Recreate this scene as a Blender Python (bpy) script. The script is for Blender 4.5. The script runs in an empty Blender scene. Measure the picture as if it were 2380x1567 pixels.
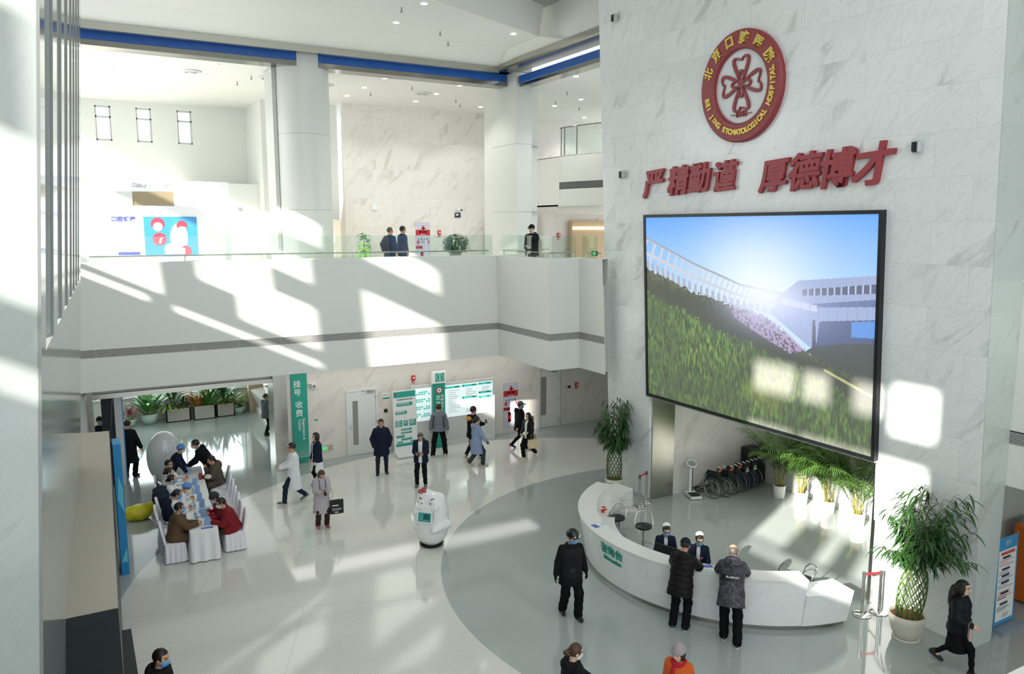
import bpy, math, random
import numpy as np
from mathutils import Vector, Matrix
R = math.radians
SC = bpy.context.scene
COL = SC.collection
PI = math.pi

# ------------------------------------------------------------------ camera, light, exposure
cam_d = bpy.data.cameras.new('camera')
cam_d.sensor_width = 36.0
cam_d.lens = 1815.0 * 36.0 / 2380.0
cam_d.clip_end = 400
cam = bpy.data.objects.new('camera', cam_d)
COL.objects.link(cam)
cam.location = (0, 0, 7.7)
cam.rotation_euler = (R(90 - 8.03), 0, R(-29.33))
SC.camera = cam

wd = bpy.data.worlds.new('daylight_sky'); SC.world = wd; wd.use_nodes = True
wn = wd.node_tree.nodes['Background']
wn.inputs[0].default_value = (0.92, 0.97, 1.0, 1); wn.inputs[1].default_value = 1.15

sun_d = bpy.data.lights.new('sun', 'SUN'); sun_d.energy = 11.0; sun_d.angle = R(0.75); sun_d.color = (1.0, 0.95, 0.86)
sun = bpy.data.objects.new('sun', sun_d); COL.objects.link(sun)
SUN = Vector((1.0, 0.48, -0.485)).normalized()
sun.rotation_euler = SUN.to_track_quat('-Z', 'Y').to_euler()

def area(name, loc, direction, sx, sy, energy, color=(0.93, 0.97, 1.0)):
    d = bpy.data.lights.new(name, 'AREA'); d.shape = 'RECTANGLE'; d.size = sx; d.size_y = sy
    d.energy = energy; d.color = color
    o = bpy.data.objects.new(name, d); COL.objects.link(o); o.location = loc
    o.rotation_euler = Vector(direction).to_track_quat('-Z', 'Y').to_euler()
    return o
area('recess_fill_light', (16.0, 13.2, 3.04), (0, 0, -1), 2.6, 5.5, 34, (1.0, 0.98, 0.95))  # added fill to brighten the recess, no fitting in its ceiling
# daylight of the unseen glazed front behind the visitor; added overhead fill below the roof
area('daylight_front_glazing', (4, -7.5, 9), (0.15, 1, -0.12), 20, 12, 760)
area('atrium_overhead_fill', (4, 7, 15.6), (0, 0.1, -1), 11, 11, 430)
area('daylight_upper_hall', (-1.9, 28.5, 9.2), (1, 0.05, 0.05), 8, 5, 190)
area('daylight_back_windows', (2.2, 34.6, 2.2), (0, -1, -0.3), 7.5, 2.4, 300)
area('lobby_fill_light', (3.2, 29, 3.3), (0, 0, -1), 5, 7, 60)  # added fill hidden under the lobby ceiling, no fitting built
area('corridor_fill_light', (10, 24.1, 3.36), (0, 0, -1), 9, 1.0, 42, (1.0, 0.97, 0.92))  # added fill hidden under the corridor ceiling, no fitting built

vs = SC.view_settings
vs.view_transform = 'Standard'; vs.look = 'None'; vs.gamma = 1.0; vs.use_curve_mapping = False
vs.exposure = 0.5
SC.cycles.max_bounces = 7; SC.cycles.diffuse_bounces = 4; SC.cycles.glossy_bounces = 3
SC.cycles.transmission_bounces = 4; SC.cycles.transparent_max_bounces = 12
SC.cycles.use_denoising = True
SC.cycles.caustics_reflective = False; SC.cycles.caustics_refractive = False
SC.cycles.sample_clamp_indirect = 6.0
rnd = random.Random(7)

# ------------------------------------------------------------------ helpers
def lin(h):
    h = h.lstrip('#'); v = [int(h[i:i+2], 16) / 255 for i in (0, 2, 4)]
    return tuple((c / 12.92 if c <= 0.04045 else ((c + 0.055) / 1.055) ** 2.4) for c in v)

class MB:
    """collects shapes; build() links them as one mesh object"""
    def __init__(s): s.v = []; s.f = []; s.m = []; s.cm = 0; s.sm = []; s.smooth = False
    def mat(s, i): s.cm = i; return s
    def add(s, vs_, fs, smooth=None):
        b = len(s.v); s.v += [tuple(p) for p in vs_]
        for f in fs:
            s.f.append(tuple(b + i for i in f)); s.m.append(s.cm); s.sm.append(s.smooth if smooth is None else smooth)
        return s
    def box(s, a, b):
        x0, x1 = sorted((a[0], b[0])); y0, y1 = sorted((a[1], b[1])); z0, z1 = sorted((a[2], b[2]))
        return s.add([(x0,y0,z0),(x1,y0,z0),(x1,y1,z0),(x0,y1,z0),(x0,y0,z1),(x1,y0,z1),(x1,y1,z1),(x0,y1,z1)],
                     [(0,3,2,1),(4,5,6,7),(0,1,5,4),(1,2,6,5),(2,3,7,6),(3,0,4,7)], False)
    def bbox(s, c, size, bev=0.01, M=None):
        # box with chamfered edges
        hx, hy, hz = (d / 2 for d in size); b = min(bev, hx*.9, hy*.9, hz*.9); P = []
        for sx in (-1,1):
            for sy in (-1,1):
                for sz in (-1,1):
                    P += [(sx*hx, sy*(hy-b), sz*(hz-b)), (sx*(hx-b), sy*hy, sz*(hz-b)), (sx*(hx-b), sy*(hy-b), sz*hz)]
        P = [Vector(p) for p in P]
        if M is not None: P = [M @ p for p in P]
        P = [p + Vector(c) for p in P]
        I = lambda sx, sy, sz, k: ((sx > 0)*4 + (sy > 0)*2 + (sz > 0))*3 + k
        F = [(I(1,-1,-1,0),I(1,1,-1,0),I(1,1,1,0),I(1,-1,1,0)), (I(-1,-1,-1,0),I(-1,-1,1,0),I(-1,1,1,0),I(-1,1,-1,0)),
             (I(-1,1,-1,1),I(-1,1,1,1),I(1,1,1,1),I(1,1,-1,1)), (I(-1,-1,-1,1),I(1,-1,-1,1),I(1,-1,1,1),I(-1,-1,1,1)),
             (I(-1,-1,1,2),I(1,-1,1,2),I(1,1,1,2),I(-1,1,1,2)), (I(-1,-1,-1,2),I(-1,1,-1,2),I(1,1,-1,2),I(1,-1,-1,2))]
        for a in (-1,1):
            for c_ in (-1,1):
                F += [(I(-1,a,c_,1),I(1,a,c_,1),I(1,a,c_,2),I(-1,a,c_,2)), (I(a,-1,c_,0),I(a,1,c_,0),I(a,1,c_,2),I(a,-1,c_,2)),
                      (I(a,c_,-1,0),I(a,c_,1,0),I(a,c_,1,1),I(a,c_,-1,1))]
                for d in (-1,1): F.append((I(a,c_,d,0),I(a,c_,d,1),I(a,c_,d,2)))
        return s.add(P, F, False)
    def quad(s, *p): return s.add(p, [tuple(range(len(p)))], False)
    def prism(s, poly, z0, z1):
        n = len(poly); V = [(p[0],p[1],z0) for p in poly] + [(p[0],p[1],z1) for p in poly]
        F = [tuple(range(n-1,-1,-1)), tuple(range(n,2*n))] + [(i,(i+1)%n,n+(i+1)%n,n+i) for i in range(n)]
        return s.add(V, F, False)
    def extrude(s, poly3, d):
        d = Vector(d); n = len(poly3); A = [Vector(p) for p in poly3]
        return s.add(A + [p + d for p in A], [tuple(range(n-1,-1,-1)), tuple(range(n,2*n))] + [(i,(i+1)%n,n+(i+1)%n,n+i) for i in range(n)], False)
    def cyl(s, a, b, r0, r1=None, n=16, caps=True, smooth=True):
        a = Vector(a); b = Vector(b); r1 = r0 if r1 is None else r1
        d = (b - a).normalized(); u = d.orthogonal().normalized(); w = d.cross(u)
        V = []
        for c, r in ((a, r0), (b, r1)):
            V += [c + (u*math.cos(2*PI*i/n) + w*math.sin(2*PI*i/n))*r for i in range(n)]
        s.add(V, [(i,(i+1)%n,n+(i+1)%n,n+i) for i in range(n)], smooth)
        if caps:
            s.add(V[:n], [tuple(range(n-1,-1,-1))], False); s.add(V[n:], [tuple(range(n))], False)
        return s
    def lathe(s, prof, c=(0,0,0), n=24, M=None, smooth=True, a0=0, a1=2*PI):
        full = abs(a1 - a0 - 2*PI) < 1e-6; k = n if full else n + 1; V = []
        for r, z in prof:
            for i in range(k):
                a = a0 + (a1-a0)*i/n; p = Vector((r*math.cos(a), r*math.sin(a), z))
                if M is not None: p = M @ p
                V.append(p + Vector(c))
        F = []
        for j in range(len(prof)-1):
            for i in range(n if full else n):
                i2 = (i+1) % k; F.append((j*k+i, j*k+i2, (j+1)*k+i2, (j+1)*k+i))
        return s.add(V, F, smooth)
    def tube(s, pts, r, n=8, closed=False, smooth=True, caps=True):
        P = [Vector(p) for p in pts]; m = len(P); V = []; up = None
        for i, p in enumerate(P):
            a = P[(i-1) % m] if (closed or i > 0) else p; b = P[(i+1) % m] if (closed or i < m-1) else p
            t = (b - a).normalized()
            if up is None: up = t.orthogonal().normalized()
            else:
                up = up - t*up.dot(t)
                up = up.normalized() if up.length > 1e-6 else t.orthogonal().normalized()
            w = t.cross(up); rr = r[i] if isinstance(r, (list, tuple)) else r
            V += [p + (up*math.cos(2*PI*k/n) + w*math.sin(2*PI*k/n))*rr for k in range(n)]
        F = []
        for i in range(m if closed else m-1):
            j = (i+1) % m
            F += [(i*n+k, i*n+(k+1)%n, j*n+(k+1)%n, j*n+k) for k in range(n)]
        s.add(V, F, smooth)
        if caps and not closed:
            s.add(V[:n], [tuple(range(n-1,-1,-1))], False); s.add(V[-n:], [tuple(range(n))], False)
        return s
    def ell(s, c, r, M=None, nu=16, nv=10, smooth=True):
        prof = [(math.sin(PI*j/nv), -math.cos(PI*j/nv)) for j in range(nv+1)]
        V = []; c = Vector(c)
        for a, z in prof:
            for i in range(nu):
                p = Vector((a*math.cos(2*PI*i/nu)*r[0], a*math.sin(2*PI*i/nu)*r[1], z*r[2]))
                if M is not None: p = M @ p
                V.append(p + c)
        return s.add(V, [(j*nu+i, j*nu+(i+1)%nu, (j+1)*nu+(i+1)%nu, (j+1)*nu+i) for j in range(nv) for i in range(nu)], smooth)
    def blob(s, vf):
        return s.add(vf[0], vf[1], True)
    def build(s, name, mats, parent=None, world=True):
        """world=True: the shapes are in world metres; world=False: in the parent's own frame"""
        me = bpy.data.meshes.new(name)
        V = s.v
        if parent is not None and world:
            Mi = (Matrix.Translation(parent['_loc']) @ Matrix.Rotation(parent['_rz'], 4, 'Z')).inverted()
            V = [tuple(Mi @ Vector(p)) for p in V]
        me.from_pydata(V, [], s.f)
        if not isinstance(mats, (list, tuple)): mats = [mats]
        for m in mats: me.materials.append(m)
        me.polygons.foreach_set('material_index', s.m); me.polygons.foreach_set('use_smooth', s.sm)
        me.update()
        o = bpy.data.objects.new(name, me); COL.objects.link(o)
        if parent is not None: o.parent = parent if parent.type == 'EMPTY' else parent
        return o

def tag(o, label, cat, group=None, kind=None):
    o['label'] = label; o['category'] = cat
    if group: o['group'] = group
    if kind: o['kind'] = kind
    return o
def thing(name, label, cat, loc=(0,0,0), rz=0.0, group=None):
    o = bpy.data.objects.new(name, None); COL.objects.link(o); o.empty_display_size = 0.1
    o.location = loc; o.rotation_euler = (0, 0, rz); o['_loc'] = tuple(loc); o['_rz'] = rz
    return tag(o, label, cat, group)
def sub(mb, name, mats, part, world=False):
    """a sub-part: parented to a part, shapes in the thing's own frame (or in world metres)"""
    o = mb.build(name, mats, part.parent if world else None, world); o.parent = part; return o
def struct(name, mb, mats):
    o = mb.build(name, mats); o['kind'] = 'structure'; return o
def dup(root, loc, rz, label, group=None, scale=None):
    r = root.copy(); COL.objects.link(r); r.location = loc; r.rotation_euler = (0, 0, rz); r['_loc'] = tuple(loc); r['_rz'] = rz
    r['label'] = label
    if group: r['group'] = group
    if scale: r.scale = scale
    for ch in list(root.children):
        c = ch.copy(); COL.objects.link(c); c.parent = r
        for g in list(ch.children):
            d = g.copy(); COL.objects.link(d); d.parent = c
    return r
def text_geo(body, size, depth=0.0, bold=0.0, align='CENTER', spacing=1.0, shear=0.0):
    """letters as (verts, faces) in the xy plane, z = depth direction"""
    cu = bpy.data.curves.new('lettering', 'FONT'); cu.body = body; cu.size = size; cu.extrude = depth / 2
    cu.align_x = align; cu.align_y = 'CENTER'; cu.offset = bold; cu.resolution_u = 3; cu.space_character = spacing; cu.shear = shear
    o = bpy.data.objects.new('lettering', cu); COL.objects.link(o)
    dg = bpy.context.evaluated_depsgraph_get(); me = o.evaluated_get(dg).to_mesh()
    v = [tuple(p.co) for p in me.vertices]; f = [tuple(p.vertices) for p in me.polygons]
    o.evaluated_get(dg).to_mesh_clear(); bpy.data.objects.remove(o); bpy.data.curves.remove(cu)
    return v, f
def frame(o, ex, ey):
    """maps flat (x, y, z) to world: origin o, x along ex, y along ey, z along ex x ey"""
    ex = Vector(ex).normalized(); ey = Vector(ey).normalized(); ez = ex.cross(ey); o = Vector(o)
    return lambda p: o + ex*p[0] + ey*p[1] + ez*p[2]
def put(mb, geo, T): return mb.add([T(p) for p in geo[0]], geo[1], False)
def rect(mb, T, x0, y0, x1, y1, z=0.0):
    return mb.quad(T((x0,y0,z)), T((x1,y0,z)), T((x1,y1,z)), T((x0,y1,z)))
def slab(mb, T, x0, y0, x1, y1, z0, z1):
    return mb.extrude([T((x0,y0,z0)), T((x1,y0,z0)), T((x1,y1,z0)), T((x0,y1,z0))], T((0,0,z1)) - T((0,0,z0)))
def disc(mb, T, cx, cy, r, z=0, n=24, ry=None):
    return mb.quad(*[T((cx + r*math.cos(2*PI*i/n), cy + (ry or r)*math.sin(2*PI*i/n), z)) for i in range(n)])

# ------------------------------------------------------------------ materials
_mats = {}
def mat(name, color, rough=0.5, metal=0.0, emit=0.0, var=0.06, scale=6.0, bump=0.0, spec=None, coat=0.0):
    if spec is None: spec = 0.12 if any(k in name for k in ('cloth', 'coat', 'jacket', 'puffer', 'denim', 'trousers', 'cap', 'hat_', 'vest', 'glove', 'cardigan', 'scarf', 'cover', 'shirt')) else 0.5
    if name in _mats: return _mats[name]
    m = bpy.data.materials.new(name); m.use_nodes = True; nt = m.node_tree; N = nt.nodes; L = nt.links
    b = N['Principled BSDF']
    c = lin(color) if isinstance(color, str) else tuple(color)
    b.inputs['Roughness'].default_value = rough; b.inputs['Metallic'].default_value = metal
    b.inputs['Specular IOR Level'].default_value = spec; b.inputs['Coat Weight'].default_value = coat
    tc = N.new('ShaderNodeTexCoord'); no = N.new('ShaderNodeTexNoise'); no.inputs['Scale'].default_value = scale
    no.inputs['Detail'].default_value = 3.0
    L.new(tc.outputs['Object'], no.inputs['Vector'])
    mx = N.new('ShaderNodeMix'); mx.data_type = 'RGBA'
    mx.inputs[6].default_value = (*[x*(1-var) for x in c], 1); mx.inputs[7].default_value = (*[min(1, x*(1+var)) for x in c], 1)
    L.new(no.outputs['Fac'], mx.inputs[0]); L.new(mx.outputs[2], b.inputs['Base Color'])
    if emit > 0:
        L.new(mx.outputs[2], b.inputs['Emission Color']); b.inputs['Emission Strength'].default_value = emit
    if bump > 0:
        bp = N.new('ShaderNodeBump'); bp.inputs['Strength'].default_value = bump; bp.inputs['Distance'].default_value = 0.02
        L.new(no.outputs['Fac'], bp.inputs['Height']); L.new(bp.outputs['Normal'], b.inputs['Normal'])
    _mats[name] = m
    return m

def nodes(name):
    m = bpy.data.materials.new(name); m.use_nodes = True; nt = m.node_tree
    return m, nt.nodes, nt.links, nt.nodes['Principled BSDF']
def math_n(N, L, op, a, b=None, c=None):
    n = N.new('ShaderNodeMath'); n.operation = op
    for i, x in enumerate((a, b, c)):
        if x is None: continue
        if isinstance(x, (int, float)): n.inputs[i].default_value = x
        else: L.new(x, n.inputs[i])
    return n.outputs[0]
def mixc(N, L, fac, a, b):
    n = N.new('ShaderNodeMix'); n.data_type = 'RGBA'
    if isinstance(fac, (int, float)): n.inputs[0].default_value = fac
    else: L.new(fac, n.inputs[0])
    for k, x in ((6, a), (7, b)):
        if isinstance(x, tuple): n.inputs[k].default_value = (*x[:3], 1)
        else: L.new(x, n.inputs[k])
    return n.outputs[2]
def ramp(N, L, fac, stops):
    n = N.new('ShaderNodeValToRGB'); L.new(fac, n.inputs[0]); e = n.color_ramp.elements
    while len(e) < len(stops): e.new(0.5)
    for k, (p, c) in enumerate(stops): e[k].position = p; e[k].color = (c, c, c, 1) if isinstance(c, (int, float)) else (*c, 1)
    return n.outputs[0]

def marble(name, axis, base, vein, pw=1.45, ph=0.78, rough=0.16, amount=0.75, tilt=0.9, warm=None):
    """polished marble panels; axis 'Y' = wall running along y, 'X' = along x"""
    m, N, L, b = nodes(name)
    tc = N.new('ShaderNodeTexCoord'); sp = N.new('ShaderNodeSeparateXYZ'); L.new(tc.outputs['Object'], sp.inputs[0])
    u = sp.outputs[1] if axis == 'Y' else sp.outputs[0]; v = sp.outputs[2]
    uv = N.new('ShaderNodeCombineXYZ'); L.new(u, uv.inputs[0]); L.new(v, uv.inputs[1])
    br = N.new('ShaderNodeTexBrick'); L.new(uv.outputs[0], br.inputs['Vector'])
    br.inputs['Scale'].default_value = 1.0; br.inputs['Brick Width'].default_value = pw; br.inputs['Row Height'].default_value = ph
    br.inputs['Mortar Size'].default_value = 0.0035; br.inputs['Mortar Smooth'].default_value = 0.2
    br.inputs['Color1'].default_value = (0,0,0,1); br.inputs['Color2'].default_value = (1,1,1,1); br.inputs['Mortar'].default_value = (.5,.5,.5,1)
    # per-panel shift of the pattern
    sh = N.new('ShaderNodeVectorMath'); sh.operation = 'SCALE'; L.new(br.outputs['Color'], sh.inputs[0]); sh.inputs['Scale'].default_value = 37.0
    # shear so that veins run diagonally
    s = 1.0 if axis == 'Y' else -1.0
    a1 = math_n(N, L, 'ADD', math_n(N, L, 'MULTIPLY', u, 1.0*s), math_n(N, L, 'MULTIPLY', v, tilt))
    a2 = math_n(N, L, 'ADD', math_n(N, L, 'MULTIPLY', u, -0.32*s), math_n(N, L, 'MULTIPLY', v, 0.30))
    c2 = N.new('ShaderNodeCombineXYZ'); L.new(a1, c2.inputs[0]); L.new(a2, c2.inputs[1])
    va = N.new('ShaderNodeVectorMath'); va.operation = 'ADD'; L.new(c2.outputs[0], va.inputs[0]); L.new(sh.outputs[0], va.inputs[1])
    n1 = N.new('ShaderNodeTexNoise'); L.new(va.outputs[0], n1.inputs['Vector']); n1.inputs['Scale'].default_value = 1.5
    n1.inputs['Detail'].default_value = 7; n1.inputs['Roughness'].default_value = 0.62; n1.inputs['Distortion'].default_value = 0.6
    thick = ramp(N, L, n1.outputs['Fac'], [(0.0, 0.0), (0.54, 0.0), (0.62, 0.75), (0.66, 0.9), (0.72, 0.1)])
    n2 = N.new('ShaderNodeTexNoise'); L.new(va.outputs[0], n2.inputs['Vector']); n2.inputs['Scale'].default_value = 2.7
    n2.inputs['Detail'].default_value = 9; n2.inputs['Roughness'].default_value = 0.7; n2.inputs['Distortion'].default_value = 1.1
    thin = ramp(N, L, n2.outputs['Fac'], [(0.0, 0.0), (0.475, 0.0), (0.5, 0.55), (0.525, 0.0)])
    n3 = N.new('ShaderNodeTexNoise'); L.new(va.outputs[0], n3.inputs['Vector']); n3.inputs['Scale'].default_value = 0.8; n3.inputs['Detail'].default_value = 2
    msk = ramp(N, L, n3.outputs['Fac'], [(0.0, 0.0), (0.42, 0.05), (0.62, 1.0)])
    vv = math_n(N, L, 'MULTIPLY', math_n(N, L, 'ADD', math_n(N, L, 'MULTIPLY', thick, msk), math_n(N, L, 'MULTIPLY', thin, 0.6)), amount)
    vv = math_n(N, L, 'MINIMUM', vv, 1.0)
    col = mixc(N, L, vv, lin(base), lin(vein))
    if warm:
        col = mixc(N, L, math_n(N, L, 'MULTIPLY', n3.outputs['Fac'], 0.5), col, lin(warm))
    # panel tone and joints
    pt = math_n(N, L, 'MULTIPLY', math_n(N, L, 'SUBTRACT', br.outputs['Color'], 0.5), 0.05)
    hs = N.new('ShaderNodeHueSaturation'); L.new(col, hs.inputs['Color']); L.new(math_n(N, L, 'ADD', pt, 1.0), hs.inputs['Value'])
    col = mixc(N, L, math_n(N, L, 'MULTIPLY', br.outputs['Fac'], 0.28), hs.outputs[0], lin('#8d928f'))
    L.new(col, b.inputs['Base Color']); b.inputs['Roughness'].default_value = rough
    return m

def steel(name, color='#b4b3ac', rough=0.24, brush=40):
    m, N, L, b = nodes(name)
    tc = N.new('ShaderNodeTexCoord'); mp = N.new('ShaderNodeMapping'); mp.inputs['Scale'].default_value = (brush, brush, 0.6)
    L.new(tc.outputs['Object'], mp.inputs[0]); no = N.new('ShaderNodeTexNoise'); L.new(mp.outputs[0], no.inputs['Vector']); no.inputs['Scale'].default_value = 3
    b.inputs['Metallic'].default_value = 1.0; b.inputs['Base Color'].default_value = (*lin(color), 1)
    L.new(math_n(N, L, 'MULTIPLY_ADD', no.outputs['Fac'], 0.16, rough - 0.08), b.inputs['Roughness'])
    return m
def glass(name, tint='#dfeae6', gloss=0.12):
    m = bpy.data.materials.new(name); m.use_nodes = True; N = m.node_tree.nodes; L = m.node_tree.links
    for n in list(N):
        if n.type == 'BSDF_PRINCIPLED': N.remove(n)
    out = N['Material Output']; t = N.new('ShaderNodeBsdfTransparent'); t.inputs[0].default_value = (*lin(tint), 1)
    g = N.new('ShaderNodeBsdfGlossy'); g.inputs['Roughness'].default_value = 0.02
    ge = N.new('ShaderNodeNewGeometry'); dt = N.new('ShaderNodeVectorMath'); dt.operation = 'DOT_PRODUCT'; L.new(ge.outputs['Normal'], dt.inputs[0]); L.new(ge.outputs['Incoming'], dt.inputs[1])
    fr = math_n(N, L, 'MULTIPLY_ADD', math_n(N, L, 'POWER', math_n(N, L, 'SUBTRACT', 1.0, math_n(N, L, 'ABSOLUTE', dt.outputs['Value'])), 5.0), 0.85, 0.025 + gloss)
    mx = N.new('ShaderNodeMixShader'); L.new(fr, mx.inputs[0])
    L.new(t.outputs[0], mx.inputs[1]); L.new(g.outputs[0], mx.inputs[2]); L.new(mx.outputs[0], out.inputs[0])
    return m
def lamp_mat(name, color, strength):
    m, N, L, b = nodes(name); b.inputs['Base Color'].default_value = (*color, 1)
    b.inputs['Emission Color'].default_value = (*color, 1); b.inputs['Emission Strength'].default_value = strength
    return m

WHITE = mat('white_wall_panel', '#e6e8e3', 0.35, var=0.02)
WHITE2 = mat('white_plaster', '#e4e5e0', 0.6, var=0.02)
LACQ = mat('white_lacquer', '#e9eae6', 0.22, var=0.015)
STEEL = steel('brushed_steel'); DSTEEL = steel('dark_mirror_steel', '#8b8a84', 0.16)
CHROME = mat('chrome', '#d4d4d2', 0.08, 1.0, var=0.0)
BLACK = mat('black_plastic', '#121315', 0.4)
GLASS = glass('clear_glass', '#f1f7f4', 0.02)
TEAL = mat('teal_sign_paint', '#1d9c88', 0.35, var=0.02)
TEALL = mat('teal_print', '#2aa392', 0.4, var=0.02)
SIGNW = mat('sign_white', '#eef0ee', 0.4, var=0.01)
RED = mat('sign_red', '#c2242c', 0.4, var=0.02)
BLUEFILM = mat('blue_protective_film', '#1f5fb4', 0.35, var=0.25, scale=3.0, bump=0.25)
M_MARB_R = marble('marble_wall_panels', 'Y', '#edf0f0', '#b3b6b4', amount=0.62)
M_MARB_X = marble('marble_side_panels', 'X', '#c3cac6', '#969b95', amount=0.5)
M_MARB_B = marble('warm_marble_panels', 'X', '#dedbd5', '#aaa49c', pw=1.2, ph=2.4, amount=0.62, warm='#e6ddd2')
M_MARB_L = marble('grey_marble_cladding', 'X', '#a0a6a3', '#868b88', pw=2.4, ph=2.6, rough=0.10, amount=0.5)
M_MARB_RX = marble('recess_marble', 'X', '#dcdad4', '#b0aea6', pw=1.5, ph=1.3, amount=0.5)
M_MARB_RY = marble('recess_back_marble', 'Y', '#e0e1dd', '#b0b0aa', pw=1.5, ph=1.3, amount=0.4)
M_QUARTZ = marble('white_quartz', 'Y', '#f5f6f6', '#b4b8b6', pw=3.2, ph=3.0, rough=0.14, amount=0.35, tilt=0.5)

# ------------------------------------------------------------------ floor
def floor_mat():
    m, N, L, b = nodes('terrazzo_floor')
    tc = N.new('ShaderNodeTexCoord'); P = tc.outputs['Object']
    def dist(cx, cy):
        d = N.new('ShaderNodeVectorMath'); d.operation = 'DISTANCE'; L.new(P, d.inputs[0]); d.inputs[1].default_value = (cx, cy, 0)
        return d.outputs['Value']
    inner = math_n(N, L, 'LESS_THAN', dist(13.51, 12.43), 7.33)
    outer = math_n(N, L, 'GREATER_THAN', dist(10.3, 14.5), 10.3)
    grey = math_n(N, L, 'MAXIMUM', inner, outer)
    n1 = N.new('ShaderNodeTexNoise'); n1.inputs['Scale'].default_value = 55; n1.inputs['Detail'].default_value = 3; L.new(P, n1.inputs['Vector'])
    v1 = N.new('ShaderNodeTexVoronoi'); v1.inputs['Scale'].default_value = 30; L.new(P, v1.inputs['Vector'])
    n2 = N.new('ShaderNodeTexNoise'); n2.inputs['Scale'].default_value = 0.45; n2.inputs['Detail'].default_value = 4; L.new(P, n2.inputs['Vector'])
    chips = ramp(N, L, n1.outputs['Fac'], [(0.0, 0.0), (0.35, 0.0), (0.62, 1.0)])
    lt = mixc(N, L, chips, lin('#cfcec6'), lin('#e2e2db'))
    lt = mixc(N, L, math_n(N, L, 'MULTIPLY', math_n(N, L, 'LESS_THAN', v1.outputs['Distance'], 0.16), 0.35), lt, lin('#8f8f87'))
    gr = mixc(N, L, chips, lin('#a0a8a6'), lin('#adb5b2'))
    col = mixc(N, L, grey, lt, gr)
    hs = N.new('ShaderNodeHueSaturation'); L.new(col, hs.inputs['Color']); L.new(math_n(N, L, 'MULTIPLY_ADD', n2.outputs['Fac'], 0.22, 0.89), hs.inputs['Value'])
    br = N.new('ShaderNodeTexBrick'); mp = N.new('ShaderNodeMapping'); mp.inputs['Rotation'].default_value = (0, 0, R(22)); L.new(P, mp.inputs[0]); L.new(mp.outputs[0], br.inputs['Vector'])
    br.inputs['Scale'].default_value = 1; br.inputs['Brick Width'].default_value = 4.6; br.inputs['Row Height'].default_value = 3.1; br.inputs['Mortar Size'].default_value = 0.008
    jn = math_n(N, L, 'MULTIPLY', math_n(N, L, 'MULTIPLY', br.outputs['Fac'], math_n(N, L, 'SUBTRACT', 1.0, grey)), 0.3)
    col = mixc(N, L, jn, hs.outputs[0], lin('#85857c'))
    L.new(col, b.inputs['Base Color'])
    L.new(math_n(N, L, 'MULTIPLY_ADD', n2.outputs['Fac'], 0.08, 0.04), b.inputs['Roughness'])
    b.inputs['Specular IOR Level'].default_value = 0.85
    return m
M_FLOOR = floor_mat()
b = MB(); b.box((-8, -8, -0.25), (24, 36, 0)); struct('floor', b, M_FLOOR)

# ------------------------------------------------------------------ right wall with its leaning face, display opening and recess
def wx(z): return 13.95 - 0.05*z
def lean_piece(mb, y0, y1, z0, z1, x1):
    mb.add([(wx(z0),y0,z0),(x1,y0,z0),(x1,y1,z0),(wx(z0),y1,z0),(wx(z1),y0,z1),(x1,y0,z1),(x1,y1,z1),(wx(z1),y1,z1)],
           [(0,3,2,1),(4,5,6,7),(0,1,5,4),(1,2,6,5),(2,3,7,6),(3,0,4,7)], False)
b = MB(); lean_piece(b, 16.75, 18.68, 0, 16, 14.6); lean_piece(b, 9.65, 16.75, 3.05, 16, 14.6); lean_piece(b, 7.57, 9.65, 0, 16, 14.57)
struct('wall_right', b, M_MARB_R)
b = MB(); b.box((14.6, 16.75, 0), (18.1, 16.95, 3.3)); b.box((14.57, 9.45, 0), (18.1, 9.65, 3.3)); struct('wall_recess_side', b, M_MARB_RX)
b = MB(); b.box((17.95, 9.65, 0), (18.15, 16.75, 3.3)); struct('wall_recess_back', b, M_MARB_RY)
b = MB(); b.box((14.6, 9.65, 3.1), (18.1, 16.75, 3.3)); struct('ceiling_recess', b, WHITE2)
b = MB(); b.box((13.93, 16.70, 0), (14.72, 16.76, 3.04)); b.box((13.86, 9.62, 0), (14.56, 9.70, 3.04)); struct('trim_1', b, STEEL)
# parapet of the bridge at the right, hall under it
b = MB(); b.box((14.58, 1.0, 3.03), (14.8, 7.66, 6.73)); b.box((14.81, 1.0, 3.03), (20, 7.9, 3.2)); struct('wall_bridge_right', b, WHITE)
b = MB()
for k in range(7): b.box((14.565, 1.0, 3.83 + k*0.031), (14.59, 7.66, 3.845 + k*0.031))
b.mat(1).box((14.572, 1.0, 3.82), (14.588, 7.66, 4.06)); struct('trim_2', b, [mat('grille_slat', '#c4c6c4', 0.4), mat('grille_shadow_gap', '#3a3d3d', 0.7)])
b = MB(); b.box((14.57, 8.6, 0), (21, 8.8, 3.1)); b.box((14.57, 8.6, 6.73), (21, 8.8, 16)); struct('wall_bridge_back', b, M_MARB_X)
b = MB(); b.box((20.5, -6, 0), (20.7, 9, 16)); struct('wall_far_right', b, mat('grey_plaster', '#8f9490', 0.6))

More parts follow.
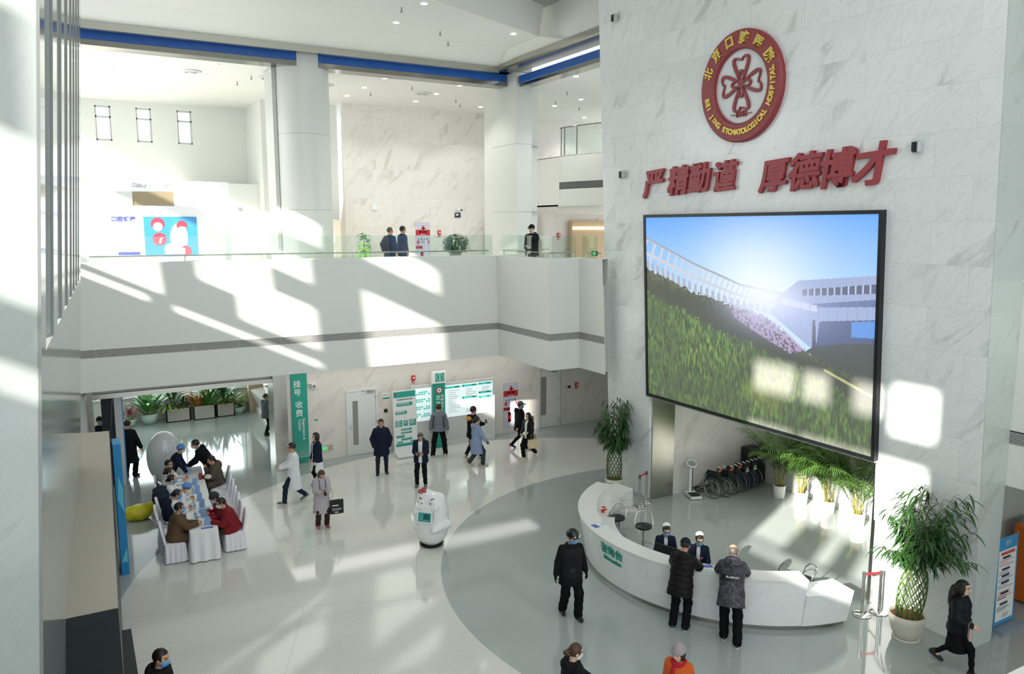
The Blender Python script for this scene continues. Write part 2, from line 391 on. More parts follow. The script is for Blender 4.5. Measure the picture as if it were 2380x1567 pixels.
# ------------------------------------------------------------------ gallery slab and leaning fascia
SEG = [(-2.0, 22.9), (12.35, 22.9), (12.35, 19.66), (13.42, 19.66), (13.42, 18.3)]
b = MB(); b.prism([(-2, 22.95), (12.4, 22.95), (12.4, 19.7), (13.5, 19.7), (13.5, 18.7), (22, 18.7), (22, 36), (-2, 36)], 3.4, 6.0)
struct('floor_gallery', b, mat('gallery_slab', '#dcdcd6', 0.3))
def off(d):   # outline moved by d towards the atrium
    return [(-2.0, 22.9-d), (12.35-d, 22.9-d), (12.35-d, 19.66-d), (13.42-d, 19.66-d), (13.42-d, 18.3)]
b = MB()
o0, o1, i1 = off(0), off(0.168), off(-0.02)
for k in range(4):
    a, c = k, k+1
    b.quad((*o0[a],3.4), (*o0[c],3.4), (*o1[c],6.77), (*o1[a],6.77))
    b.quad((*o1[a],6.77), (*o1[c],6.77), (*i1[c],6.79), (*i1[a],6.79))
    b.quad((*i1[c],6.0), (*i1[a],6.0), (*i1[a],6.79), (*i1[c],6.79))
    b.quad((*i1[a],3.4), (*i1[c],3.4), (*o0[c],3.4), (*o0[a],3.4))
struct('wall_gallery_front', b, WHITE)
# ventilation grille running along the fascia
b = MB()
for j in range(6):
    z = 4.32 + j*0.033; p, q = off(0.05*(z-3.4)/1.0 + 0.006), off(0.05*(z-3.4)/1.0 - 0.01)
    p2 = off(0.05*(z+0.016-3.4)+0.006)
    for k in range(4):
        b.mat(0).quad((*p[k],z), (*p[k+1],z), (*p2[k+1],z+0.016), (*p2[k],z+0.016))
        b.quad((*p2[k],z+0.016), (*p2[k+1],z+0.016), (*q[k+1],z+0.016), (*q[k],z+0.016))
p, q = off(0.05*0.9+0.003), off(0.05*1.12+0.003)
for k in range(4): b.mat(1).quad((*p[k],4.31), (*p[k+1],4.31), (*q[k+1],4.52), (*q[k],4.52))
p, q = off(0.05*0.9+0.009), off(0.05*1.12+0.009)
for k in range(4):
    A = Vector((*p[k],4.31)); B = Vector((*p[k+1],4.31)); C = Vector((*q[k],4.52)); D = Vector((*q[k+1],4.52)); n = max(2, int((B-A).length/1.15))
    for i in range(1, n):
        t = i/n; t2 = t + 0.012/(B-A).length
        b.mat(0).quad(A.lerp(B,t), A.lerp(B,t2), C.lerp(D,t2), C.lerp(D,t))
struct('trim_3', b, [mat('grille_aluminium', '#b9bab6', 0.45), mat('grille_dark', '#6f716e', 0.7)])

# ------------------------------------------------------------------ ground floor back wall with doors, steel portal
b = MB(); b.box((5.62, 25.1, 0), (19.0, 25.3, 3.4)); struct('wall_back', b, M_MARB_B)
b = MB(); b.box((19.0, 18.6, 0), (19.2, 25.3, 3.4)); struct('wall_corridor_end', b, M_MARB_R)
b = MB(); b.box((5.22, 24.55, 0), (5.64, 25.35, 3.4)); b.box((0.09, 24.55, 0), (0.25, 25.2, 3.4)); b.box((0.25, 24.6, 2.86), (5.22, 25.1, 2.995)); struct('trim_4', b, STEEL)
b = MB(); b.box((-2, 24.7, 3.0), (5.64, 24.95, 3.42)); b.box((-2, 24.6, 0), (0.085, 24.95, 2.995)); struct('wall_portal', b, WHITE2)
def door(name, x0, x1, z1, gx0, gx1, gz0, gz1, hinge_right=True):
    b = MB(); y = 25.1
    b.mat(0)
    for (a0, a1, c0, c1) in ((x0-0.06, x0, 0, z1+0.06), (x1, x1+0.06, 0, z1+0.06), (x0, x1, z1, z1+0.06)): b.box((a0, y-0.05, c0), (a1, y+0.02, c1))
    b.box((x0+.005, y-0.03, 0.01), (x1-.005, y-0.004, z1-.005))
    o = struct(name, b, [mat('door_white', '#dde0de', 0.35, var=0.01)])
    g = MB(); g.box((gx0, y-0.036, gz0), (gx1, y-0.028, gz1)); og = sub(g, 'door_glass', [mat('door_glass_dark', '#8c8a80', 0.08, spec=0.8)], o)
    h = MB(); hx = x0+0.07 if hinge_right else x1-0.07; s = 1 if hinge_right else -1
    h.cyl((hx, y-0.03, 1.02), (hx, y-0.07, 1.02), 0.022); h.tube([(hx, y-0.075, 1.02), (hx+s*0.13, y-0.075, 1.02)], 0.010); h.cyl((hx, y-0.03, .93), (hx, y-0.045, .93), 0.02)
    sub(h, 'door_handle', [CHROME], o)
    c = MB(); cx = x1-0.3 if hinge_right else x0+0.05; c.box((cx, y-0.09, z1-0.06), (cx+0.24, y-0.03, z1)); c.tube([(cx+.1, y-0.1, z1+.015), (cx-.14, y-.16, z1+.015), (cx-.2, y-.06, z1+.03)], .01)
    sub(c, 'door_closer', [mat('closer_grey', '#a5a8a8', 0.4, 0.6)], o)
    for z in (0.25, 1.1, 1.95):
        k = MB(); xx = x1 if hinge_right else x0; k.cyl((xx, y-0.04, z-.06), (xx, y-0.04, z+.06), 0.012); sub(k, 'door_hinge', [STEEL], o)
    return o
door('door_1', 7.76, 8.74, 2.2, 7.92, 8.10, 0.36, 1.88)
door('door_2', 15.32, 16.15, 2.2, 15.36, 15.6, 0.5, 2.0)
b = MB(); b.box((15.22, 25.0, 0), (15.28, 25.12, 3.4)); b.box((16.3, 25.02, 0), (16.36, 25.12, 3.4)); struct('trim_5', b, mat('light_trim', '#d6d8d5', 0.4))

# ------------------------------------------------------------------ registration hall behind the portal
b = MB(); b.box((-2, 33.9, 0), (8, 34.1, 0.95)); b.box((-2, 33.9, 2.6), (8, 34.1, 3.42)); struct('wall_lobby_back', b, mat('lobby_wall', '#d6d3ca', 0.5))
b = MB(); b.box((-2, 33.82, 0.95), (6.15, 34.1, 1.0)); struct('trim_6', b, mat('window_sill_white', '#e6e8ea', 0.3))
b = MB(); b.box((6.1, 33.4, 0), (6.7, 33.95, 3.4)); struct('wall_lobby_corner', b, mat('beige_wall', '#c9b697', 0.55))
b = MB()
for x in (-1.9, 0.4, 1.35, 3.6, 5.95): b.box((x, 33.93, 1.0), (x+0.07, 34.03, 2.6))
b.box((-2, 33.93, 1.0), (6.1, 34.03, 1.06)); b.box((-2, 33.93, 1.55), (6.1, 34.03, 1.6))
o = struct('window_1', b, mat('window_frame_white', '#dfe6ee', 0.35))
g = MB(); g.box((-2, 33.97, 1.0), (6.1, 33.98, 2.6)); sub(g, 'pane', [GLASS], o)
# slanted cashier counter front and its window
b = MB(); b.extrude([(6.35, 33.3, 0), (6.0, 29.0, 0), (6.0, 25.3, 0), (7, 25.3, 0), (7, 33.3, 0)], (0,0,0.2))
b.add([(6.5,33.3,0),(6.5,25.35,0),(6.15,25.35,0.95),(6.15,33.3,0.95),(6.75,33.3,1.05),(6.75,25.35,1.05),(6.9,33.3,0),(6.9,25.35,0)],
      [(0,1,2,3),(3,2,5,4),(4,5,7,6),(0,3,4,6),(1,7,5,2)], False)
struct('wall_cashier_counter', b, LACQ)
b = MB(); b.box((6.85, 25.35, 1.05), (6.95, 33.3, 1.15)); b.box((6.85, 25.35, 2.5), (7.0, 33.3, 3.4))
for y in (25.4, 28, 30.6, 33.2): b.box((6.85, y, 1.05), (6.95, y+.06, 2.5))
o = struct('window_2', b, STEEL); g = MB(); g.box((6.89, 25.4, 1.1), (6.9, 33.3, 2.5)); sub(g, 'pane', [GLASS], o)
b = MB(); b.box((7.6, 25.3, 0), (7.7, 34, 3.4)); struct('wall_lobby_right', b, mat('cashier_room_wall', '#d8d3c6', 0.6))
b = MB(); b.box((-2.2, 18.2, 0), (-2.0, 36, 3.42)); struct('wall_lobby_left', b, WHITE2)

# ------------------------------------------------------------------ gallery level: columns, back walls, ceiling
b = MB(); b.smooth = True; b.cyl((6.32, 24.02, 6.0), (6.32, 24.02, 12.655), 0.785, n=48)
for z in (8.2, 10.4): b.mat(1).cyl((6.32, 24.02, z-.004), (6.32, 24.02, z+.004), 0.788, n=48, caps=False); b.mat(0)
struct('trim_7', b, [mat('column_panel', '#d9dcd7', 0.4, var=0.02), mat('panel_joint', '#8d908c', 0.6)])
b = MB(); b.box((5.42, 23.9, 6.0), (5.53, 24.9, 12.28)); struct('trim_8', b, mat('column_channel', '#c8cbc6', 0.4))
b = MB(); b.box((12.92, 22.72, 6.0), (13.52, 24.4, 12.66)); b.box((12.96, 24.4, 6.0), (13.3, 25.05, 12.4)); b.box((13.52, 23.3, 6.0), (13.72, 24.0, 12.4)); b.box((13.78, 23.4, 6.0), (14.14, 24.0, 12.4))
b.mat(1).box((13.7, 23.36, 6.0), (13.8, 24.0, 12.4))
for z in (8.2, 10.4):
    b.mat(2).box((12.915, 22.715, z-.004), (13.525, 24.402, z+.004)); b.box((13.515, 23.295, z-.004), (14.145, 24.0, z+.004))
struct('trim_9', b, [mat('pillar_panel', '#d7dad5', 0.4, var=0.02), BLACK, mat('panel_joint', '#8d908c', 0.6)])
b = MB(); b.box((9.25, 29.5, 6.0), (17.6, 29.7, 12.4)); b.box((17.6, 29.5, 6.0), (22, 29.7, 12.4)); struct('wall_gallery_back', b, marble('gallery_marble', 'X', '#eae8e3', '#b9b5ad', pw=1.6, ph=1.1, amount=0.8, warm='#e5ddd2'))
b = MB(); b.box((-2, 33.0, 6), (1.1, 33.3, 12.4)); b.box((1.1, 33, 12.1), (9.25, 33.3, 12.4)); b.box((1.1, 33, 6), (9.25, 33.3, 10.85))
for x0, x1 in ((1.62, 2.46), (2.98, 3.88), (4.4, 9.25)): b.box((x0, 33.0, 10.85), (x1, 33.3, 12.1))
struct('wall_gallery_far', b, WHITE2)
for k, (x0, x1) in enumerate(((1.1, 1.62), (2.46, 2.98), (3.88, 4.4))):
    b = MB(); b.box((x0, 33.08, 10.85), (x0+.05, 33.2, 12.1)); b.box((x1-.05, 33.08, 10.85), (x1, 33.2, 12.1))
    for z in (10.85, 11.68, 12.05): b.box((x0, 33.08, z), (x1, 33.2, z+.06))
    o = struct('window_%d' % (k+3), b, mat('window_frame_grey', '#c9cccb', 0.4)); g = MB(); g.box((x0, 33.14, 10.85), (x1, 33.15, 12.1)); sub(g, 'pane', [GLASS], o)
b = MB(); b.box((6.4, 30.2, 6), (9.25, 33, 12.4)); b.box((4.0, 31.0, 6), (6.6, 33, 9.3)); struct('wall_gallery_block', b, mat('block_white', '#e2e4df', 0.55, var=0.015))
b = MB(); b.add([(8.6,28.0,6),(9.25,29.5,6),(9.25,29.5,8.9),(8.6,28.0,7.9)], [(0,1,2,3)], False); b.add([(8.6,28.0,6),(8.6,28.0,7.9),(8.4,30,8.2),(8.4,30,6)], [(0,1,2,3)], False)
struct('wall_gallery_stair', b, mat('beige_stair_side', '#d8d0c0', 0.5))
b = MB(); b.box((-2, 23.9, 12.3), (13.05, 33.2, 12.5)); b.box((13.05, 18.4, 12.3), (22, 30, 12.5)); struct('ceiling_gallery', b, WHITE2)
# steel lined edge beam with blue film
b = MB()
b.box((0.3, 22.9, 12.60), (12.4, 22.98, 12.79)); b.box((12.32, 16.5, 12.70), (12.4, 22.895, 12.86))            # bright trim
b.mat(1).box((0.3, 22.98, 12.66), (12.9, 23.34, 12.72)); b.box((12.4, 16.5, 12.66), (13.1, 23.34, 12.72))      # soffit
b.box((12.41, 22.71, 12.664), (12.90, 25.0, 12.9)); b.box((12.92, 22.7, 12.67), (13.5, 24.4, 12.9))
b.box((0.3, 23.30, 12.28), (12.9, 23.36, 12.415)); b.box((0.3, 23.365, 12.285), (12.91, 23.89, 12.315)); b.box((13.05, 16.5, 12.2), (13.12, 22.72, 12.3)); b.box((13.12, 18.4, 12.27), (13.7, 23.4, 12.31))
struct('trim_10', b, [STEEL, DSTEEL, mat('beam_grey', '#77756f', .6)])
b = MB(); b.box((0.3, 23.30, 12.42), (12.9, 23.36, 12.655)); b.box((13.0, 16.5, 12.305), (13.045, 22.69, 12.525)); struct('trim_11', b, BLUEFILM)
# atrium ceiling: lower tray, upstand, upper field
b = MB(); b.add([(0.3,21.6,13.05),(12.0,21.6,13.05),(12.0,19.8,13.05),(0.3,14.4,13.05)], [(0,1,2,3)], False)
b.add([(0.3,21.6,13.05),(12.0,21.6,13.05),(12.06,22.93,12.785),(0.3,22.93,12.785)], [(0,1,2,3)], False)
b.add([(12.0,21.6,13.05),(12.0,19.8,13.05),(12.36,18.9,12.84),(12.36,21.6,12.84)], [(0,1,2,3)], False)
b.add([(12.0,21.6,13.05),(12.06,22.93,12.785),(12.36,22.93,12.785),(12.36,21.6,12.84)], [(0,1,2,3)], False)
b.add([(12.0,19.8,13.05),(0.3,14.4,13.05),(0.3,14.4,14.6),(12.36,19.96,14.6)], [(0,1,2,3)], False)
b.add([(12.36,22.9,12.85),(12.36,10,12.85),(12.36,10,14.6),(12.36,22.9,14.6)], [(0,1,2,3)], False)
struct('ceiling_atrium', b, WHITE2)
b = MB(); b.box((8.5, 16.6, 13.95), (14.0, 22, 14.1)); struct('ceiling_field', b, mat('grey_ceiling', '#b9bdba', 0.6))
b = MB(); b.box((-7, 14.2, 14.6), (14, 24, 14.8)); b.box((-7.1, -30, 15.8), (21, 16, 16)); struct('ceiling_roof', b, WHITE2)  # unseen roof, run on past the hall to keep stray sun out
b = MB(); b.box((0.0, 22.6, 12.95), (0.22, 23.0, 14.4)); b.box((0.3,22.99,12.80),(12.36,23.3,14.6)); b.box((12.46,16.5,12.88),(13.4,24,14.6)); struct('wall_atrium_upper', b, WHITE)
# third level balcony seen behind the right wall
arc = [(16.86, 26.3), (16.84, 26.0), (16.95, 25.3), (17.3, 24.0), (17.9, 22.4), (18.6, 20.9)]
def strip(mb, pts, z0, z1, t=0.0):
    for k in range(len(pts)-1):
        mb.add([(*pts[k],z0),(*pts[k+1],z0),(*pts[k+1],z1),(*pts[k],z1)], [(0,1,2,3)], True)
b = MB(); strip(b, arc, 9.42, 10.42); strip(b, arc, 8.55, 9.15)
b.prism(arc + [(22, 20.9), (22, 28), (16.86, 28)], 10.40, 10.44); b.prism(arc + [(22, 20.9), (22, 28), (16.86, 28)], 8.5, 8.56)
b.add([(16.86,26.3,8.5),(16.86,28,8.5),(16.86,28,10.42),(16.86,26.3,10.42)], [(0,1,2,3)], False)
ia = [(x+.06, y+.02) for x, y in arc]
b.mat(1); strip(b, ia, 9.12, 9.45); b.mat(0); b.box((17.3, 22.0, 8.22), (22, 27.0, 8.5))
struct('wall_balcony_right', b, [WHITE, mat('grille_dark', '#6f716e', 0.7)])
b = MB(); b.box((17.4, 28.2, 6), (22, 28.4, 8.3)); struct('wall_gallery_right', b, M_MARB_B)
b = MB(); b.box((15.4, 28.9, 6.0), (16.3, 29.51, 8.0)); b.mat(1).box((15.9, 28.85, 6), (16.28, 28.95, 8.0)); struct('wall_gallery_niche', b, [mat('niche_dark_grey', '#6f7471', 0.5), mat('niche_door_grey', '#9da19d', 0.4)])
b = MB(); b.box((18.6, 27.9, 6), (20.6, 28.15, 7.95)); b.mat(1).box((18.62, 27.85, 7.6), (20.6, 27.92, 7.7)); struct('wall_lift_lobby', b, [mat('beige_panel', '#c6ad85', 0.45), lamp_mat('warm_cove', (1, .9, .75), 2.0)])

# ------------------------------------------------------------------ left side: stepped marble wall, unseen facade with openings cut to shape the sun patches
def lx(y, z): return -0.19 + 0.0343*(y-6.4) + 0.0675*(z-7.5)
SLOT = [(7.0,7.95),(8.75,9.5),(10.3,11.0),(11.75,12.35),(12.9,13.5),(14.1,14.7),(15.3,15.9)]; ZS, DEP, YE = 6.75, 0.55, 17.2
b = MB()
def wpiece(y0, y1, z0, z1, dep):
    b.add([(lx(y0,z0),y0,z0),(lx(y1,z0),y1,z0),(lx(y1,z1),y1,z1),(lx(y0,z1),y0,z1),(lx(y0,z0)-dep,y0,z0),(lx(y1,z0)-dep,y1,z0),(lx(y1,z1)-dep,y1,z1),(lx(y0,z1)-dep,y0,z1)],
          [(0,1,2,3),(0,3,7,4),(1,5,6,2),(4,7,6,5),(3,2,6,7),(0,4,5,1)], False)
wpiece(6.4, 7.0, 0, ZS, 5.0); wpiece(7.0, YE, 0, ZS, 1.5)
yy = 6.4
for a, c in SLOT + [(YE, YE)]:
    wpiece(yy, a, ZS, 16, DEP if yy > 6.5 else 5.0); yy = c
for a, c in SLOT:   # sloping sills in the window slots
    b.add([(lx(a,ZS),a,ZS),(lx(c,ZS),c,ZS),(lx(c,ZS)-DEP,c,ZS+.45),(lx(a,ZS)-DEP,a,ZS+.45)], [(0,1,2,3)], False)
struct('wall_left', b, M_MARB_L)
FX = -7.0
def facade_gobo(rects, y0, y1, z0, z1):
    """solid wall in the plane x = FX with the given openings (ya, yb, za, zb)"""
    yc = sorted({y0, y1, *[r[0] for r in rects], *[r[1] for r in rects]}); zc = sorted({z0, z1, *[r[2] for r in rects], *[r[3] for r in rects]})
    b = MB()
    for i in range(len(yc)-1):
        for j in range(len(zc)-1):
            ym, zm = (yc[i]+yc[i+1])/2, (zc[j]+zc[j+1])/2
            if any(r[0] < ym < r[1] and r[2] < zm < r[3] for r in rects): continue
            b.box((FX-0.02, yc[i], zc[j]), (FX, yc[i+1], zc[j+1]))
    return b
OPEN = [(14.58,15.74,10.6,12.9),(16.5,17.05,10.5,11.7),(16.5,17.05,12.4,13.2),(17.05,17.5,10.5,13.2),(17.5,17.95,11.15,13.2),(18.42,20.9,10.32,13.2),(16.5,18.3,9.97,10.12),(18.6,19.6,9.97,10.12),
        (14.58,15.74,13.9,15.27),(16.5,20.9,13.9,15.27),(21.3,34,13.5,15.27),(21.3,34,10.3,12.9),
        (1.71,2.87,14.0,14.65),(0.82,1.49,14.0,14.62),(-0.35,0.22,14.0,14.6),(-1.5,-0.62,13.8,14.7),
        (2.15,3.12,10.42,11.3),(0.9,1.26,10.42,11.3),(1.75,3.12,11.3,13.2),(0.32,1.55,11.3,13.2),(-1.37,0.28,10.42,13.2),(-1.0,3.12,10.10,10.28),
        (3.12,3.32,10.4,11.6),(3.12,3.32,12.42,13.4),(3.12,3.32,9.72,9.95)]
struct('wall_facade_gobo', facade_gobo(OPEN, -30, 34, 0, 16), WHITE2)  # unseen sun mask, openings placed so the beams land in set patches
b = MB(); b.add([(-0.42,10.39,0),(0.21,10.39,0),(0.49,20,0),(-0.15,20.1,0),(-0.42,10.39,3),(0.21,10.39,3),(0.49,20,3),(-0.15,20.1,3)],
      [(4,5,6,7)], False)
b.mat(1).add([(-0.42,10.39,0),(0.21,10.39,0),(0.21,10.39,2.99),(-0.42,10.39,2.99)], [(0,1,2,3)], False)
b.mat(2).add([(0.21,10.39,0),(0.49,20,0),(0.49,20,2.985),(0.21,10.39,2.985)], [(0,1,2,3)], False)
b.mat(0).add([(0.49,20,0),(-0.15,20.1,0),(-0.15,20.1,3),(0.49,20,3)], [(0,1,2,3)], False)
b.mat(1).box((0.225, 10.4, 0), (0.45, 13.9, 1.0))
struct('wall_vestibule', b, [mat('vestibule_top', '#b0aa9c', 0.22, var=0.05, scale=1.5), mat('vestibule_front', '#31363a', 0.4), mat('vestibule_side', '#3a3631', 0.35)])

b = MB(); b.box((-6.9, -7, 5.7), (14.5, 1.5, 6.0)); struct('floor_bridge', b, mat('bridge_slab', '#cfcfc8', .4))
for k, y in enumerate([6.4] + [c for a, c in SLOT]):   # slim dark joint at every window slot
    z0 = 0 if k == 0 else ZS
    b = MB(); b.add([(lx(y,z0)+.006,y-.006,z0),(lx(y,z0)-.014,y-.006,z0),(lx(y,16)-.014,y-.006,16),(lx(y,16)+.006,y-.006,16),(lx(y,z0)+.006,y+.02,z0),(lx(y,16)+.006,y+.02,16)], [(0,1,2,3),(0,3,5,4)], False)
    struct('trim_%d' % (20+k), b, mat('joint_metal', '#7c807e', .4, .4))
UP = 1.1
for o in list(COL.objects): pass
b = MB(); b.add([(wx(0)+.002,7.566,0),(14.575,7.566,0),(14.575,7.566,16),(wx(16)+.002,7.566,16)], [(0,1,2,3)], False); struct('trim_30', b, M_MARB_X)  # pier side face, its shade put into a darker marble tone

# ------------------------------------------------------------------ smooth solids (signed distances -> mesh)
def sd_cap(P, a, b, ra, rb):
    a = np.asarray(a, float); b = np.asarray(b, float); d = b - a; L2 = max(float(d @ d), 1e-9)
    t = np.clip(((P - a) @ d) / L2, 0, 1)
    return np.linalg.norm(P - a - t[..., None]*d, axis=-1) - (ra + (rb - ra)*t)
def sd_ell(P, c, r, M=None):
    q = P - np.asarray(c, float)
    if M is not None: q = q @ M
    r = np.asarray(r, float); k0 = np.linalg.norm(q / r, axis=-1); k1 = np.linalg.norm(q / (r*r), axis=-1)
    return np.where(k1 > 1e-6, k0*(k0 - 1.0)/np.maximum(k1, 1e-6), -r.min())
def smin(a, b, k):
    h = np.clip(0.5 + 0.5*(b - a)/k, 0, 1); return b*(1-h) + a*h - k*h*(1-h)
def smax(a, b, k): return -smin(-a, -b, k)
def grid(lo, hi, h):
    ax = [np.arange(lo[i], hi[i] + h, h) for i in range(3)]
    return np.stack(np.meshgrid(*ax, indexing='ij'), -1)
def surfnet(f, lo, h):
    """surface nets of f < 0; returns (verts, quads)"""
    ins = f < 0; nx, ny, nz = f.shape
    c = np.stack([ins[i:nx-1+i, j:ny-1+j, k:nz-1+k] for i in (0,1) for j in (0,1) for k in (0,1)], -1)
    act = c.any(-1) & ~c.all(-1); idx = np.argwhere(act)
    if len(idx) == 0: return [], []
    acc = np.zeros((len(idx), 3)); cnt = np.zeros(len(idx))
    co = [(i,j,k) for i in (0,1) for j in (0,1) for k in (0,1)]
    for a in range(8):
        for b_ in range(a+1, 8):
            A, B = np.array(co[a]), np.array(co[b_])
            if abs(A-B).sum() != 1: continue
            fa = f[tuple((idx+A).T)]; fb = f[tuple((idx+B).T)]; m = (fa < 0) != (fb < 0)
            t = fa / np.where(fa - fb == 0, 1, fa - fb)
            acc[m] += (A + t[:, None]*(B - A))[m]; cnt[m] += 1
    V = np.asarray(lo) + (idx + acc/np.maximum(cnt, 1)[:, None])*h
    num = -np.ones(act.shape, int); num[act] = np.arange(len(idx)); Q = []
    for ax in range(3):
        o = [0,0,0]; o[ax] = 1
        s0 = ins[:nx-o[0], :ny-o[1], :nz-o[2]]; s1 = ins[o[0]:, o[1]:, o[2]:]
        e = np.argwhere(s0 != s1); u, w = (ax+1) % 3, (ax+2) % 3
        e = e[(e[:, u] > 0) & (e[:, w] > 0) & (e[:, u] < act.shape[u]) & (e[:, w] < act.shape[w])]
        du = np.zeros(3, int); du[u] = 1; dw = np.zeros(3, int); dw[w] = 1
        q = np.stack([num[tuple((e-du-dw).T)], num[tuple((e-dw).T)], num[tuple(e.T)], num[tuple((e-du).T)]], -1)
        fl = ~s0[tuple(e.T)]; q[fl] = q[fl][:, ::-1]; Q.append(q[(q >= 0).all(1)])
    return V.tolist(), np.concatenate(Q).tolist()
def solid(fn, lo, hi, h):
    P = grid(lo, hi, h); return surfnet(fn(P), lo, h)

# ------------------------------------------------------------------ emblem, motto and speakers on the right wall
def wall_frame(y, z, out=0.0): return frame((wx(z) - out, y, z), (0, -1, 0), (-0.05, 0, 1))
T = wall_frame(13.28, 10.82)
t = thing('wall_emblem', 'round red and white emblem with gold letters high on the marble wall', 'emblem', T((0,0,0)))
ring_red = mat('emblem_red', '#94383f', 0.45, var=0.03); gold = mat('emblem_gold', '#dcc05a', 0.35, 0.25)
b = MB(); n = 64; prof = [(1.22,0),(1.22,.10),(1.19,.13),(.83,.13),(.80,.10),(.80,.02)]
for j in range(len(prof)-1):
    b.add([T((prof[q][0]*math.cos(2*PI*i/n), prof[q][0]*math.sin(2*PI*i/n), prof[q][1])) for q in (j, j+1) for i in range(n)],
          [(i, (i+1) % n, n+(i+1) % n, n+i) for i in range(n)], True)
b.build('ring', ring_red, t)
b = MB(); disc(b, T, 0, 0, .81, .03, 48); b.build('face', mat('emblem_white', '#e6eaeb', 0.4, var=.01), t)
b = MB()
def flat_stroke(mb, T, pts, w, z0, z1):
    # brush stroke: ribbon of varying width with thickness
    P = [Vector((p[0], p[1], 0)) for p in pts]; Lf, Rt = [], []
    for i, p in enumerate(P):
        d = (P[min(i+1, len(P)-1)] - P[max(i-1, 0)]).normalized(); nn = Vector((-d.y, d.x, 0)); ww = w[i] if isinstance(w, (list, tuple)) else w
        Lf.append(p + nn*ww); Rt.append(p - nn*ww)
    m = len(P); V = [T((q.x,q.y,z1)) for q in Lf] + [T((q.x,q.y,z1)) for q in Rt] + [T((q.x,q.y,z0)) for q in Lf] + [T((q.x,q.y,z0)) for q in Rt]
    F = []
    for i in range(m-1):
        F += [(i, m+i, m+i+1, i+1), (2*m+i, i, i+1, 2*m+i+1), (m+i, 3*m+i, 3*m+i+1, m+i+1)]
    F += [(0, 2*m, 3*m, m), (m-1, 2*m-1, 4*m-1, 3*m-1)]
    mb.add(V, F, False)
def bez(p, n=14):
    out = []
    for i in range(n+1):
        t_ = i/n; out.append(tuple((1-t_)**3*p[0][k] + 3*(1-t_)**2*t_*p[1][k] + 3*(1-t_)*t_*t_*p[2][k] + t_**3*p[3][k] for k in (0,1)))
    return out
for q in range(4):
    ca, sa = math.cos(q*PI/2), math.sin(q*PI/2); rot = lambda p: (p[0]*ca - p[1]*sa, p[0]*sa + p[1]*ca + 0.06)
    L1 = bez([(-.06,.10),(-.17,.34),(-.30,.55),(-.17,.56)]) + bez([(-.17,.56),(-.08,.56),(-.05,.50),(.05,.505)], 6)[1:]
    L2 = bez([(.06,.10),(.13,.26),(.30,.56),(.17,.585)]) + bez([(.17,.585),(.08,.60),(.06,.55),(.02,.535)], 6)[1:]
    L3 = bez([(-.03,.04),(-.09,.16),(-.05,.27),(0,.28)]) + bez([(0,.28),(.06,.27),(.09,.16),(.03,.04)])[1:]
    for Ls, w in ((L1, .032), (L2, .032), (L3, .026)):
        n_ = len(Ls); flat_stroke(b, T, [rot(p) for p in Ls], [w*(0.45 + 0.75*math.sin(PI*min(1, (i+2)/(n_*.9)))) for i in range(n_)], .02, .075)
disc(b, T, 0, .06, .085, .076, 12)
rect(b, T, -.33, -.61, -.17, -.59, .06); rect(b, T, .17, -.61, .33, -.59, .06)
put(b, text_geo('1945', .17, .05, .006), lambda p: T((p[0], p[1]-.60, p[2]+.05)))
b.build('flower_mark', ring_red, t)
b = MB()
def ring_text(mb, T, s, rad, a0, a1, size, inward, z, bold):
    for i, ch in enumerate(s):
        if ch == ' ': continue
        a = R(a0 + (a1-a0)*i/(len(s)-1)); g = text_geo(ch, size, .03, bold); rt = a + (PI/2 if inward else -PI/2)
        ca, sa = math.cos(rt), math.sin(rt)
        put(mb, g, lambda p: T((rad*math.cos(a) + p[0]*ca - p[1]*sa, rad*math.sin(a) + p[0]*sa + p[1]*ca, z + p[2])))
ring_text(b, T, '北京口腔医院', 1.01, 156, 30, .27, False, .145, .008)
ring_text(b, T, 'BEI JING STOMATOLOGICAL HOSPITAL', 1.0, 191, 374, .165, True, .145, .008)
b.build('gold_lettering', gold, t)

t = thing('motto_lettering', 'row of eight red brush characters above the display screen', 'lettering', (13.5, 13.2, 8.4))
brush = mat('motto_red', '#a03a42', 0.45, var=0.04)
for ch, y, z, s, dz in (('严',16.38,8.78,.76,0),('精',15.42,8.80,.74,0),('勤',14.66,8.83,.72,0),('谨',13.83,8.82,.72,0),('厚',12.34,8.76,.74,0),('德',11.53,8.79,.80,0),('博',10.74,8.80,.80,0),('才',9.92,8.82,.84,0)):
    b = MB(); T = wall_frame(y, z); g = text_geo(ch, s, .09, .006, shear=0.18)
    for dx, dy in ((-.016,-.012),(.016,.012),(.012,-.016),(-.012,.014)): put(b, g, lambda p: T((p[0]*1.04 + dx, p[1] + .06*p[0] + dy, p[2] + .055 + dx*.05)))
    b.build('character', brush, t)

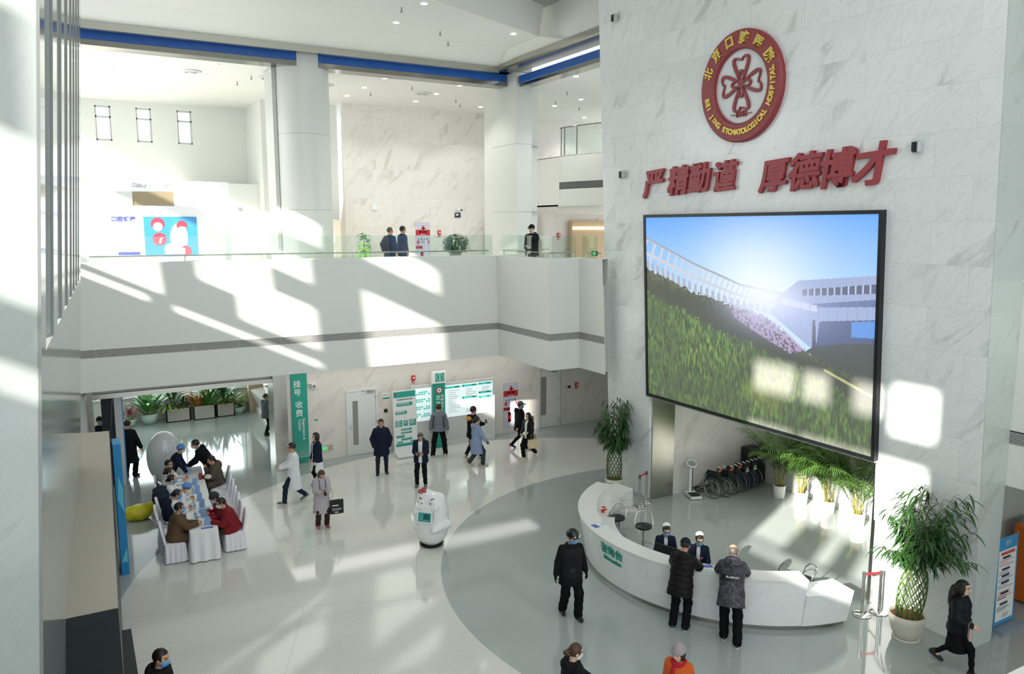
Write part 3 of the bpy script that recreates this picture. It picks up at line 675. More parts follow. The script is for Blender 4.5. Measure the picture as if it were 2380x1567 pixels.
t0 = None
for y, z, lb in ((17.84, 13.27, 'small grey wall speaker at the top left corner of the marble wall'), (17.64, 9.13, 'small grey wall speaker left of the red motto'), (8.97, 9.13, 'small grey wall speaker right of the red motto')):
    T = wall_frame(y, z)
    if t0 is None:
        t0 = thing('wall_speaker', lb, 'speaker', T((0,0,0)), 0, 'wall speakers on the marble wall')
        b = MB(); b.bbox(T((0,0,.09)), (.12,.16,.22), .03); b.build('housing', mat('speaker_grey', '#b9bdbc', .4), t0)
        b = MB(); b.add([T((x, yy, .155)) for x, yy in ((-.06,-.09),(.03,-.09),(.03,.09),(-.06,.09))], [(0,1,2,3)]); b.extrude([(T((0,0,0)).x-.165, y+dy, z+dz) for dy, dz in ((-.0,-.08),(.07,-.08),(.07,.08),(-.0,.08))], (.03,0,0)); b.build('grille', mat('speaker_black', '#1e2021', .5), t0)
        b = MB(); b.box((T((0,0,0)).x-.03, y-.02, z-.03), (T((0,0,0)).x+.0, y+.02, z+.03)); b.build('bracket', mat('speaker_grey', '#b9bdbc', .4), t0)
    else: dup(t0, T((0,0,0)), 0, lb)

# ------------------------------------------------------------------ large display screen
Y0, Y1, Z0, Z1 = 16.72, 9.60, 3.07, 8.03
t = thing('display_screen', 'huge wall display showing a grassy hill, pergola and blue sky', 'screen', (wx(5.5), 13.16, 3.07))
T = frame((wx(Z0), Y0, Z0), (0, -1, 0), (-0.05, 0, 1)); WW, HH = Y0 - Y1, (Z1 - Z0)
b = MB(); e = .075
for x0, y0, x1, y1 in ((0,0,WW,e),(0,HH-e,WW,HH),(0,e,e,HH-e),(WW-e,e,WW,HH-e)): slab(b, T, x0, y0, x1, y1, .0, .13)
b.mat(1); slab(b, T, 0, -.03, WW, 0, -.02, .12)
b.build('bezel', [mat('bezel_black', '#15171a', .35), STEEL], t)
NX, NY = 380, 270
uu, vv = np.meshgrid((np.arange(NX)+.5)/NX, (np.arange(NY)+.5)/NY)
rg = np.random.RandomState(3)
def noise2(sx, sy, seed):
    r = np.random.RandomState(seed).rand(int(sy)+2, int(sx)+2); x = uu*sx; y = vv*sy
    i, j = x.astype(int), y.astype(int); fx, fy = x-i, y-j; fx = fx*fx*(3-2*fx); fy = fy*fy*(3-2*fy)
    return (r[j,i]*(1-fx)+r[j,i+1]*fx)*(1-fy) + (r[j+1,i]*(1-fx)+r[j+1,i+1]*fx)*fy
def hexa(h): return np.array(lin(h))
img = np.zeros((NY, NX, 3))
def inside(poly):
    m = np.zeros(uu.shape, bool); n = len(poly)
    for i in range(n):
        (x0,y0),(x1,y1) = poly[i], poly[(i+1) % n]
        if y0 == y1: continue
        c = ((vv > y0) != (vv > y1)) & (uu < (x1-x0)*(vv-y0)/(y1-y0)+x0); m ^= c
    return m
def over(m, c, a=1.0):
    a = (a*np.ones(uu.shape))[..., None]*m[..., None]; img[:] = img*(1-a) + np.asarray(c)*a
sky = np.clip((vv-.55)/.45, 0, 1)[..., None]; img[:] = hexa('#a9cdf2')*(1-sky) + hexa('#3f93e6')*sky
gl = np.exp(-(((uu-.56)/.26)**2 + ((vv-.70)/.26)**2)); over(np.ones(uu.shape, bool), hexa('#dfeafb'), gl*.8)
# pergola
top = np.interp(uu, [0,.26,.49,.66,.75], [.895,.768,.676,.652,.64]); bot = np.interp(uu, [0,.25,.43,.6,.75], [.716,.62,.573,.55,.54])
band = (vv < top) & (vv > bot) & (uu < .70); w = (top - vv)/np.maximum(top-bot, .01)
lat = ((np.mod((uu*1.0 + w*.05)*19*(1+uu*1.3), 1) < .30) | (np.mod(w*2.1+.05, 1) < .24)) & band
over(lat, hexa('#b7bccb')); over(band & (w < .07), hexa('#8b93a4')); over(band & (w > .72) & (np.mod(uu*34, 1) < .5), hexa('#8f96ab'), .8)
# building
over(inside([(.655,.64),(.73,.712),(1.01,.757),(1.01,.36),(.80,.40),(.62,.55)]), hexa('#8d9bc4'))
over(inside([(.744,.674),(1.01,.722),(1.01,.684),(.744,.645)]), hexa('#3a4668')); over(inside([(.744,.674),(1.01,.722),(1.01,.684),(.744,.645)]) & (np.mod(uu*42, 1) < .28), hexa('#aeb9d8'))
over(inside([(.76,.61),(1.01,.66),(1.01,.63),(.76,.595)]), hexa('#4a5f92')); over(inside([(.66,.63),(.80,.61),(.80,.58),(.66,.60)]), hexa('#c9d3ee'), .7)
for k in range(9): x = .74+.033*k; over(inside([(x,.64),(x+.0025,.64),(x+.0025,.50),(x,.50)]), hexa('#6d7cab'), .6)
over(inside([(.81,.541),(1.01,.577),(1.01,.30),(.84,.36),(.80,.43)]), hexa('#22396e')); over(inside([(.92,.555),(1.01,.572),(1.01,.50),(.92,.49)]), hexa('#3f86d8'), .9)
over(inside([(.80,.43),(.90,.46),(1.01,.48),(1.01,.28),(.86,.34),(.76,.40)]), hexa('#1b2a2c')); over(inside([(.785,.545),(.795,.545),(.80,.42),(.785,.42)]), hexa('#20263f'))
# hill, dark band, flowers, grass
hill = vv < np.interp(uu, [0,.012,.25,.43,.6,.73,.84,1.0], [.72,.715,.618,.57,.535,.42,.36,.30]) + (noise2(160,90,5)-.5)*.022
over(hill, hexa('#232b1c')); n1 = noise2(120,60,8); edge = np.clip((vv-np.interp(uu, [0,.25,.49,.73,1], [.64,.56,.48,.37,.25]))*14, 0, 1); over(hill & (n1 > .5), hexa('#56623a'), .75*edge)
grass = vv < np.interp(uu, [0,.017,.2,.37,.5,.714,.84,1.0], [.59,.58,.51,.44,.405,.32,.28,.18]) + (noise2(90,60,9)-.5)*.04
st = noise2(330,46,11)*.6 + noise2(150,30,12)*.4; st2 = noise2(7,9,13)
over(grass, hexa('#35521f')); over(grass, hexa('#86b53c'), np.clip((st-.47)*2.6, 0, 1)*(.15+.75*st2)); over(grass, hexa('#0f1c0a'), np.clip((.52-st)*3.2, 0, 1)*.9); over(grass, hexa('#22301c'), np.clip(.35-vv, 0, .35)*1.3)
over(grass & (uu > .25) & (uu < .8), hexa('#9aa04a'), np.clip(noise2(5,6,15)-.5, 0, 1)*.7)
fl = inside([(.43,.575),(.52,.56),(.66,.50),(.76,.40),(.70,.375),(.55,.455),(.46,.51)]) & (noise2(170,110,20) > .42)
over(fl, hexa('#a889b8'), .85)
over(inside([(.83,.335),(1.0,.26),(1.0,.245),(.83,.325)]), hexa('#b9b878'), .8)
over(np.ones(uu.shape, bool), hexa('#e9efff'), np.exp(-(((uu-.60)/.13)**2 + ((vv-.62)/.10)**2))*.9)
over(np.ones(uu.shape, bool), hexa('#b9c4f0'), np.exp(-(((uu-.66)/.22)**2 + ((vv-.56)/.12)**2))*.35)
b = MB(); gx = np.linspace(e, WW-e, NX+1); gy = np.linspace(e, HH-e, NY+1)
V = [T((x, y, .10)) for y in gy for x in gx]
b.add(V, [(j*(NX+1)+i, j*(NX+1)+i+1, (j+1)*(NX+1)+i+1, (j+1)*(NX+1)+i) for j in range(NY) for i in range(NX)], False)
m, N, L, bs = nodes('led_picture'); at = N.new('ShaderNodeAttribute'); at.attribute_name = 'picture'
L.new(at.outputs['Color'], bs.inputs['Emission Color']); bs.inputs['Emission Strength'].default_value = 0.8
bs.inputs['Base Color'].default_value = (.2,.197,.185,1); bs.inputs['Roughness'].default_value = .55; bs.inputs['Specular IOR Level'].default_value = .2
o = b.build('picture_panel', m, t)
ca = o.data.color_attributes.new('picture', 'FLOAT_COLOR', 'CORNER')
cc = np.ones((NX*NY, 4, 4), np.float32); cc[:, :, :3] = img.reshape(-1, 1, 3); ca.data.foreach_set('color', cc.ravel())

# ------------------------------------------------------------------ reception desk
DC = (13.18, 12.76)
def dp(r, a, z): return (DC[0] + r*math.cos(R(a)), DC[1] + r*math.sin(R(a)), z)
def arcbox(mb, a0, a1, rin0, rout0, rin1, rout1, z0, z1, n=40, bev=0.0):
    V = []
    for i in range(n+1):
        a = a0 + (a1-a0)*i/n; V += [dp(rin0,a,z0), dp(rout0,a,z0), dp(rout1,a,z1), dp(rin1,a,z1)]
    F = []
    for i in range(n):
        for k in range(4): F.append((4*i+k, 4*i+(k+1) % 4, 4*i+4+(k+1) % 4, 4*i+4+k))
    F += [(0,3,2,1), (4*n,4*n+1,4*n+2,4*n+3)]; mb.add(V, F, False)
t = thing('reception_desk', 'long curved white information desk with teal lettering on the grey floor', 'desk', (9.7, 12.76, 0))
b = MB(); arcbox(b, 116, 246, 3.42, 3.50, 3.56, 3.665, .10, 1.055); b.build('front_panel', M_QUARTZ, t)
b = MB(); arcbox(b, 115.6, 246.3, 3.24, 3.675, 3.24, 3.68, 1.055, 1.10); b.build('counter_top', LACQ, t)
b = MB(); arcbox(b, 116, 246, 3.24, 3.28, 3.24, 3.28, .74, 1.055); arcbox(b, 116, 116.6, 3.24, 3.5, 3.24, 3.66, .75, 1.055, 1); b.build('upstand', LACQ, t)
b = MB(); arcbox(b, 99, 262, 3.20, 3.44, 3.20, 3.44, 0, .10); b.build('plinth', STEEL, t)
b = MB(); arcbox(b, 116, 140, 2.98, 3.26, 2.98, 3.26, .70, .74, 10); arcbox(b, 140, 250, 2.80, 3.26, 2.80, 3.26, .70, .74); arcbox(b, 99, 108, 3.24, 3.85, 3.24, 3.85, .72, .76, 8); arcbox(b, 108, 116.2, 3.12, 3.85, 3.12, 3.85, .72, .76, 8); b.build('work_surface', LACQ, t)
b = MB(); arcbox(b, 246, 262, 3.10, 3.52, 3.10, 3.665, .10, .78, 8); b.build('low_end', M_QUARTZ, t); b = MB(); arcbox(b, 108.5, 116, 3.25, 3.52, 3.25, 3.62, .10, .72, 8); b.build('low_end', M_QUARTZ, t)
b = MB()
def curve_text(mb, s, size, ac, z, bold, step=None):
    g = text_geo(s, size, .02, bold, spacing=1.12 if step else 1.0)
    for p, in ((p,) for p in ()): pass
    def T(p):
        zz = z + p[1]; rr = 3.50 + .165*(zz-.1)/.955 + .012 + p[2]; a = ac + math.degrees(p[0]/3.6)
        return Vector(dp(rr, a, zz))
    put(mb, g, T)
curve_text(b, '咨询台', .235, 181, .87, .005, True); curve_text(b, 'information', .125, 181, .675, .002)
b.build('lettering', TEAL, t)
# leaflets and objects on the desk
def flat_paper(name, label, cat, c, ex, w, h, mats, draw, z=None, group=None):
    ex = Vector(ex).normalized(); T = frame(c, ex, Vector((0,0,1)).cross(ex))
    b = MB(); slab(b, T, -w/2, -h/2, w/2, h/2, 0.001, .004); draw(b, lambda p: T((p[0], p[1], p[2]+.005)))
    return tag(b.build(name, mats), label, cat, group)
PAPER = mat('paper_white', '#e8eaea', .5, var=.01); PRINT_B = mat('print_blue', '#5b68b8', .5); PRINT_L = mat('print_light_blue', '#a9cfe6', .5); INK = mat('ink_grey', '#6a6f75', .6)
def leaflet(b, T):
    b.mat(1); rect(b, T, .06, -.10, .19, .10); b.mat(2); rect(b, T, -.19, -.10, -.14, .10); b.mat(3)
    for k in range(3): rect(b, T, -.11, .05-k*.05, -.01-.02*k, .065-k*.05)
for ang, r_, lb in ((165.8, 3.40, 'leaflet with a purple block on the desk top above the teal lettering'), (216.6, 3.46, 'leaflet with a purple block on the desk top between the two leaning men')):
    p = dp(r_, ang, 1.10); flat_paper('leaflet', lb, 'leaflet', p, Vector((math.cos(R(ang+20)), math.sin(R(ang+20)), 0)) * (1 if ang < 200 else -1), .40, .21, [PAPER, PRINT_B, PRINT_L, INK], leaflet, group='leaflets on the desk top')
t = thing('computer_monitor', 'black computer monitor standing behind the desk top before the nurses', 'monitor', dp(2.95, 198, .74))
def place(c, yaw):  # local frame: x right, y forward
    return frame(c, (math.cos(yaw), math.sin(yaw), 0), (-math.sin(yaw), math.cos(yaw), 0))
T = place(dp(2.98, 198, .74), R(198+90))
b = MB(); slab(b, T, -.29, -.02, .29, .02, .09, .42); b.build('display', BLACK, t)
b = MB(); slab(b, T, -.10, -.08, .10, .08, 0, .012); slab(b, T, -.03, -.045, .03, -.02, .012, .25); b.build('stand', BLACK, t)
t = thing('paper_flower', 'small red flower decoration lying on the work surface of the desk', 'flower', dp(3.12, 135, .74))
for k, (dx, dz) in enumerate(((0,0),(.06,.03),(.02,.08))):
    b = MB(); c = Vector(dp(3.12, 135, .79+dz)) + Vector((dx*.4,-dx,0))
    for j in range(5): b.ell(c + Vector((math.cos(j*1.257)*.03, math.sin(j*1.257)*.03, .01)), (.028,.028,.014), nu=8, nv=5)
    b.build('blossom', mat('flower_red', '#d8432a', .5), t)
b = MB(); b.lathe([(.03,0),(.045,.02),(.035,.06)], dp(3.12,135,.74), 12); b.build('holder', mat('flower_red', '#d8432a', .5), t)
t = thing('drawer_unit', 'white three drawer cabinet under the far end of the desk', 'cabinet', (12.4, 16.1, 0))
T = frame((12.40, 15.98, 0), (.97, -.17, 0), (.17, .97, 0))
b = MB(); slab(b, T, -.22, .0, .26, .42, .04, .715); b.build('body', LACQ, t)
for k in range(3):
    b = MB(); slab(b, T, -.215, -.022, .255, 0, .07+k*.215, .275+k*.215); d_ = b.build('drawer', mat('drawer_front', '#dfe1de', .3), t)
    if k == 2:
        h = MB(); h.cyl(T((.19,-.02,.66)), T((.19,-.035,.66)), .012, n=10); h.build('lock', CHROME, t)
t = thing('cardboard_box', 'stack of pale marbled boxes on the floor beside the desk drawers', 'box', (12.05, 15.2, 0))
T = frame((12.15, 15.45, 0), (.80, -.60, 0), (.60, .80, 0))
b = MB(); slab(b, T, -.22, -.16, .22, .16, 0, .42); b.build('carton', mat('pale_box', '#c9ccca', .6, var=.1, scale=4), t)
b = MB(); slab(b, T, -.222, -.05, .222, .05, .415, .423); b.build('tape', mat('box_tape', '#d9d8d0', .3), t)

def make_stool(label, loc, rz):
    t = thing('swivel_stool', label, 'stool', loc, rz, 'swivel stools behind the desk')
    b = MB(); b.lathe([(0,.655),(.17,.655),(.20,.68),(.205,.70),(.19,.725),(0,.735)], n=28); b.build('seat', mat('stool_black', '#1a1c1e', .45), t, False)
    b = MB(); b.tube([(-.20,.02,.66),(-.215,.06,.72),(-.20,.10,.88),(-.16,.17,.97),(-.06,.215,1.0),(.06,.215,1.0),(.16,.17,.97),(.20,.10,.88),(.215,.06,.72),(.20,.02,.66)], .013, 8); b.build('back_rail', CHROME, t, False)
    b = MB(); b.cyl((0,0,.12),(0,0,.66),.025,.022); b.cyl((0,0,.06),(0,0,.30),.034); b.build('column', CHROME, t, False)
    b = MB(); b.tube([(.215*math.cos(i*PI/10), .215*math.sin(i*PI/10), .24) for i in range(20)], .010, 8, True)
    for i in range(4): b.cyl((0,0,.24),(.21*math.cos(i*PI/2),.21*math.sin(i*PI/2),.24),.006,n=6)
    b.build('foot_ring', CHROME, t, False)
    b = MB()
    for i in range(5):
        a = i*2*PI/5; b.cyl((0,0,.09),(.27*math.cos(a),.27*math.sin(a),.045),.028,.014,8); b.cyl((.27*math.cos(a),.27*math.sin(a),0),(.27*math.cos(a),.27*math.sin(a),.05),.02,n=8)
    b.build('base', BLACK, t, False)
    return t
st = make_stool('black swivel stool with chrome back standing clear of the desk', (11.35, 13.85, 0), R(-40))
dup(st, (11.13, 14.60, 0), R(-75), 'black swivel stool half hidden under the desk beside the drawers')
dup(st, (11.92, 10.35, 0), R(-125), 'swivel stool hidden behind the desk top, left of two chrome rails')
dup(st, (12.35, 10.05, 0), R(-120), 'swivel stool hidden behind the desk top, right of two chrome rails')

# ------------------------------------------------------------------ queue barriers
def barrier_post(label, loc):
    t = thing('barrier_post', label, 'post', loc, 0, 'chrome queue barrier posts')
    b = MB(); b.lathe([(0,0),(.17,0),(.175,.012),(.16,.028),(.06,.04),(0,.045)], n=32); b.build('base', CHROME, t, False)
    b = MB(); b.cyl((0,0,.04),(0,0,.86),.034,n=20); b.build('pole', CHROME, t, False)
    b = MB(); b.cyl((0,0,.80),(0,0,.90),.038,n=20); b.build('head', mat('post_head_grey', '#6d6f70', .3, .7), t, False)
    return t
bp = barrier_post('chrome barrier post by the steel jamb, nearer of the pair', (13.30, 16.45, 0))
dup(bp, (13.68, 16.62, 0), 0, 'chrome barrier post touching the marble wall by the steel jamb')
dup(bp, (13.31, 9.39, 0), 0, 'chrome barrier post left of the pair by the large bamboo')
dup(bp, (13.69, 9.28, 0), 0, 'chrome barrier post against the marble wall by the large bamboo')
for a, c, lb in (((13.30,16.45),(13.68,16.62),'short red belt between the barrier posts by the steel jamb'), ((13.31,9.39),(13.69,9.28),'short red belt between the barrier posts by the large bamboo')):
    A = Vector((*a, .86)); B = Vector((*c, .86)); d = (B-A).normalized(); nn = d.cross(Vector((0,0,1)))*.002; b = MB()
    A += d*.037; B -= d*.037
    b.extrude([A + nn - Vector((0,0,.025)), B + nn - Vector((0,0,.025)), B + nn + Vector((0,0,.025)), A + nn + Vector((0,0,.025))], -2*nn)
    tag(b.build('barrier_belt', mat('belt_red', '#d21f2b', .5)), lb, 'belt', 'red barrier belts')

# ------------------------------------------------------------------ signs on the ground floor back wall
def wallT(x, z, y=25.095): return frame((x, y, z), (1,0,0), (0,0,1))   # z axis of the frame points to -y
def bars(mb, T, x0, x1, y, n, dy, h, seed=1, z=.002, gap=.0):
    r = random.Random(seed)
    for k in range(n):
        xe = x1 - (x1-x0)*r.random()*.45; rect(mb, T, x0, y-k*dy, xe, y-k*dy+h, z)
t = thing('hanging_banner', 'tall teal banner with white registration lettering on the back wall', 'sign', (6.14, 25.09, 0.02))
T = wallT(5.89, 0.02, 25.09); b = MB(); slab(b, T, 0, 0, .52, 3.2, 0, .03); b.build('panel', TEAL, t)
b = MB()
for ch, x, z in (('挂',.20,2.62),('号',.20,2.34),('收',.24,1.93),('费',.24,1.65)): put(b, text_geo(ch, .25, .004, .002), lambda p: T((p[0]+x, p[1]+z, p[2]+.034)))
for s, x, z in (('Registration &', .37, 1.12), ('Cashier', .24, 1.27)): put(b, text_geo(s, .125, .004, 0.001), lambda p: T((x + p[1], z - p[0], p[2]+.034)))
for j in range(9):
    for i in range(8):
        rr = .004 + .0016*(9-j)
        disc(b, T, .10 + i*.055 + (j % 2)*.027, .20 + j*.062, rr, .033, 8)
b.build('lettering', SIGNW, t)
t = thing('information_pylon', 'teal information totem with a white head in front of the directory board', 'sign', (10.87, 24.55, 0))
T = wallT(10.64, 0, 24.55); b = MB(); slab(b, T, .02, 0, .46, 2.32, -.09, 0); b.build('body', TEAL, t)
b = MB(); slab(b, T, -.03, 2.30, .49, 2.72, -.10, .02); b.build('head', SIGNW, t)
b = MB(); rr = [(.14+.05*math.cos(a), .36) for a in ()]
slab(b, T, .09, 2.36, .43, 2.66, .021, .026); b.build('head_panel', TEAL, t)
b = MB()
for i in range(24):
    a0, a1 = 2*PI*i/24, 2*PI*(i+1)/24
    b.quad(*[T((.26 + r_*math.cos(a), 2.51 + r_*math.sin(a), .029)) for r_, a in ((.12,a0),(.135,a0),(.135,a1),(.12,a1))])
put(b, text_geo('i', .25, .004, .006), lambda p: T((p[0]+.26, p[1]+2.505, p[2]+.03)))
for k, ch in enumerate('北京口腔医院'): put(b, text_geo(ch, .20, .004, .003), lambda p: T((p[0]+.20, p[1]+1.78-k*.23, p[2]+.004)))
for k, ch in enumerate('首都医科大学附属'): put(b, text_geo(ch, .105, .004, .001), lambda p: T((p[0]+.36, p[1]+1.83-k*.125, p[2]+.004)))
b.build('lettering', SIGNW, t)
b = MB(); disc(b, T, .24, 2.05, .12, .003); b.mat(1); disc(b, T, .24, 2.05, .085, .005); b.mat(0); disc(b, T, .24, 2.05, .03, .007, 12); b.build('round_mark', [RED, SIGNW], t)
b = MB(); slab(b, T, -.02, -.0, .50, .03, -.10, .06); b.build('foot', mat('pylon_foot', '#2c8a7a', .4), t)
t = thing('directory_board', 'wide white floor directory with lit panels behind the information totem', 'sign', (11.5, 24.72, 0))
T = wallT(9.88, 0, 24.66); b = MB(); slab(b, T, 0, 0, 3.25, 2.26, -.14, 0); b.build('board', mat('board_grey_white', '#d3d5d2', .4, var=.01), t)
LIT = lamp_mat('lit_panel_white', (.80,.93,.94), .32)
b = MB(); slab(b, T, .07, 1.0, .74, 2.16, .0, .012); b.build('lit_panel', LIT, t)
b = MB(); slab(b, T, 1.22, 1.02, 3.16, 2.16, .0, .012); b.build('lit_panel', LIT, t)
b = MB()
for k in range(4):
    z = 2.0 - k*.26
    for i in range(6):
        for j in range(2):
            if (i+j+k) % 5: rect(b, T, .17+i*.09, z-j*.07, .24+i*.09, z-j*.07+.05, .014)
for x, z, w in ((1.25,2.05,.62),(1.92,2.06,.62),(2.58,2.07,.54),(1.92,1.62,.62),(2.58,1.75,.54),(2.58,1.58,.54)): rect(b, T, x, z, x+w, z+.07, .014)
b.build('teal_headings', mat('lit_teal', '#3fc4b4', .4, emit=.25), t)
b = MB()
for n_, x, z in (('1',1.27,2.085),('2',1.95,2.095),('3',1.95,1.655),('4',2.62,2.105),('5',2.62,1.785),('6',2.62,1.615)): put(b, text_geo(n_, .085, .002, .004), lambda p: T((p[0]+x+.02, p[1]+z, .017)))
for x, z in ((1.72,2.085),(2.39,2.095),(2.39,1.655),(2.98,2.105),(2.98,1.785),(2.98,1.615)): put(b, text_geo('门诊区', .05, .002, .002), lambda p: T((p[0]+x, p[1]+z, .017)))
b.build('heading_text', SIGNW, t)
b = MB(); bars(b, T, 1.40, 1.85, 1.96, 12, .07, .013, 1, .014); bars(b, T, 2.08, 2.5, 1.97, 5, .062, .013, 2, .014); bars(b, T, 2.08, 2.45, 1.54, 8, .06, .013, 3, .014); bars(b, T, 2.72, 3.05, 1.98, 4, .06, .013, 4, .014)
b.build('text_lines', mat('ink_soft', '#8a9aa0', .6), t)
b = MB()
for j in range(8):
    for i in range(46):
        if .35 + i*.0 < 1: 
            x = .1 + i*.068 + (j % 2)*.034
            if .72 < x < 1.22: continue
            disc(b, T, x, .22 + j*.055, .006 + .0012*(8-j), .002, 6)
b.build('dot_pattern', mat('dot_grey', '#8f9391', .6), t)
t = thing('standee', 'freestanding white and teal notice board left of the directory', 'sign', (9.5, 24.45, 0))
T = frame((9.10, 24.30, .0), (1, .04, 0), (0, .05, 1)); b = MB(); slab(b, T, 0, .12, .86, 2.22, -.03, 0); b.build('panel', SIGNW, t)
b = MB(); b.add([T((-.03,0,.42)), T((.89,0,.42)), T((.89,.04,.42)), T((.86,.16,.0)), T((0,.16,.0)), T((-.03,.04,.42)), T((-.03,0,-.1)), T((.89,0,-.1)), T((.86,.16,-.06)), T((0,.16,-.06))],
    [(0,1,2,5),(5,2,3,4),(6,0,5,4,9),(1,7,8,3,2),(4,3,8,9),(6,7,1,0)], False); b.build('foot', mat('standee_foot', '#d9dbdb', .4), t)
b = MB(); rect(b, T, .03, 1.98, .83, 2.18, .003); rect(b, T, .06, .30, .82, .40, .003)
for x, z, w, h in ((.13,1.68,.58,.12),(.08,1.40,.42,.11),(.06,.98,.26,.22),(.36,.99,.16,.20),(.57,.98,.25,.22),(.26,.84,.40,.07),(.26,.73,.40,.07),(.08,.60,.30,.09),(.26,.50,.40,.08),(.60,.42,.18,.05),(.10,.42,.22,.05)): rect(b, T, x, z, x+w, z+h, .003)
b.build('teal_print', TEALL, t)
b = MB()
for x, z, n_, w in ((.16,1.77,2,.5),(.11,1.48,2,.36),(.08,1.17,5,.22),(.38,1.16,3,.12),(.59,1.17,4,.21),(.28,.885,1,.36),(.28,.775,1,.36),(.10,.665,1,.26),(.28,.56,1,.36)): bars(b, T, x, x+w, z, n_, .04, .014, 7, .005)
b.build('white_print', SIGNW, t)
b = MB(); put(b, text_geo('门诊患者预约就诊流程', .062, .002, .001), lambda p: T((p[0]+.43, p[1]+1.90, .004))); b.mat(1); disc(b, T, .09, 2.11, .035, .006, 12); b.build('heading_text', [mat('ink_dark', '#33383c', .6), RED], t)

def hydrant_poster(label, x0, z0, y):
    t = thing('fire_hydrant_poster', label, 'poster', (x0, y, z0), 0, 'fire hydrant posters')
    T = wallT(x0, z0, y); b = MB(); slab(b, T, 0, 0, .62, 1.72, 0, .008); b.build('sheet', mat('poster_lilac', '#c9c9d8', .5), t)
    b = MB(); rect(b, T, 0, 1.20, .62, 1.42, .010)
    for x, z, w, h in ((.27,1.42,.10,.12),(.24,1.46,.16,.03),(.29,1.54,.06,.04),(.25,1.575,.14,.012),(.37,1.45,.05,.05),(.05,.86,.10,.13),(.52,.88,.04,.12),(.56,.90,.05,.03),(.0,.66,.28,.12),(.19,.24,.13,.30),(.22,.54,.07,.05),(.14,.57,.12,.02)): rect(b, T, x, z, x+w, z+h, .010)
    disc(b, T, .255, .26, .065, .010, 14); disc(b, T, .255, .53, .065, .010, 14)
    b.build('red_print', RED, t)
    b = MB(); put(b, text_geo('消火栓', .12, .002, .002), lambda p: T((p[0]+.31, p[1]+1.33, .013))); rect(b, T, .2, 1.225, .42, 1.24, .013); put(b, text_geo('灭火器', .07, .002, .001), lambda p: T((p[0]+.14, p[1]+.72, .013)))
    for k, ch in enumerate('灭火器'): put(b, text_geo(ch, .075, .002, .001), lambda p: T((p[0]+.255, p[1]+.47-k*.09, .013)))
    b.build('white_print', SIGNW, t)
    b = MB()
    for k in range(4): rect(b, T, .10+k*.12, 1.03, .15+k*.12, 1.07+.02*(k % 2), .010); rect(b, T, .08+k*.12, 1.01, .17+k*.12, 1.016, .010)
    bars(b, T, .2, .45, .97, 3, .035, .01, 5, .010); b.build('black_print', mat('ink_dark', '#33383c', .6), t)
    return t
hydrant_poster('red and lilac fire hydrant poster on the ground floor wall', 13.73, .20, 25.09)
hydrant_poster('red and lilac fire hydrant poster on the gallery marble wall', 12.13, 6.16, 29.49)
def fire_bell(label, x, y, z):
    t = thing('fire_alarm_bell', label, 'alarm', (x, y, z), 0, 'red fire alarms')
    T = wallT(x, z, y); b = MB(); slab(b, T, -.06, -.02, .06, .14, 0, .07); b.build('sounder', RED, t)
    b = MB(); slab(b, T, -.045, -.13, .045, -.04, 0, .03); b.build('call_point', RED, t)
    b = MB(); rect(b, T, -.03, -.10, .03, -.07, .032); disc(b, T, 0, .06, .035, .072, 12); b.build('front_plate', SIGNW, t)
    return t
fire_bell('red fire alarm above the teal notice boards', 10.13, 25.095, 2.42); fire_bell('red fire alarm in the corridor right of the far door', 17.0, 25.095, 1.5)
fire_bell('red fire alarm between hydrant poster and plant on the gallery', 13.16, 29.495, 7.42); fire_bell('red fire alarm under the third level balcony', 18.1, 28.195, 7.3)
t = thing('exit_sign', 'green lit exit sign low on the back wall by the banner', 'sign', (6.95, 25.09, .38))
T = wallT(6.78, .30, 25.095); b = MB(); slab(b, T, 0, 0, .42, .17, 0, .02); b.build('plate', STEEL, t)
b = MB(); slab(b, T, .04, .02, .24, .15, .02, .025); b.build('lit_face', mat('exit_green', '#3fae62', .4, emit=.8), t)
b = MB(); rect(b, T, .15, .03, .17, .14, .027); rect(b, T, .17, .12, .21, .14, .027); rect(b, T, .20, .03, .215, .14, .027); disc(b, T, .11, .12, .014, .027, 8); b.quad(T((.07,.05,.027)), T((.12,.09,.027)), T((.10,.11,.027)), T((.06,.07,.027))); b.build('running_figure', SIGNW, t)
t = thing('exit_sign', 'green lit exit sign on the gallery railing near the right wall', 'sign', (13.3, 18.62, 6.95))
b = MB(); b.box((13.38,18.75,6.86),(13.40,19.02,7.0)); b.build('plate', BLACK, t); b = MB(); b.box((13.374,18.8,6.88),(13.381,18.97,6.98)); b.build('lit_face', mat('exit_green', '#3fae62', .4, emit=.8), t)
def small_box(name, label, cat, x, z, w, h, d, m, y=25.095, extra=None):
    T = wallT(x, z, y); b = MB(); slab(b, T, 0, 0, w, h, 0, d)
    if extra:
        b.mat(1); rect(b, T, w*.2, h*.2, w*.8, h*.8, d+.002)
    return tag(b.build(name, [m] + ([extra] if extra else [])), label, cat)
small_box('door_sign', 'white name plate with a teal stripe right of the door', 'sign', 9.0, 1.84, .24, .20, .01, SIGNW, extra=None)
b = MB(); T = wallT(9.0, 1.84); rect(b, T, 0, .0, .24, .05, .012); put(b, text_geo('医生办公', .05, .001), lambda p: T((p[0]+.12, p[1]+.13, .012))); o = b.build('teal_stripe', TEAL); o.parent = bpy.data.objects['door_sign']
small_box('card_reader', 'black card reader on the wall right of the door', 'card reader', 9.04, 1.36, .12, .12, .02, BLACK, extra=mat('reader_face', '#2a2d30', .2))
small_box('switch_box', 'grey metal socket plate behind the woman with the cream bag', 'socket', 14.86, .36, .18, .16, .02, STEEL)
small_box('wall_plate', 'small white and teal plate beside the teal banner', 'sign', 6.62, 1.36, .12, .05, .008, TEALL)
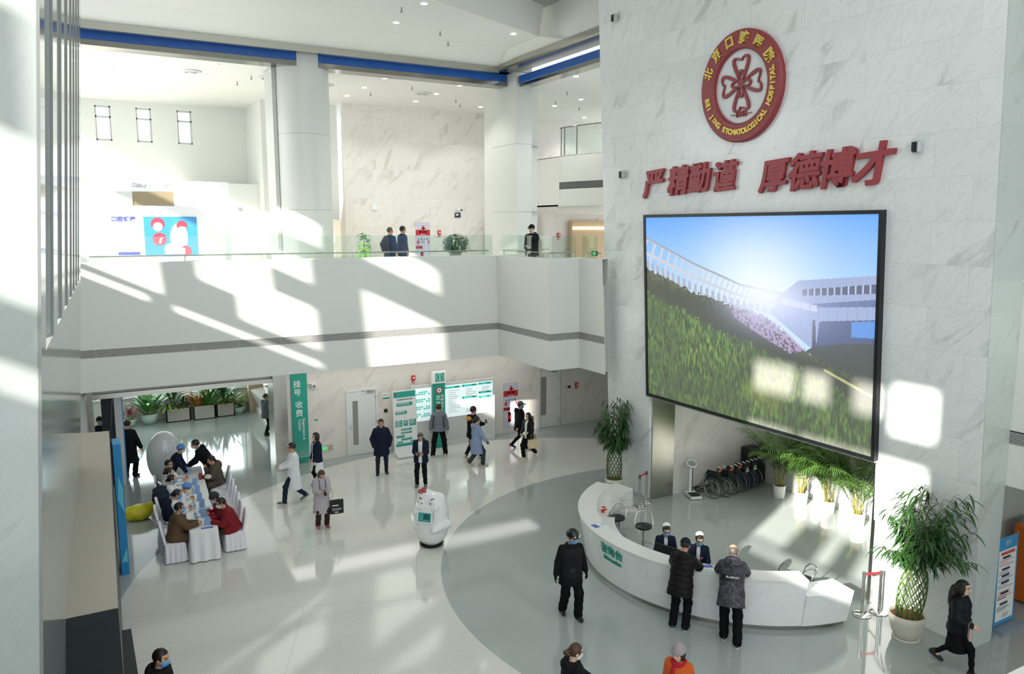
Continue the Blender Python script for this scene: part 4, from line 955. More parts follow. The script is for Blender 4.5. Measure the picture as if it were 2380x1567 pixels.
small_box('fire_call_plate', 'red and white call plate on the steel portal left of the banner', 'sign', 5.66, .98, .10, .24, .02, SIGNW, extra=RED)
t = thing('security_camera', 'white dome camera right of the teal banner', 'camera', (6.62, 25.0, 2.55))
b = MB(); b.box((6.56,25.0,2.48),(6.70,25.095,2.64)); b.build('mount', SIGNW, t); b = MB(); b.ell((6.63,24.97,2.55),(.05,.05,.05)); b.build('lens', mat('lens_grey', '#7c8186', .2), t)
t = thing('loudspeaker', 'white box loudspeaker high beside the teal banner', 'speaker', (6.42, 25.0, 2.6))
b = MB(); b.bbox((6.50,25.03,2.60),(.1,.1,.12),.02); b.build('cabinet', SIGNW, t); b = MB(); b.cyl((6.50,24.98,2.60),(6.50,24.97,2.60),.035); b.build('grille', mat('lens_grey', '#7c8186', .2), t)
t = thing('security_camera', 'white bullet camera with a blue notice on the gallery marble wall', 'camera', (14.0, 29.4, 8.4))
b = MB(); b.cyl((14.0,29.49,8.42),(14.05,29.25,8.38),.06,n=12); b.build('housing', SIGNW, t); b = MB(); b.cyl((14.05,29.25,8.38),(14.055,29.23,8.376),.04,n=12); b.build('lens', BLACK, t)
T = wallT(13.87, 8.08, 29.49); b = MB(); slab(b, T, 0, 0, .26, .2, 0, .01); b.build('notice', mat('notice_navy', '#23264f', .4), t); b = MB(); rect(b, T, .05, .08, .16, .15, .012); b.build('notice_print', SIGNW, t)
t = thing('security_camera', 'black camera beside the corridor fire alarm', 'camera', (16.62, 25.0, 1.5)); b = MB(); b.bbox((16.64,25.03,1.5),(.1,.12,.1),.02); b.build('housing', BLACK, t); b = MB(); b.cyl((16.64,24.97,1.5),(16.64,24.96,1.5),.03); b.build('lens', mat('lens_grey', '#7c8186', .2), t)
small_box('thermostat', 'small white square box on the gallery marble wall', 'wall box', 10.32, 8.36, .2, .2, .05, SIGNW, 29.495)

# ------------------------------------------------------------------ glass railing on the gallery front
def rail(label, A, B, n, group='glass railings on the gallery front'):
    A = Vector(A); B = Vector(B); d = (B-A).normalized()
    t = thing('glass_railing', label, 'railing', tuple(A), 0, group)
    for k in range(n):
        p = A.lerp(B, k/n) + d*.012; q = A.lerp(B, (k+1)/n) - d*.012; nn = d.cross(Vector((0,0,1)))*.006; b = MB()
        b.extrude([p+nn, q+nn, q+nn+Vector((0,0,.66)), p+nn+Vector((0,0,.66))], -2*nn); b.build('glass_panel', GLASS, t)
    ins = Vector((0,0,1)).cross(d)*.16
    for k in range(n+1):
        p = A.lerp(B, min(max(k/n, .012), .988)) + ins; b = MB(); b.box(p - Vector((.018,.018,.02)), p + Vector((.018,.018,.13))); b.build('post', mat('rail_post_white', '#e2e4e3', .3), t)
    b = MB(); b.cyl(A + ins + Vector((0,0,.15)) + d*.05, B + ins + Vector((0,0,.15)) - d*.05, .022, n=10); b.build('handrail', STEEL, t)
rail('long glass railing on the white gallery front', (0.35,22.84,6.78), (12.10,22.84,6.78), 5)
rail('glass railing on the gallery front side facing left, at the man in the hoodie', (12.29,22.75,6.78), (12.29,19.62,6.78), 2)
rail('short glass railing on the gallery front right of the man in the hoodie', (12.35,19.60,6.78), (13.22,19.60,6.78), 1)
rail('glass railing at the right end of the gallery front, by the marble wall', (13.36,19.5,6.78), (13.36,18.7,6.78), 1)
t = thing('glass_railing', 'glass railing with steel posts on the third level balcony', 'railing', (16.9, 26.2, 10.44), 0, None)
for k in range(5):
    p, q = Vector((*arc[k],10.44)), Vector((*arc[k+1],10.44)); b = MB(); nn = (q-p).normalized().cross(Vector((0,0,1)))*.006
    if k > 0:
        b.extrude([p+nn, q+nn, q+nn+Vector((0,0,1.0)), p+nn+Vector((0,0,1.0))], -2*nn); b.build('glass_panel', GLASS, t)
    ins = -nn.normalized()*.12; b = MB(); b.cyl(p+ins, p+ins+Vector((0,0,1.05)), .025, n=8); b.build('post', DSTEEL, t)
b = MB(); b.tube([(x+.1, y+.04, 11.5) for x, y in arc], .025, 8); b.build('handrail', DSTEEL, t)

# ------------------------------------------------------------------ ceiling fittings
DL = lamp_mat('downlight_lens', (1.0, .98, .94), 9.0)
d0 = None
def downlight(label, x, y, z, energy, group):
    global d0
    if d0 is None:
        d0 = thing('ceiling_downlight', label, 'light', (x,y,z), 0, group)
        b = MB(); b.lathe([(.085,0),(.11,0),(.115,-.012),(.085,-.014),(.085,0)], n=20); b.build('rim', SIGNW, d0, False)
        b = MB(); b.lathe([(0,-.006),(.085,-.006)], n=20); b.build('lens', DL, d0, False); r = d0
    else: r = dup(d0, (x,y,z), 0, label, group)
    if energy:
        s = bpy.data.lights.new('downlight_lamp', 'SPOT'); s.energy = energy; s.spot_size = R(120); s.spot_blend = .6; s.shadow_soft_size = .1; s.color = (1,.97,.92)
        so = bpy.data.objects.new('downlight_lamp', s); COL.objects.link(so); so.location = (0,0,-.05); so.parent = r
rows = [(8.9,'left'),(11.5,'middle'),(14.2,'right')]; where = ['nearest the blue beam','halfway back','nearest the marble wall']
for x, rn in rows:
    for y, wn_ in zip((23.97,25.85,27.75), where):
        if (x > 14 and y < 27): continue
        downlight('gallery ceiling downlight, %s row of the middle bay, %s' % (rn, wn_), x, y, 12.295, 60, 'gallery ceiling downlights')
for k, (x, y) in enumerate(((6.5,24.1),(6.52,25.85),(3.84,25.98),(3.95,24.3),(1.3,24.2),(3.9,27.9),(1.35,26.0))):
    downlight('downlight in the left gallery bay, ' + ('right of the column','behind the column top','in the middle','by the blue film in the middle','by the blue film far left','deep in the bay','far left')[k], x, y, 12.295, 15, 'left bay downlights')
for k, (x, y) in enumerate(((13.95,20.8),(16.58,24.37),(16.56,26.14),(19.38,28.23))):
    downlight('downlight in the right gallery bay, ' + ('nearest the blue film','above the balcony','left above the balcony','farthest back')[k], x, y, 12.295, 70, 'right bay downlights')
for k, (x, y) in enumerate(((7.85,18.3),(7.9,20.3),(11.2,19.85),(11.25,22.0))):
    downlight('atrium ceiling downlight, ' + ('topmost in the photo','left one of the lower three','right one of the lower three','by the steel trim')[k], x, y, 13.045, 30, 'atrium ceiling downlights')
s0 = None
for k, (x, y, z) in enumerate(((7.5,18.9,13.05),(9.3,20.6,13.05),(10.0,21.6,13.05),(11.4,20.6,13.95),(13.0,18.6,13.95),(10.2,24.9,12.3),(9.4,26.7,12.3),(12.6,26.6,12.3),(13.2,27.5,12.3),(15.2,23.2,12.3),(16.0,25.2,12.3),(17.6,26.0,12.3),(5.2,25.6,12.3),(5.0,26.8,12.3))):
    lb = 'small ceiling sprinkler ' + ('on the atrium tray, topmost','on the atrium tray, beside the left downlight','on the atrium tray near the trim','on the grey upper field, left','on the grey upper field by the marble wall','in the middle bay near the beam','in the middle bay, left','in the middle bay, right','in the middle bay, far right','in the right bay near the film','in the right bay, middle','in the right bay, above the railing','in the left bay near the column','in the left bay, deeper')[k]
    if s0 is None:
        s0 = thing('sprinkler', lb, 'sprinkler', (x,y,z), 0, 'ceiling sprinklers')
        b = MB(); b.cyl((0,0,0),(0,0,-.10),.014,n=8); b.build('stem', DSTEEL, s0, False); b = MB(); b.cyl((0,0,-.10),(0,0,-.115),.035,n=12); b.build('deflector', DSTEEL, s0, False)
    else: dup(s0, (x,y,z), 0, lb)
v0 = None
for lb, x, y in (('round ceiling vent in the left bay, left of two', 3.5, 25.7), ('round ceiling vent in the left bay by the column', 5.7, 25.6), ('round ceiling vent in the middle bay', 11.0, 25.9), ('round ceiling vent in the middle bay by the column', 7.6, 26.0)):
    if v0 is None:
        v0 = thing('ceiling_vent', lb, 'vent', (x,y,12.3), 0, 'round ceiling vents')
        b = MB(); b.lathe([(.30,0),(.30,-.02),(.20,-.06),(.18,-.03),(.18,0)], n=24); b.build('outer_ring', mat('vent_white', '#cfd2d0', .4), v0, False)
        b = MB(); b.lathe([(0,-.075),(.12,-.07),(.13,-.05),(0,-.045)], n=24); b.build('inner_cone', mat('vent_white', '#cfd2d0', .4), v0, False)
    else: dup(v0, (x,y,12.3), 0, lb)

# ------------------------------------------------------------------ plants
GREEN = mat('leaf_green', '#3f7a2c', .45, var=.35, scale=9); DGREEN = mat('leaf_dark_green', '#2d5024', .4, var=.35, scale=9)
PALMG = mat('palm_green', '#4a6e2c', .5, var=.3, scale=5); STALK = mat('cane_yellow', '#8f8a3e', .5, var=.2, scale=20)
POTW = mat('pot_white', '#eceeee', .3, var=.01); SOIL = mat('soil_brown', '#7b5a38', .9, var=.4, scale=40, bump=.5)
def leaf(mb, p, d, L, w, droop, up=Vector((0,0,1)), seg=4, fold=.0):
    d = Vector(d).normalized(); side = d.cross(up)
    side = side.normalized() if side.length > 1e-4 else d.orthogonal().normalized()
    V = []; q = Vector(p); dd = d.copy()
    for i in range(seg+1):
        t_ = i/seg; ww = w*math.sin(PI*min(.97, .10 + .88*t_))
        V += [q + side*ww + Vector((0,0,-fold*ww)), q - side*ww + Vector((0,0,-fold*ww))]
        dd = (dd + Vector((0,0,-droop/seg))).normalized(); q = q + dd*(L/seg)
    mb.add(V, [(2*i, 2*i+1, 2*i+3, 2*i+2) for i in range(seg)], True)
def frond(mb, p, d, L, droop, r, nl=20, ll=.34, lw=.011):
    d = Vector(d).normalized(); q = Vector(p); pts = [q.copy()]; ds = [d.copy()]; n = nl
    for i in range(n):
        d = (d + Vector((0,0,-droop/n*(.2+1.6*i/n)))).normalized(); q = q + d*(L/n); pts.append(q.copy()); ds.append(d.copy())
    mb.tube(pts[::4] + [pts[-1]], .006, 4, caps=False)
    for i in range(3, n+1):
        side = ds[i].cross(Vector((0,0,1))).normalized(); t_ = i/n; l2 = ll*(.5+.65*math.sin(PI*(t_*.8+.12)))
        for s in (-1, 1): leaf(mb, pts[i], ds[i]*.8 + side*s + Vector((0,0,.15)), l2*(.85+.3*r.random()), lw, .8, seg=3)
def clampv(mb, f): mb.v = [f(p) for p in mb.v]
def areca_palm(label, loc, seed, hgt=1.9):
    r = random.Random(seed); t = thing('potted_palm', label, 'plant', loc, 0, 'areca palms in white pots')
    b = MB(); b.lathe([(0,.0),(.145,0),(.15,.01),(.175,.36),(.17,.38),(.155,.36),(.15,.33)], n=28); b.build('pot', POTW, t, False)
    b = MB(); b.lathe([(0,.335),(.155,.33)], n=20); b.build('soil', SOIL, t, False)
    bs_, bf = MB(), MB()
    for k in range(20):
        a = r.random()*2*PI; rr = .10*math.sqrt(r.random()); h = .25 + .45*r.random(); lean = .05 + .09*r.random()
        p0 = Vector((rr*math.cos(a), rr*math.sin(a), .32)); p1 = p0 + Vector((lean*math.cos(a), lean*math.sin(a), h))
        bs_.tube([p0, p0.lerp(p1,.5) + Vector((0,0,.03)), p1], [.010,.009,.007], 6)
        for j in range(2):
            aa = a + (r.random()-.5)*2.2; ti = .12 + .55*r.random()
            frond(bf, p1, (math.cos(aa)*ti, math.sin(aa)*ti, .9), (hgt-h)*(.70 + .50*r.random()), .9+1.1*r.random(), r)
    lim = 17.92 - loc[0]; f = lambda p: (min(p[0], lim - .02*abs(math.sin(p[1]*9+p[2]*7))), max(p[1], 9.72-loc[1]), max(p[2], .3))
    clampv(bf, f); clampv(bs_, f)
    bs_.build('stems', STALK, t, False); bf.build('fronds', PALMG, t, False); return t
areca_palm('potted palm nearest the black cabinet, at the left end of its row', (17.25, 15.05, 0), 1, 1.95)
areca_palm('potted palm second from the black cabinet, in sunlight', (17.35, 14.35, 0), 2, 1.85)
areca_palm('potted palm third from the black cabinet, in sunlight', (17.4, 13.50, 0), 3, 1.85)
areca_palm('potted palm at the right end of its row by the steel jamb', (17.3, 12.50, 0), 4, 2.0)
def woven_bamboo(label, loc, seed, pot_h, lean, rpot, spread, tr):
    r = random.Random(seed); t = thing('woven_bamboo', label, 'plant', loc, 0, 'woven trunk bamboos by the display wall')
    b = MB(); b.lathe([(0,.02),(rpot*.62,.02),(rpot*.80,pot_h*.3),(rpot*.98,pot_h*.75),(rpot,pot_h),(rpot*.93,pot_h),(rpot*.88,pot_h*.86)], n=36); b.build('pot', mat('pot_cream', '#d9d4c6', .4), t, False)
    b = MB(); b.lathe([(0,0),(rpot*.72,0),(rpot*.75,.025),(rpot*.65,.035)], n=30); b.build('saucer', mat('pot_cream', '#d9d4c6', .4), t, False)
    b = MB(); b.lathe([(0,pot_h*.90),(rpot*.90,pot_h*.88)], n=24); b.build('soil', SOIL, t, False)
    z0, z1 = pot_h*.8, (1.42 if loc[1] > 12 else 1.60); prof = lambda s: tr*(.88 + .20*math.sin(PI*min(1, s*1.2)) - .42*max(0, s-.74)/.26)
    bt = MB()
    for fam in (1, -1):
        for k in range(13):
            pts = []
            for i in range(15):
                s = i/14; a = 2*PI*k/13 + fam*s*2.6; rr = prof(s)
                pts.append((rr*math.cos(a) + lean[0]*s, rr*math.sin(a) + lean[1]*s, z0 + (z1-z0)*s))
            bt.tube(pts, .0095, 5)
    bl, bc = MB(), MB()
    for k in range(38):
        a = 2*PI*k/38 + r.random()*.4; rr = .10; p0 = Vector((lean[0] + rr*math.cos(a), lean[1] + rr*math.sin(a), z1-.06))
        out = spread*(.25 + .8*r.random()); h = .22 + 1.30*r.random(); sq = 1.15 - .35*h
        p1 = p0 + Vector((math.cos(a)*out*.45*sq + lean[0]*.5, math.sin(a)*out*.45*sq + lean[1]*.5, h*.62)); p2 = p0 + Vector((math.cos(a)*out*sq + lean[0]*1.3, math.sin(a)*out*sq + lean[1]*1.3, h))
        bc.tube([p0, p1, p2], [.009,.007,.004], 5)
        for j in range(26):
            s = .12 + .88*j/25; q = p0.lerp(p1, s*2) if s < .5 else p1.lerp(p2, s*2-1)
            aa = a + (r.random()-.5)*3.6; leaf(bl, q, (math.cos(aa), math.sin(aa), .25), .24+.20*r.random(), .021, 1.0+1.1*r.random(), seg=4)
    f = lambda p: (min(p[0], 13.93 - .05*(p[2]+loc[2]) - loc[0] - .02 - .02*abs(math.sin(p[1]*9+p[2]*7))), p[1], p[2])
    for q_ in (bl, bc, bt): clampv(q_, f)
    bt.build('woven_trunk', mat('bamboo_trunk_green', '#4d6a2a', .5, var=.4, scale=25), t, False)
    bc.build('stems', mat('stem_green', '#6f8a3a', .5), t, False); bl.build('foliage', DGREEN, t, False); return t
woven_bamboo('woven trunk bamboo in a cream pot left of the display behind the desk end', (13.38, 17.72, 0), 5, .44, (-.02,0), .27, .46, .205)
woven_bamboo('large leaning woven trunk bamboo in a cream pot right of the display', (13.28, 8.42, 0), 6, .50, (-.04,-.16), .33, .74, .225)
def clump(name, label, loc, seed, n, L, w, droop, upr, m, pot=None, base=.0, rad=.12, mats2=None, group=None):
    """leafy plant; pot = (radius, height, material)"""
    r = random.Random(seed); t = thing(name, label, 'plant', loc, 0, group)
    if pot:
        rp, hp, pm = pot; b = MB(); b.lathe([(0,0),(rp*.6,0),(rp*.95,hp*.45),(rp,hp*.8),(rp*.9,hp),(rp*.8,hp*.9)], n=24); b.build('pot', pm, t, False)
        b = MB(); b.lathe([(0,hp*.9),(rp*.84,hp*.88)], n=16); b.build('soil', SOIL, t, False); base = hp*.85
    b = MB(); bst = MB()
    for k in range(n):
        a = r.random()*2*PI; rr = rad*math.sqrt(r.random()); el = upr*(.5+.8*r.random()); h = L*.5*r.random()
        p0 = Vector((rr*math.cos(a), rr*math.sin(a), base)); p = p0 + Vector((math.cos(a)*.06, math.sin(a)*.06, h)); bst.tube([p0, p], .006, 4)
        leaf(b, p, (math.cos(a), math.sin(a), el), L*(.6+.6*r.random()), w, droop*(.7+.6*r.random()), seg=5, fold=.2)
    if loc[1] > 32:
        f = lambda p: (min(p[0], 6.05-loc[0]), min(p[1], 33.78 - loc[1] - .05*abs(math.sin(p[0]*9+p[2]*7))), max(p[2], .02))
        clampv(b, f); clampv(bst, f)
    bst.build('stems', mat('stem_green', '#6f8a3a', .5), t, False); b.build('foliage', m, t, False); return t
CELADON = mat('pot_celadon', '#bcd6cc', .25); LEAFY = mat('leaf_yellow_green', '#7f9a3a', .45, var=.3); ORNG = mat('leaf_orange', '#b4772c', .5, var=.4); REDL = mat('leaf_red', '#7c2f3a', .5, var=.4)
clump('red_leaved_plant', 'dark red leaved plant in a pale pot beside the white banner edge', (1.55,33.1,0), 11, 30, .55, .03, .9, 1.8, REDL, (.22,.3,CELADON), rad=.1)
clump('potted_plant', 'broad leaved green plant in a celadon pot below the lobby window', (2.25,33.2,0), 12, 34, .95, .085, .9, 2.2, GREEN, (.32,.42,CELADON), rad=.14)
clump('spider_plant', 'spiky green plant in a pale pot at the right end of the planters', (5.62,33.35,0), 13, 60, .65, .022, 1.3, 1.3, LEAFY, (.28,.3,CELADON), rad=.1)
p0 = None
for lb, x0, x1, y, h in (('left stone planter box below the lobby window', 2.85,3.75,33.25,.52), ('middle stone planter box below the lobby window', 3.85,4.68,33.15,.55), ('right stone planter box below the lobby window', 4.74,5.45,33.25,.52)):
    t = thing('planter_box', lb, 'planter', ((x0+x1)/2,y,0), 0, 'stone planter boxes'); b = MB(); b.box((x0,y-.22,0),(x1,y+.22,.03))
    for a, c in (((x0,y-.22,0),(x1,y-.18,h)),((x0,y+.18,0),(x1,y+.22,h)),((x0,y-.22,0),(x0+.04,y+.22,h)),((x1-.04,y-.22,0),(x1,y+.22,h))): b.box(a, c)
    b.build('box', mat('stone_planter', '#b9b4aa', .7, var=.2, scale=3), t); b = MB(); b.box((x0+.04,y-.18,h-.08),(x1-.04,y+.18,h-.05)); b.build('soil', SOIL, t)
for k, (nm, lb, x, y, n, L, w, dr, up_, m) in enumerate((
    ('trailing_plant','trailing light green plant over the left planter edge',2.95,33.15,34,.6,.03,2.2,.8,LEAFY), ('broad_leaved_plant','dark broad leaved plant at the left of the left planter',3.15,33.3,20,.9,.07,1.0,2.0,DGREEN), ('anthurium','dark leaved plant with red blooms in the left planter',3.5,33.25,26,.6,.05,1.0,1.6,DGREEN),
    ('croton','orange and yellow leaved plant in the middle planter',4.0,33.2,60,.55,.045,.6,1.6,ORNG), ('bushy_plant','green bushy plant at the right of the middle planter',4.45,33.2,60,.75,.04,.8,2.0,GREEN),
    ('grassy_plant','light green grassy plant at the left of the right planter',4.9,33.2,40,.6,.03,1.5,1.3,LEAFY), ('dark_tall_plant','tall dark leaved plant in the right planter',5.05,33.3,30,.9,.05,.7,2.4,DGREEN), ('bright_leaved_plant','bright green arching plant at the right of the right planter',5.3,33.2,34,.75,.035,1.3,1.6,GREEN))):
    clump(nm, lb, (x,y,.46), 30+k, n, L, w, dr, up_, m, rad=.12)
t = clump('slim_plant', 'slim bright green plant on the gallery left of the two men in navy', (8.45,25.0,6.0), 50, 10, .2, .02, .5, 1, GREEN, (.16,.35,POTW)); b = MB(); r = random.Random(4)
for k in range(120):
    a = r.random()*2*PI; z = .45 + 1.05*r.random(); rr = .20*(1.2-.5*z/1.4); leaf(b, (rr*.3*math.cos(a), rr*.3*math.sin(a), z), (math.cos(a), math.sin(a), .3), .24, .055, .9, seg=3)
b.build('bright_leaves', mat('leaf_bright', '#5fae3a', .45, var=.25), t, False); b = MB(); b.cyl((0,0,.3),(0,0,1.45),.015,n=6); b.build('cane', STALK, t, False)
t = clump('bushy_houseplant', 'round dark green bush on a stand on the gallery by the hydrant poster', (12.05,25.6,6.0), 51, 6, .2, .02, .5, 1, GREEN, None); b = MB(); r = random.Random(5)
for k in range(260):
    a = r.random()*2*PI; e = math.asin(r.random()*1.7-.7); rr = .42*(.6+.4*r.random()); c = Vector((math.cos(a)*math.cos(e)*rr*1.1, math.sin(a)*math.cos(e)*rr, 1.12 + math.sin(e)*rr*.85)); leaf(b, c, (math.cos(a)*math.cos(e), math.sin(a)*math.cos(e), math.sin(e)*.5+.1), .17, .045, 1.8, seg=3)
b.build('leaf_mass', mat('leaf_pothos', '#35633a', .45, var=.3), t, False); b = MB(); b.lathe([(.0,0),(.2,0),(.03,.03),(.03,.6),(.2,.66),(.24,.86),(.2,.86)], n=20); b.build('stand', mat('stand_grey', '#8d938f', .4), t, False)

# ------------------------------------------------------------------ recess: scale, wheelchairs, server cabinet
t = thing('weighing_scale', 'white column weighing scale on the floor left of the wheelchairs', 'scale', (15.1, 16.3, 0))
T = place((15.12, 16.28, 0), R(-20)); b = MB(); slab(b, T, -.16, -.25, .16, .25, .02, .10); b.build('platform_base', POTW, t); b = MB(); slab(b, T, -.14, -.23, .14, .10, .10, .112); b.build('tread_plate', mat('tread_black', '#222426', .6), t)
b = MB(); slab(b, T, -.05, .18, .05, .24, .0, .88); b.build('column', POTW, t); b = MB(); slab(b, T, .028, .165, .045, .18, .12, .84); b.build('height_rod', BLACK, t)
M = Matrix.Rotation(R(-38), 3, 'X'); b = MB(); c = T((0,.18,.93)); Mz = Matrix.Rotation(R(-20),3,'Z') @ Matrix.Rotation(R(30),3,'X'); b.lathe([(0,-.03),(.14,-.03),(.15,0),(.14,.03),(.125,.03),(.12,.02)], c, 28, Mz); b.build('dial_housing', POTW, t); b = MB(); b.lathe([(0,.022),(.122,.022)], c, 24, Mz); b.build('dial_face', mat('dial_grey', '#8f9490', .2), t)

def wheelchair(label, loc, rz, seat_tilt, spoke_disc=False, orange=True, blue=False):
    t = thing('wheelchair', label, 'wheelchair', loc, rz, 'folded wheelchairs along the recess wall'); W = .15; R_ = .295; TY = mat('tyre_grey', '#55585a', .6)
    for s in (-1, 1):
        b = MB(); M = Matrix.Rotation(PI/2, 3, 'Y')
        b.tube([(s*W, R_*math.cos(i*PI/16), R_ + (R_-.012)*math.sin(i*PI/16)*1.0) for i in range(32)], .013, 8, True); w = b.build('rear_wheel', TY, t, False)
        b = MB()
        for i in range(12): a = i*PI/6; b.cyl((s*(W+.02), 0, R_), (s*W, (R_-.02)*math.cos(a), R_ + (R_-.02)*math.sin(a)), .0035, n=4)
        b.cyl((s*(W-.03),0,R_),(s*(W+.04),0,R_),.025,n=10)
        if spoke_disc: b.mat(1).cyl((s*W-.004,0,R_),(s*W+.004,0,R_),R_*.72,n=24); b.mat(0)
        sub(b, 'spokes', [STEEL, mat('wheel_cover_blue', '#33425c', .5)], w)
        b = MB(); b.tube([(s*(W+.045), (R_-.05)*math.cos(i*PI/14), R_ + (R_-.05)*math.sin(i*PI/14)) for i in range(28)], .007, 6, True); sub(b, 'hand_rim', [CHROME], w)
        b = MB(); b.tube([(s*(W-.03), .50 + .075*math.cos(i*PI/8), .09 + .08*math.sin(i*PI/8)) for i in range(16)], .012, 6, True); b.cyl((s*(W-.05),.5,.09),(s*(W-.01),.5,.09),.03,n=10); b.build('caster', BLACK, t, False)
        b = MB(); x = s*(W-.045)
        b.tube([(x,-.20,.93),(x,-.13,.94),(x,-.10,.86),(x,-.09,.30)], .011, 6); b.tube([(x,-.09,.68),(x,.26,.68),(x,.30,.62),(x,.30,.30),(x,-.09,.30)], .011, 6); b.tube([(x,-.09,.46),(x,.34,.46),(x,.46,.30),(x,.62,.12)], .011, 6)
        b.tube([(x,.30,.3),(x,.5,.18)], .01, 6); b.build('side_frame', mat('frame_dark', '#3f4143', .4, .6), t, False)
        b = MB(); b.tube([(x,-.24,.925),(x,-.13,.94)], .018, 8); b.build('push_handle', mat('handle_grey', '#c9cacb' if orange else '#2b2d2f', .4), t, False)
        b = MB(); b.bbox((x,.12,.70), (.05,.30,.03), .01); b.build('armrest', BLACK, t, False)
        b = MB(); b.bbox((x-s*.03,.64,.13), (.12,.14,.02), .008, ); b.build('footrest', BLACK, t, False)
    fab = mat('wheelchair_fabric', '#17191c', .7)
    b = MB(); b.bbox((0,-.105,.66), (.22,.03,.44), .012); bk = b.build('backrest', fab, t, False)
    b = MB(); b.box((-.09,-.130,.62),(.09,-.121,.665)); b.box((-.09,-.130,.52),(.09,-.121,.585)) if not orange else None
    if orange: b = MB(); b.box((-.07,-.130,.78),(.09,-.118,.84)); sub(b, 'orange_flap', [mat('flap_orange', '#d8641e', .5)], bk)
    else:
        b = MB(); T = frame((0,-.1225,.60), (1,0,0), (0,0,1)); put(b, text_geo('共享', .085, .002, .003), lambda p: T(p)); rect(b, T, -.07, .075, .07, .10); sub(b, 'white_print', [SIGNW], bk)
    M = Matrix.Rotation(R(seat_tilt), 3, 'Y'); b = MB(); b.bbox((.0,.13,.60), (.02,.36,.30), .006, Matrix.Rotation(R(seat_tilt), 3, 'Y')); b.build('folded_seat', fab, t, False)
    b = MB(); b.box((W-.03,.20,.40),(W-.015,.32,.44)); b.build('red_sticker', mat('sticker_red', '#b3202c', .5), t, False)
    return t
for k, (x, y, lb, ti, dsk, org, bl) in enumerate(((15.68,15.98,'folded wheelchair with orange flap next to the weighing scale',18,False,True,False),(16.06,15.90,'folded wheelchair with orange flap, second from the weighing scale',-14,False,True,False),(16.46,15.98,'folded wheelchair in the middle of its row, with grey handles',16,False,True,False),(16.84,16.04,'wheelchair with white print on its back, second from the black cabinet',10,True,False,True),(17.22,16.10,'wheelchair with white print on its back, next to the black cabinet',8,True,False,True))):
    wheelchair(lb, (x,y,0), R(14), ti, dsk, org, bl)
t = thing('server_cabinet', 'black metal equipment cabinet in the recess corner beside the palms', 'cabinet', (17.62,16.45,0)); CB = mat('cabinet_black', '#1b1e20', .35)
b = MB(); b.bbox((17.66,16.46,.57), (.52,.50,1.02), .01); b.build('body', CB, t); b = MB(); b.box((17.42,16.19,.10),(17.90,16.208,1.04)); dr = b.build('glass_door', mat('cabinet_glass', '#0d1112', .06), t)
b = MB(); b.box((17.86,16.17,.5),(17.88,16.19,.7)); b.build('door_handle', CHROME, t); b = MB(); b.cyl((17.6,16.42,1.08),(17.6,16.42,1.086),.06,n=16); b.cyl((17.74,16.42,1.08),(17.74,16.42,1.086),.06,n=16); b.build('fan_grille', mat('grille_black', '#0b0c0d', .6), t)
for x in (17.45,17.87):
    for y in (16.25,16.66): b = MB(); b.cyl((x,y,0),(x,y,.06),.03,n=10); b.build('caster', BLACK, t)

# ------------------------------------------------------------------ service robot shaped like a tooth
RW = mat('robot_white', '#eceded', .12, var=.01, coat=.6)
rzr = R(137)
t = thing('service_robot', 'white tooth shaped service robot with a screen in the middle of the floor', 'robot', (7.22, 16.87, 0), rzr)
def f_rob(P):
    d = sd_ell(P, (0,0,.52), (.43,.42,.54)); d = smin(d, sd_ell(P, (0,0,.88), (.38,.36,.46)), .18)
    d = smin(d, sd_cap(P, (.13,.02,.9), (.12,.02,1.20), .26, .20), .06); d = smin(d, sd_cap(P, (-.17,-.04,.9), (-.19,-.04,1.14), .24, .17), .06)
    d = smax(d, -sd_cap(P, (-.03,-.5,1.46), (-.03,.1,1.40), .07, .06), .06)
    d = smin(d, sd_cap(P, (.30,.28,.60), (.44,-.02,.66), .09, .10), .04); d = smin(d, sd_cap(P, (-.20,.38,.52), (-.45,.10,.60), .09, .11), .04)
    d = smin(d, sd_cap(P, (-.22,.29,1.03), (.24,.29,1.03), .07, .07), .04)
    d = smin(d, sd_cap(P, (-.24,.36,.92), (-.21,.37,.70), .045, .04), .03); d = smin(d, sd_cap(P, (.25,.35,.92), (.22,.36,.70), .045, .04), .03); d = smin(d, sd_cap(P, (-.19,.37,.66), (.20,.37,.66), .05, .05), .03)
    return np.maximum(d, .03 - P[..., 2])
b = MB(); b.blob(solid(f_rob, (-.62,-.55,0), (.62,.60,1.5), .018)); b.build('shell', RW, t, False)
b = MB(); b.cyl((0,0,0),(0,0,.05),.27,.30,32); b.build('base_ring', BLACK, t, False)
T = frame((.01,.425,.84), (-1,0,0), (0,-.22,.97)); b = MB(); slab(b, T, -.19, -.14, .19, .14, -.03, .02); b.build('screen_bezel', SIGNW, t, False)
b = MB(); rect(b, T, -.16, -.11, .16, .11, .023); b.build('screen', mat('robot_screen', '#3c7a76', .2, emit=.35), t, False); b = MB(); rect(b, T, -.03, -.05, .13, .08, .0245); b.build('screen_menu', mat('robot_screen_dark', '#26504f', .2, emit=.2), t, False)
for s in (-1, 1):
    b = MB(); b.ell((s*.145, .31, 1.16), (.075,.035,.085)); b.build('eye', RW, t, False); b = MB(); b.ell((s*.105, .346, 1.155), (.016,.012,.018), nu=10, nv=6); b.build('pupil', BLACK, t, False)
    b = MB(); b.tube([(s*.11,.335,1.245),(s*.15,.325,1.275),(s*.20,.295,1.25)], [.008,.013,.006], 6); b.build('eyebrow', BLACK, t, False)
b = MB()
for cx, cz in ((.20,1.36),(.13,1.41)):
    for j in range(5): a = j*1.257; b.ell((cx + .045*math.cos(a), .14 + .012*math.sin(a*2), cz + .045*math.sin(a)), (.034,.018,.034), nu=8, nv=6)
b.build('red_flower', mat('flower_pink_red', '#b9424a', .5, var=.3), t, False)

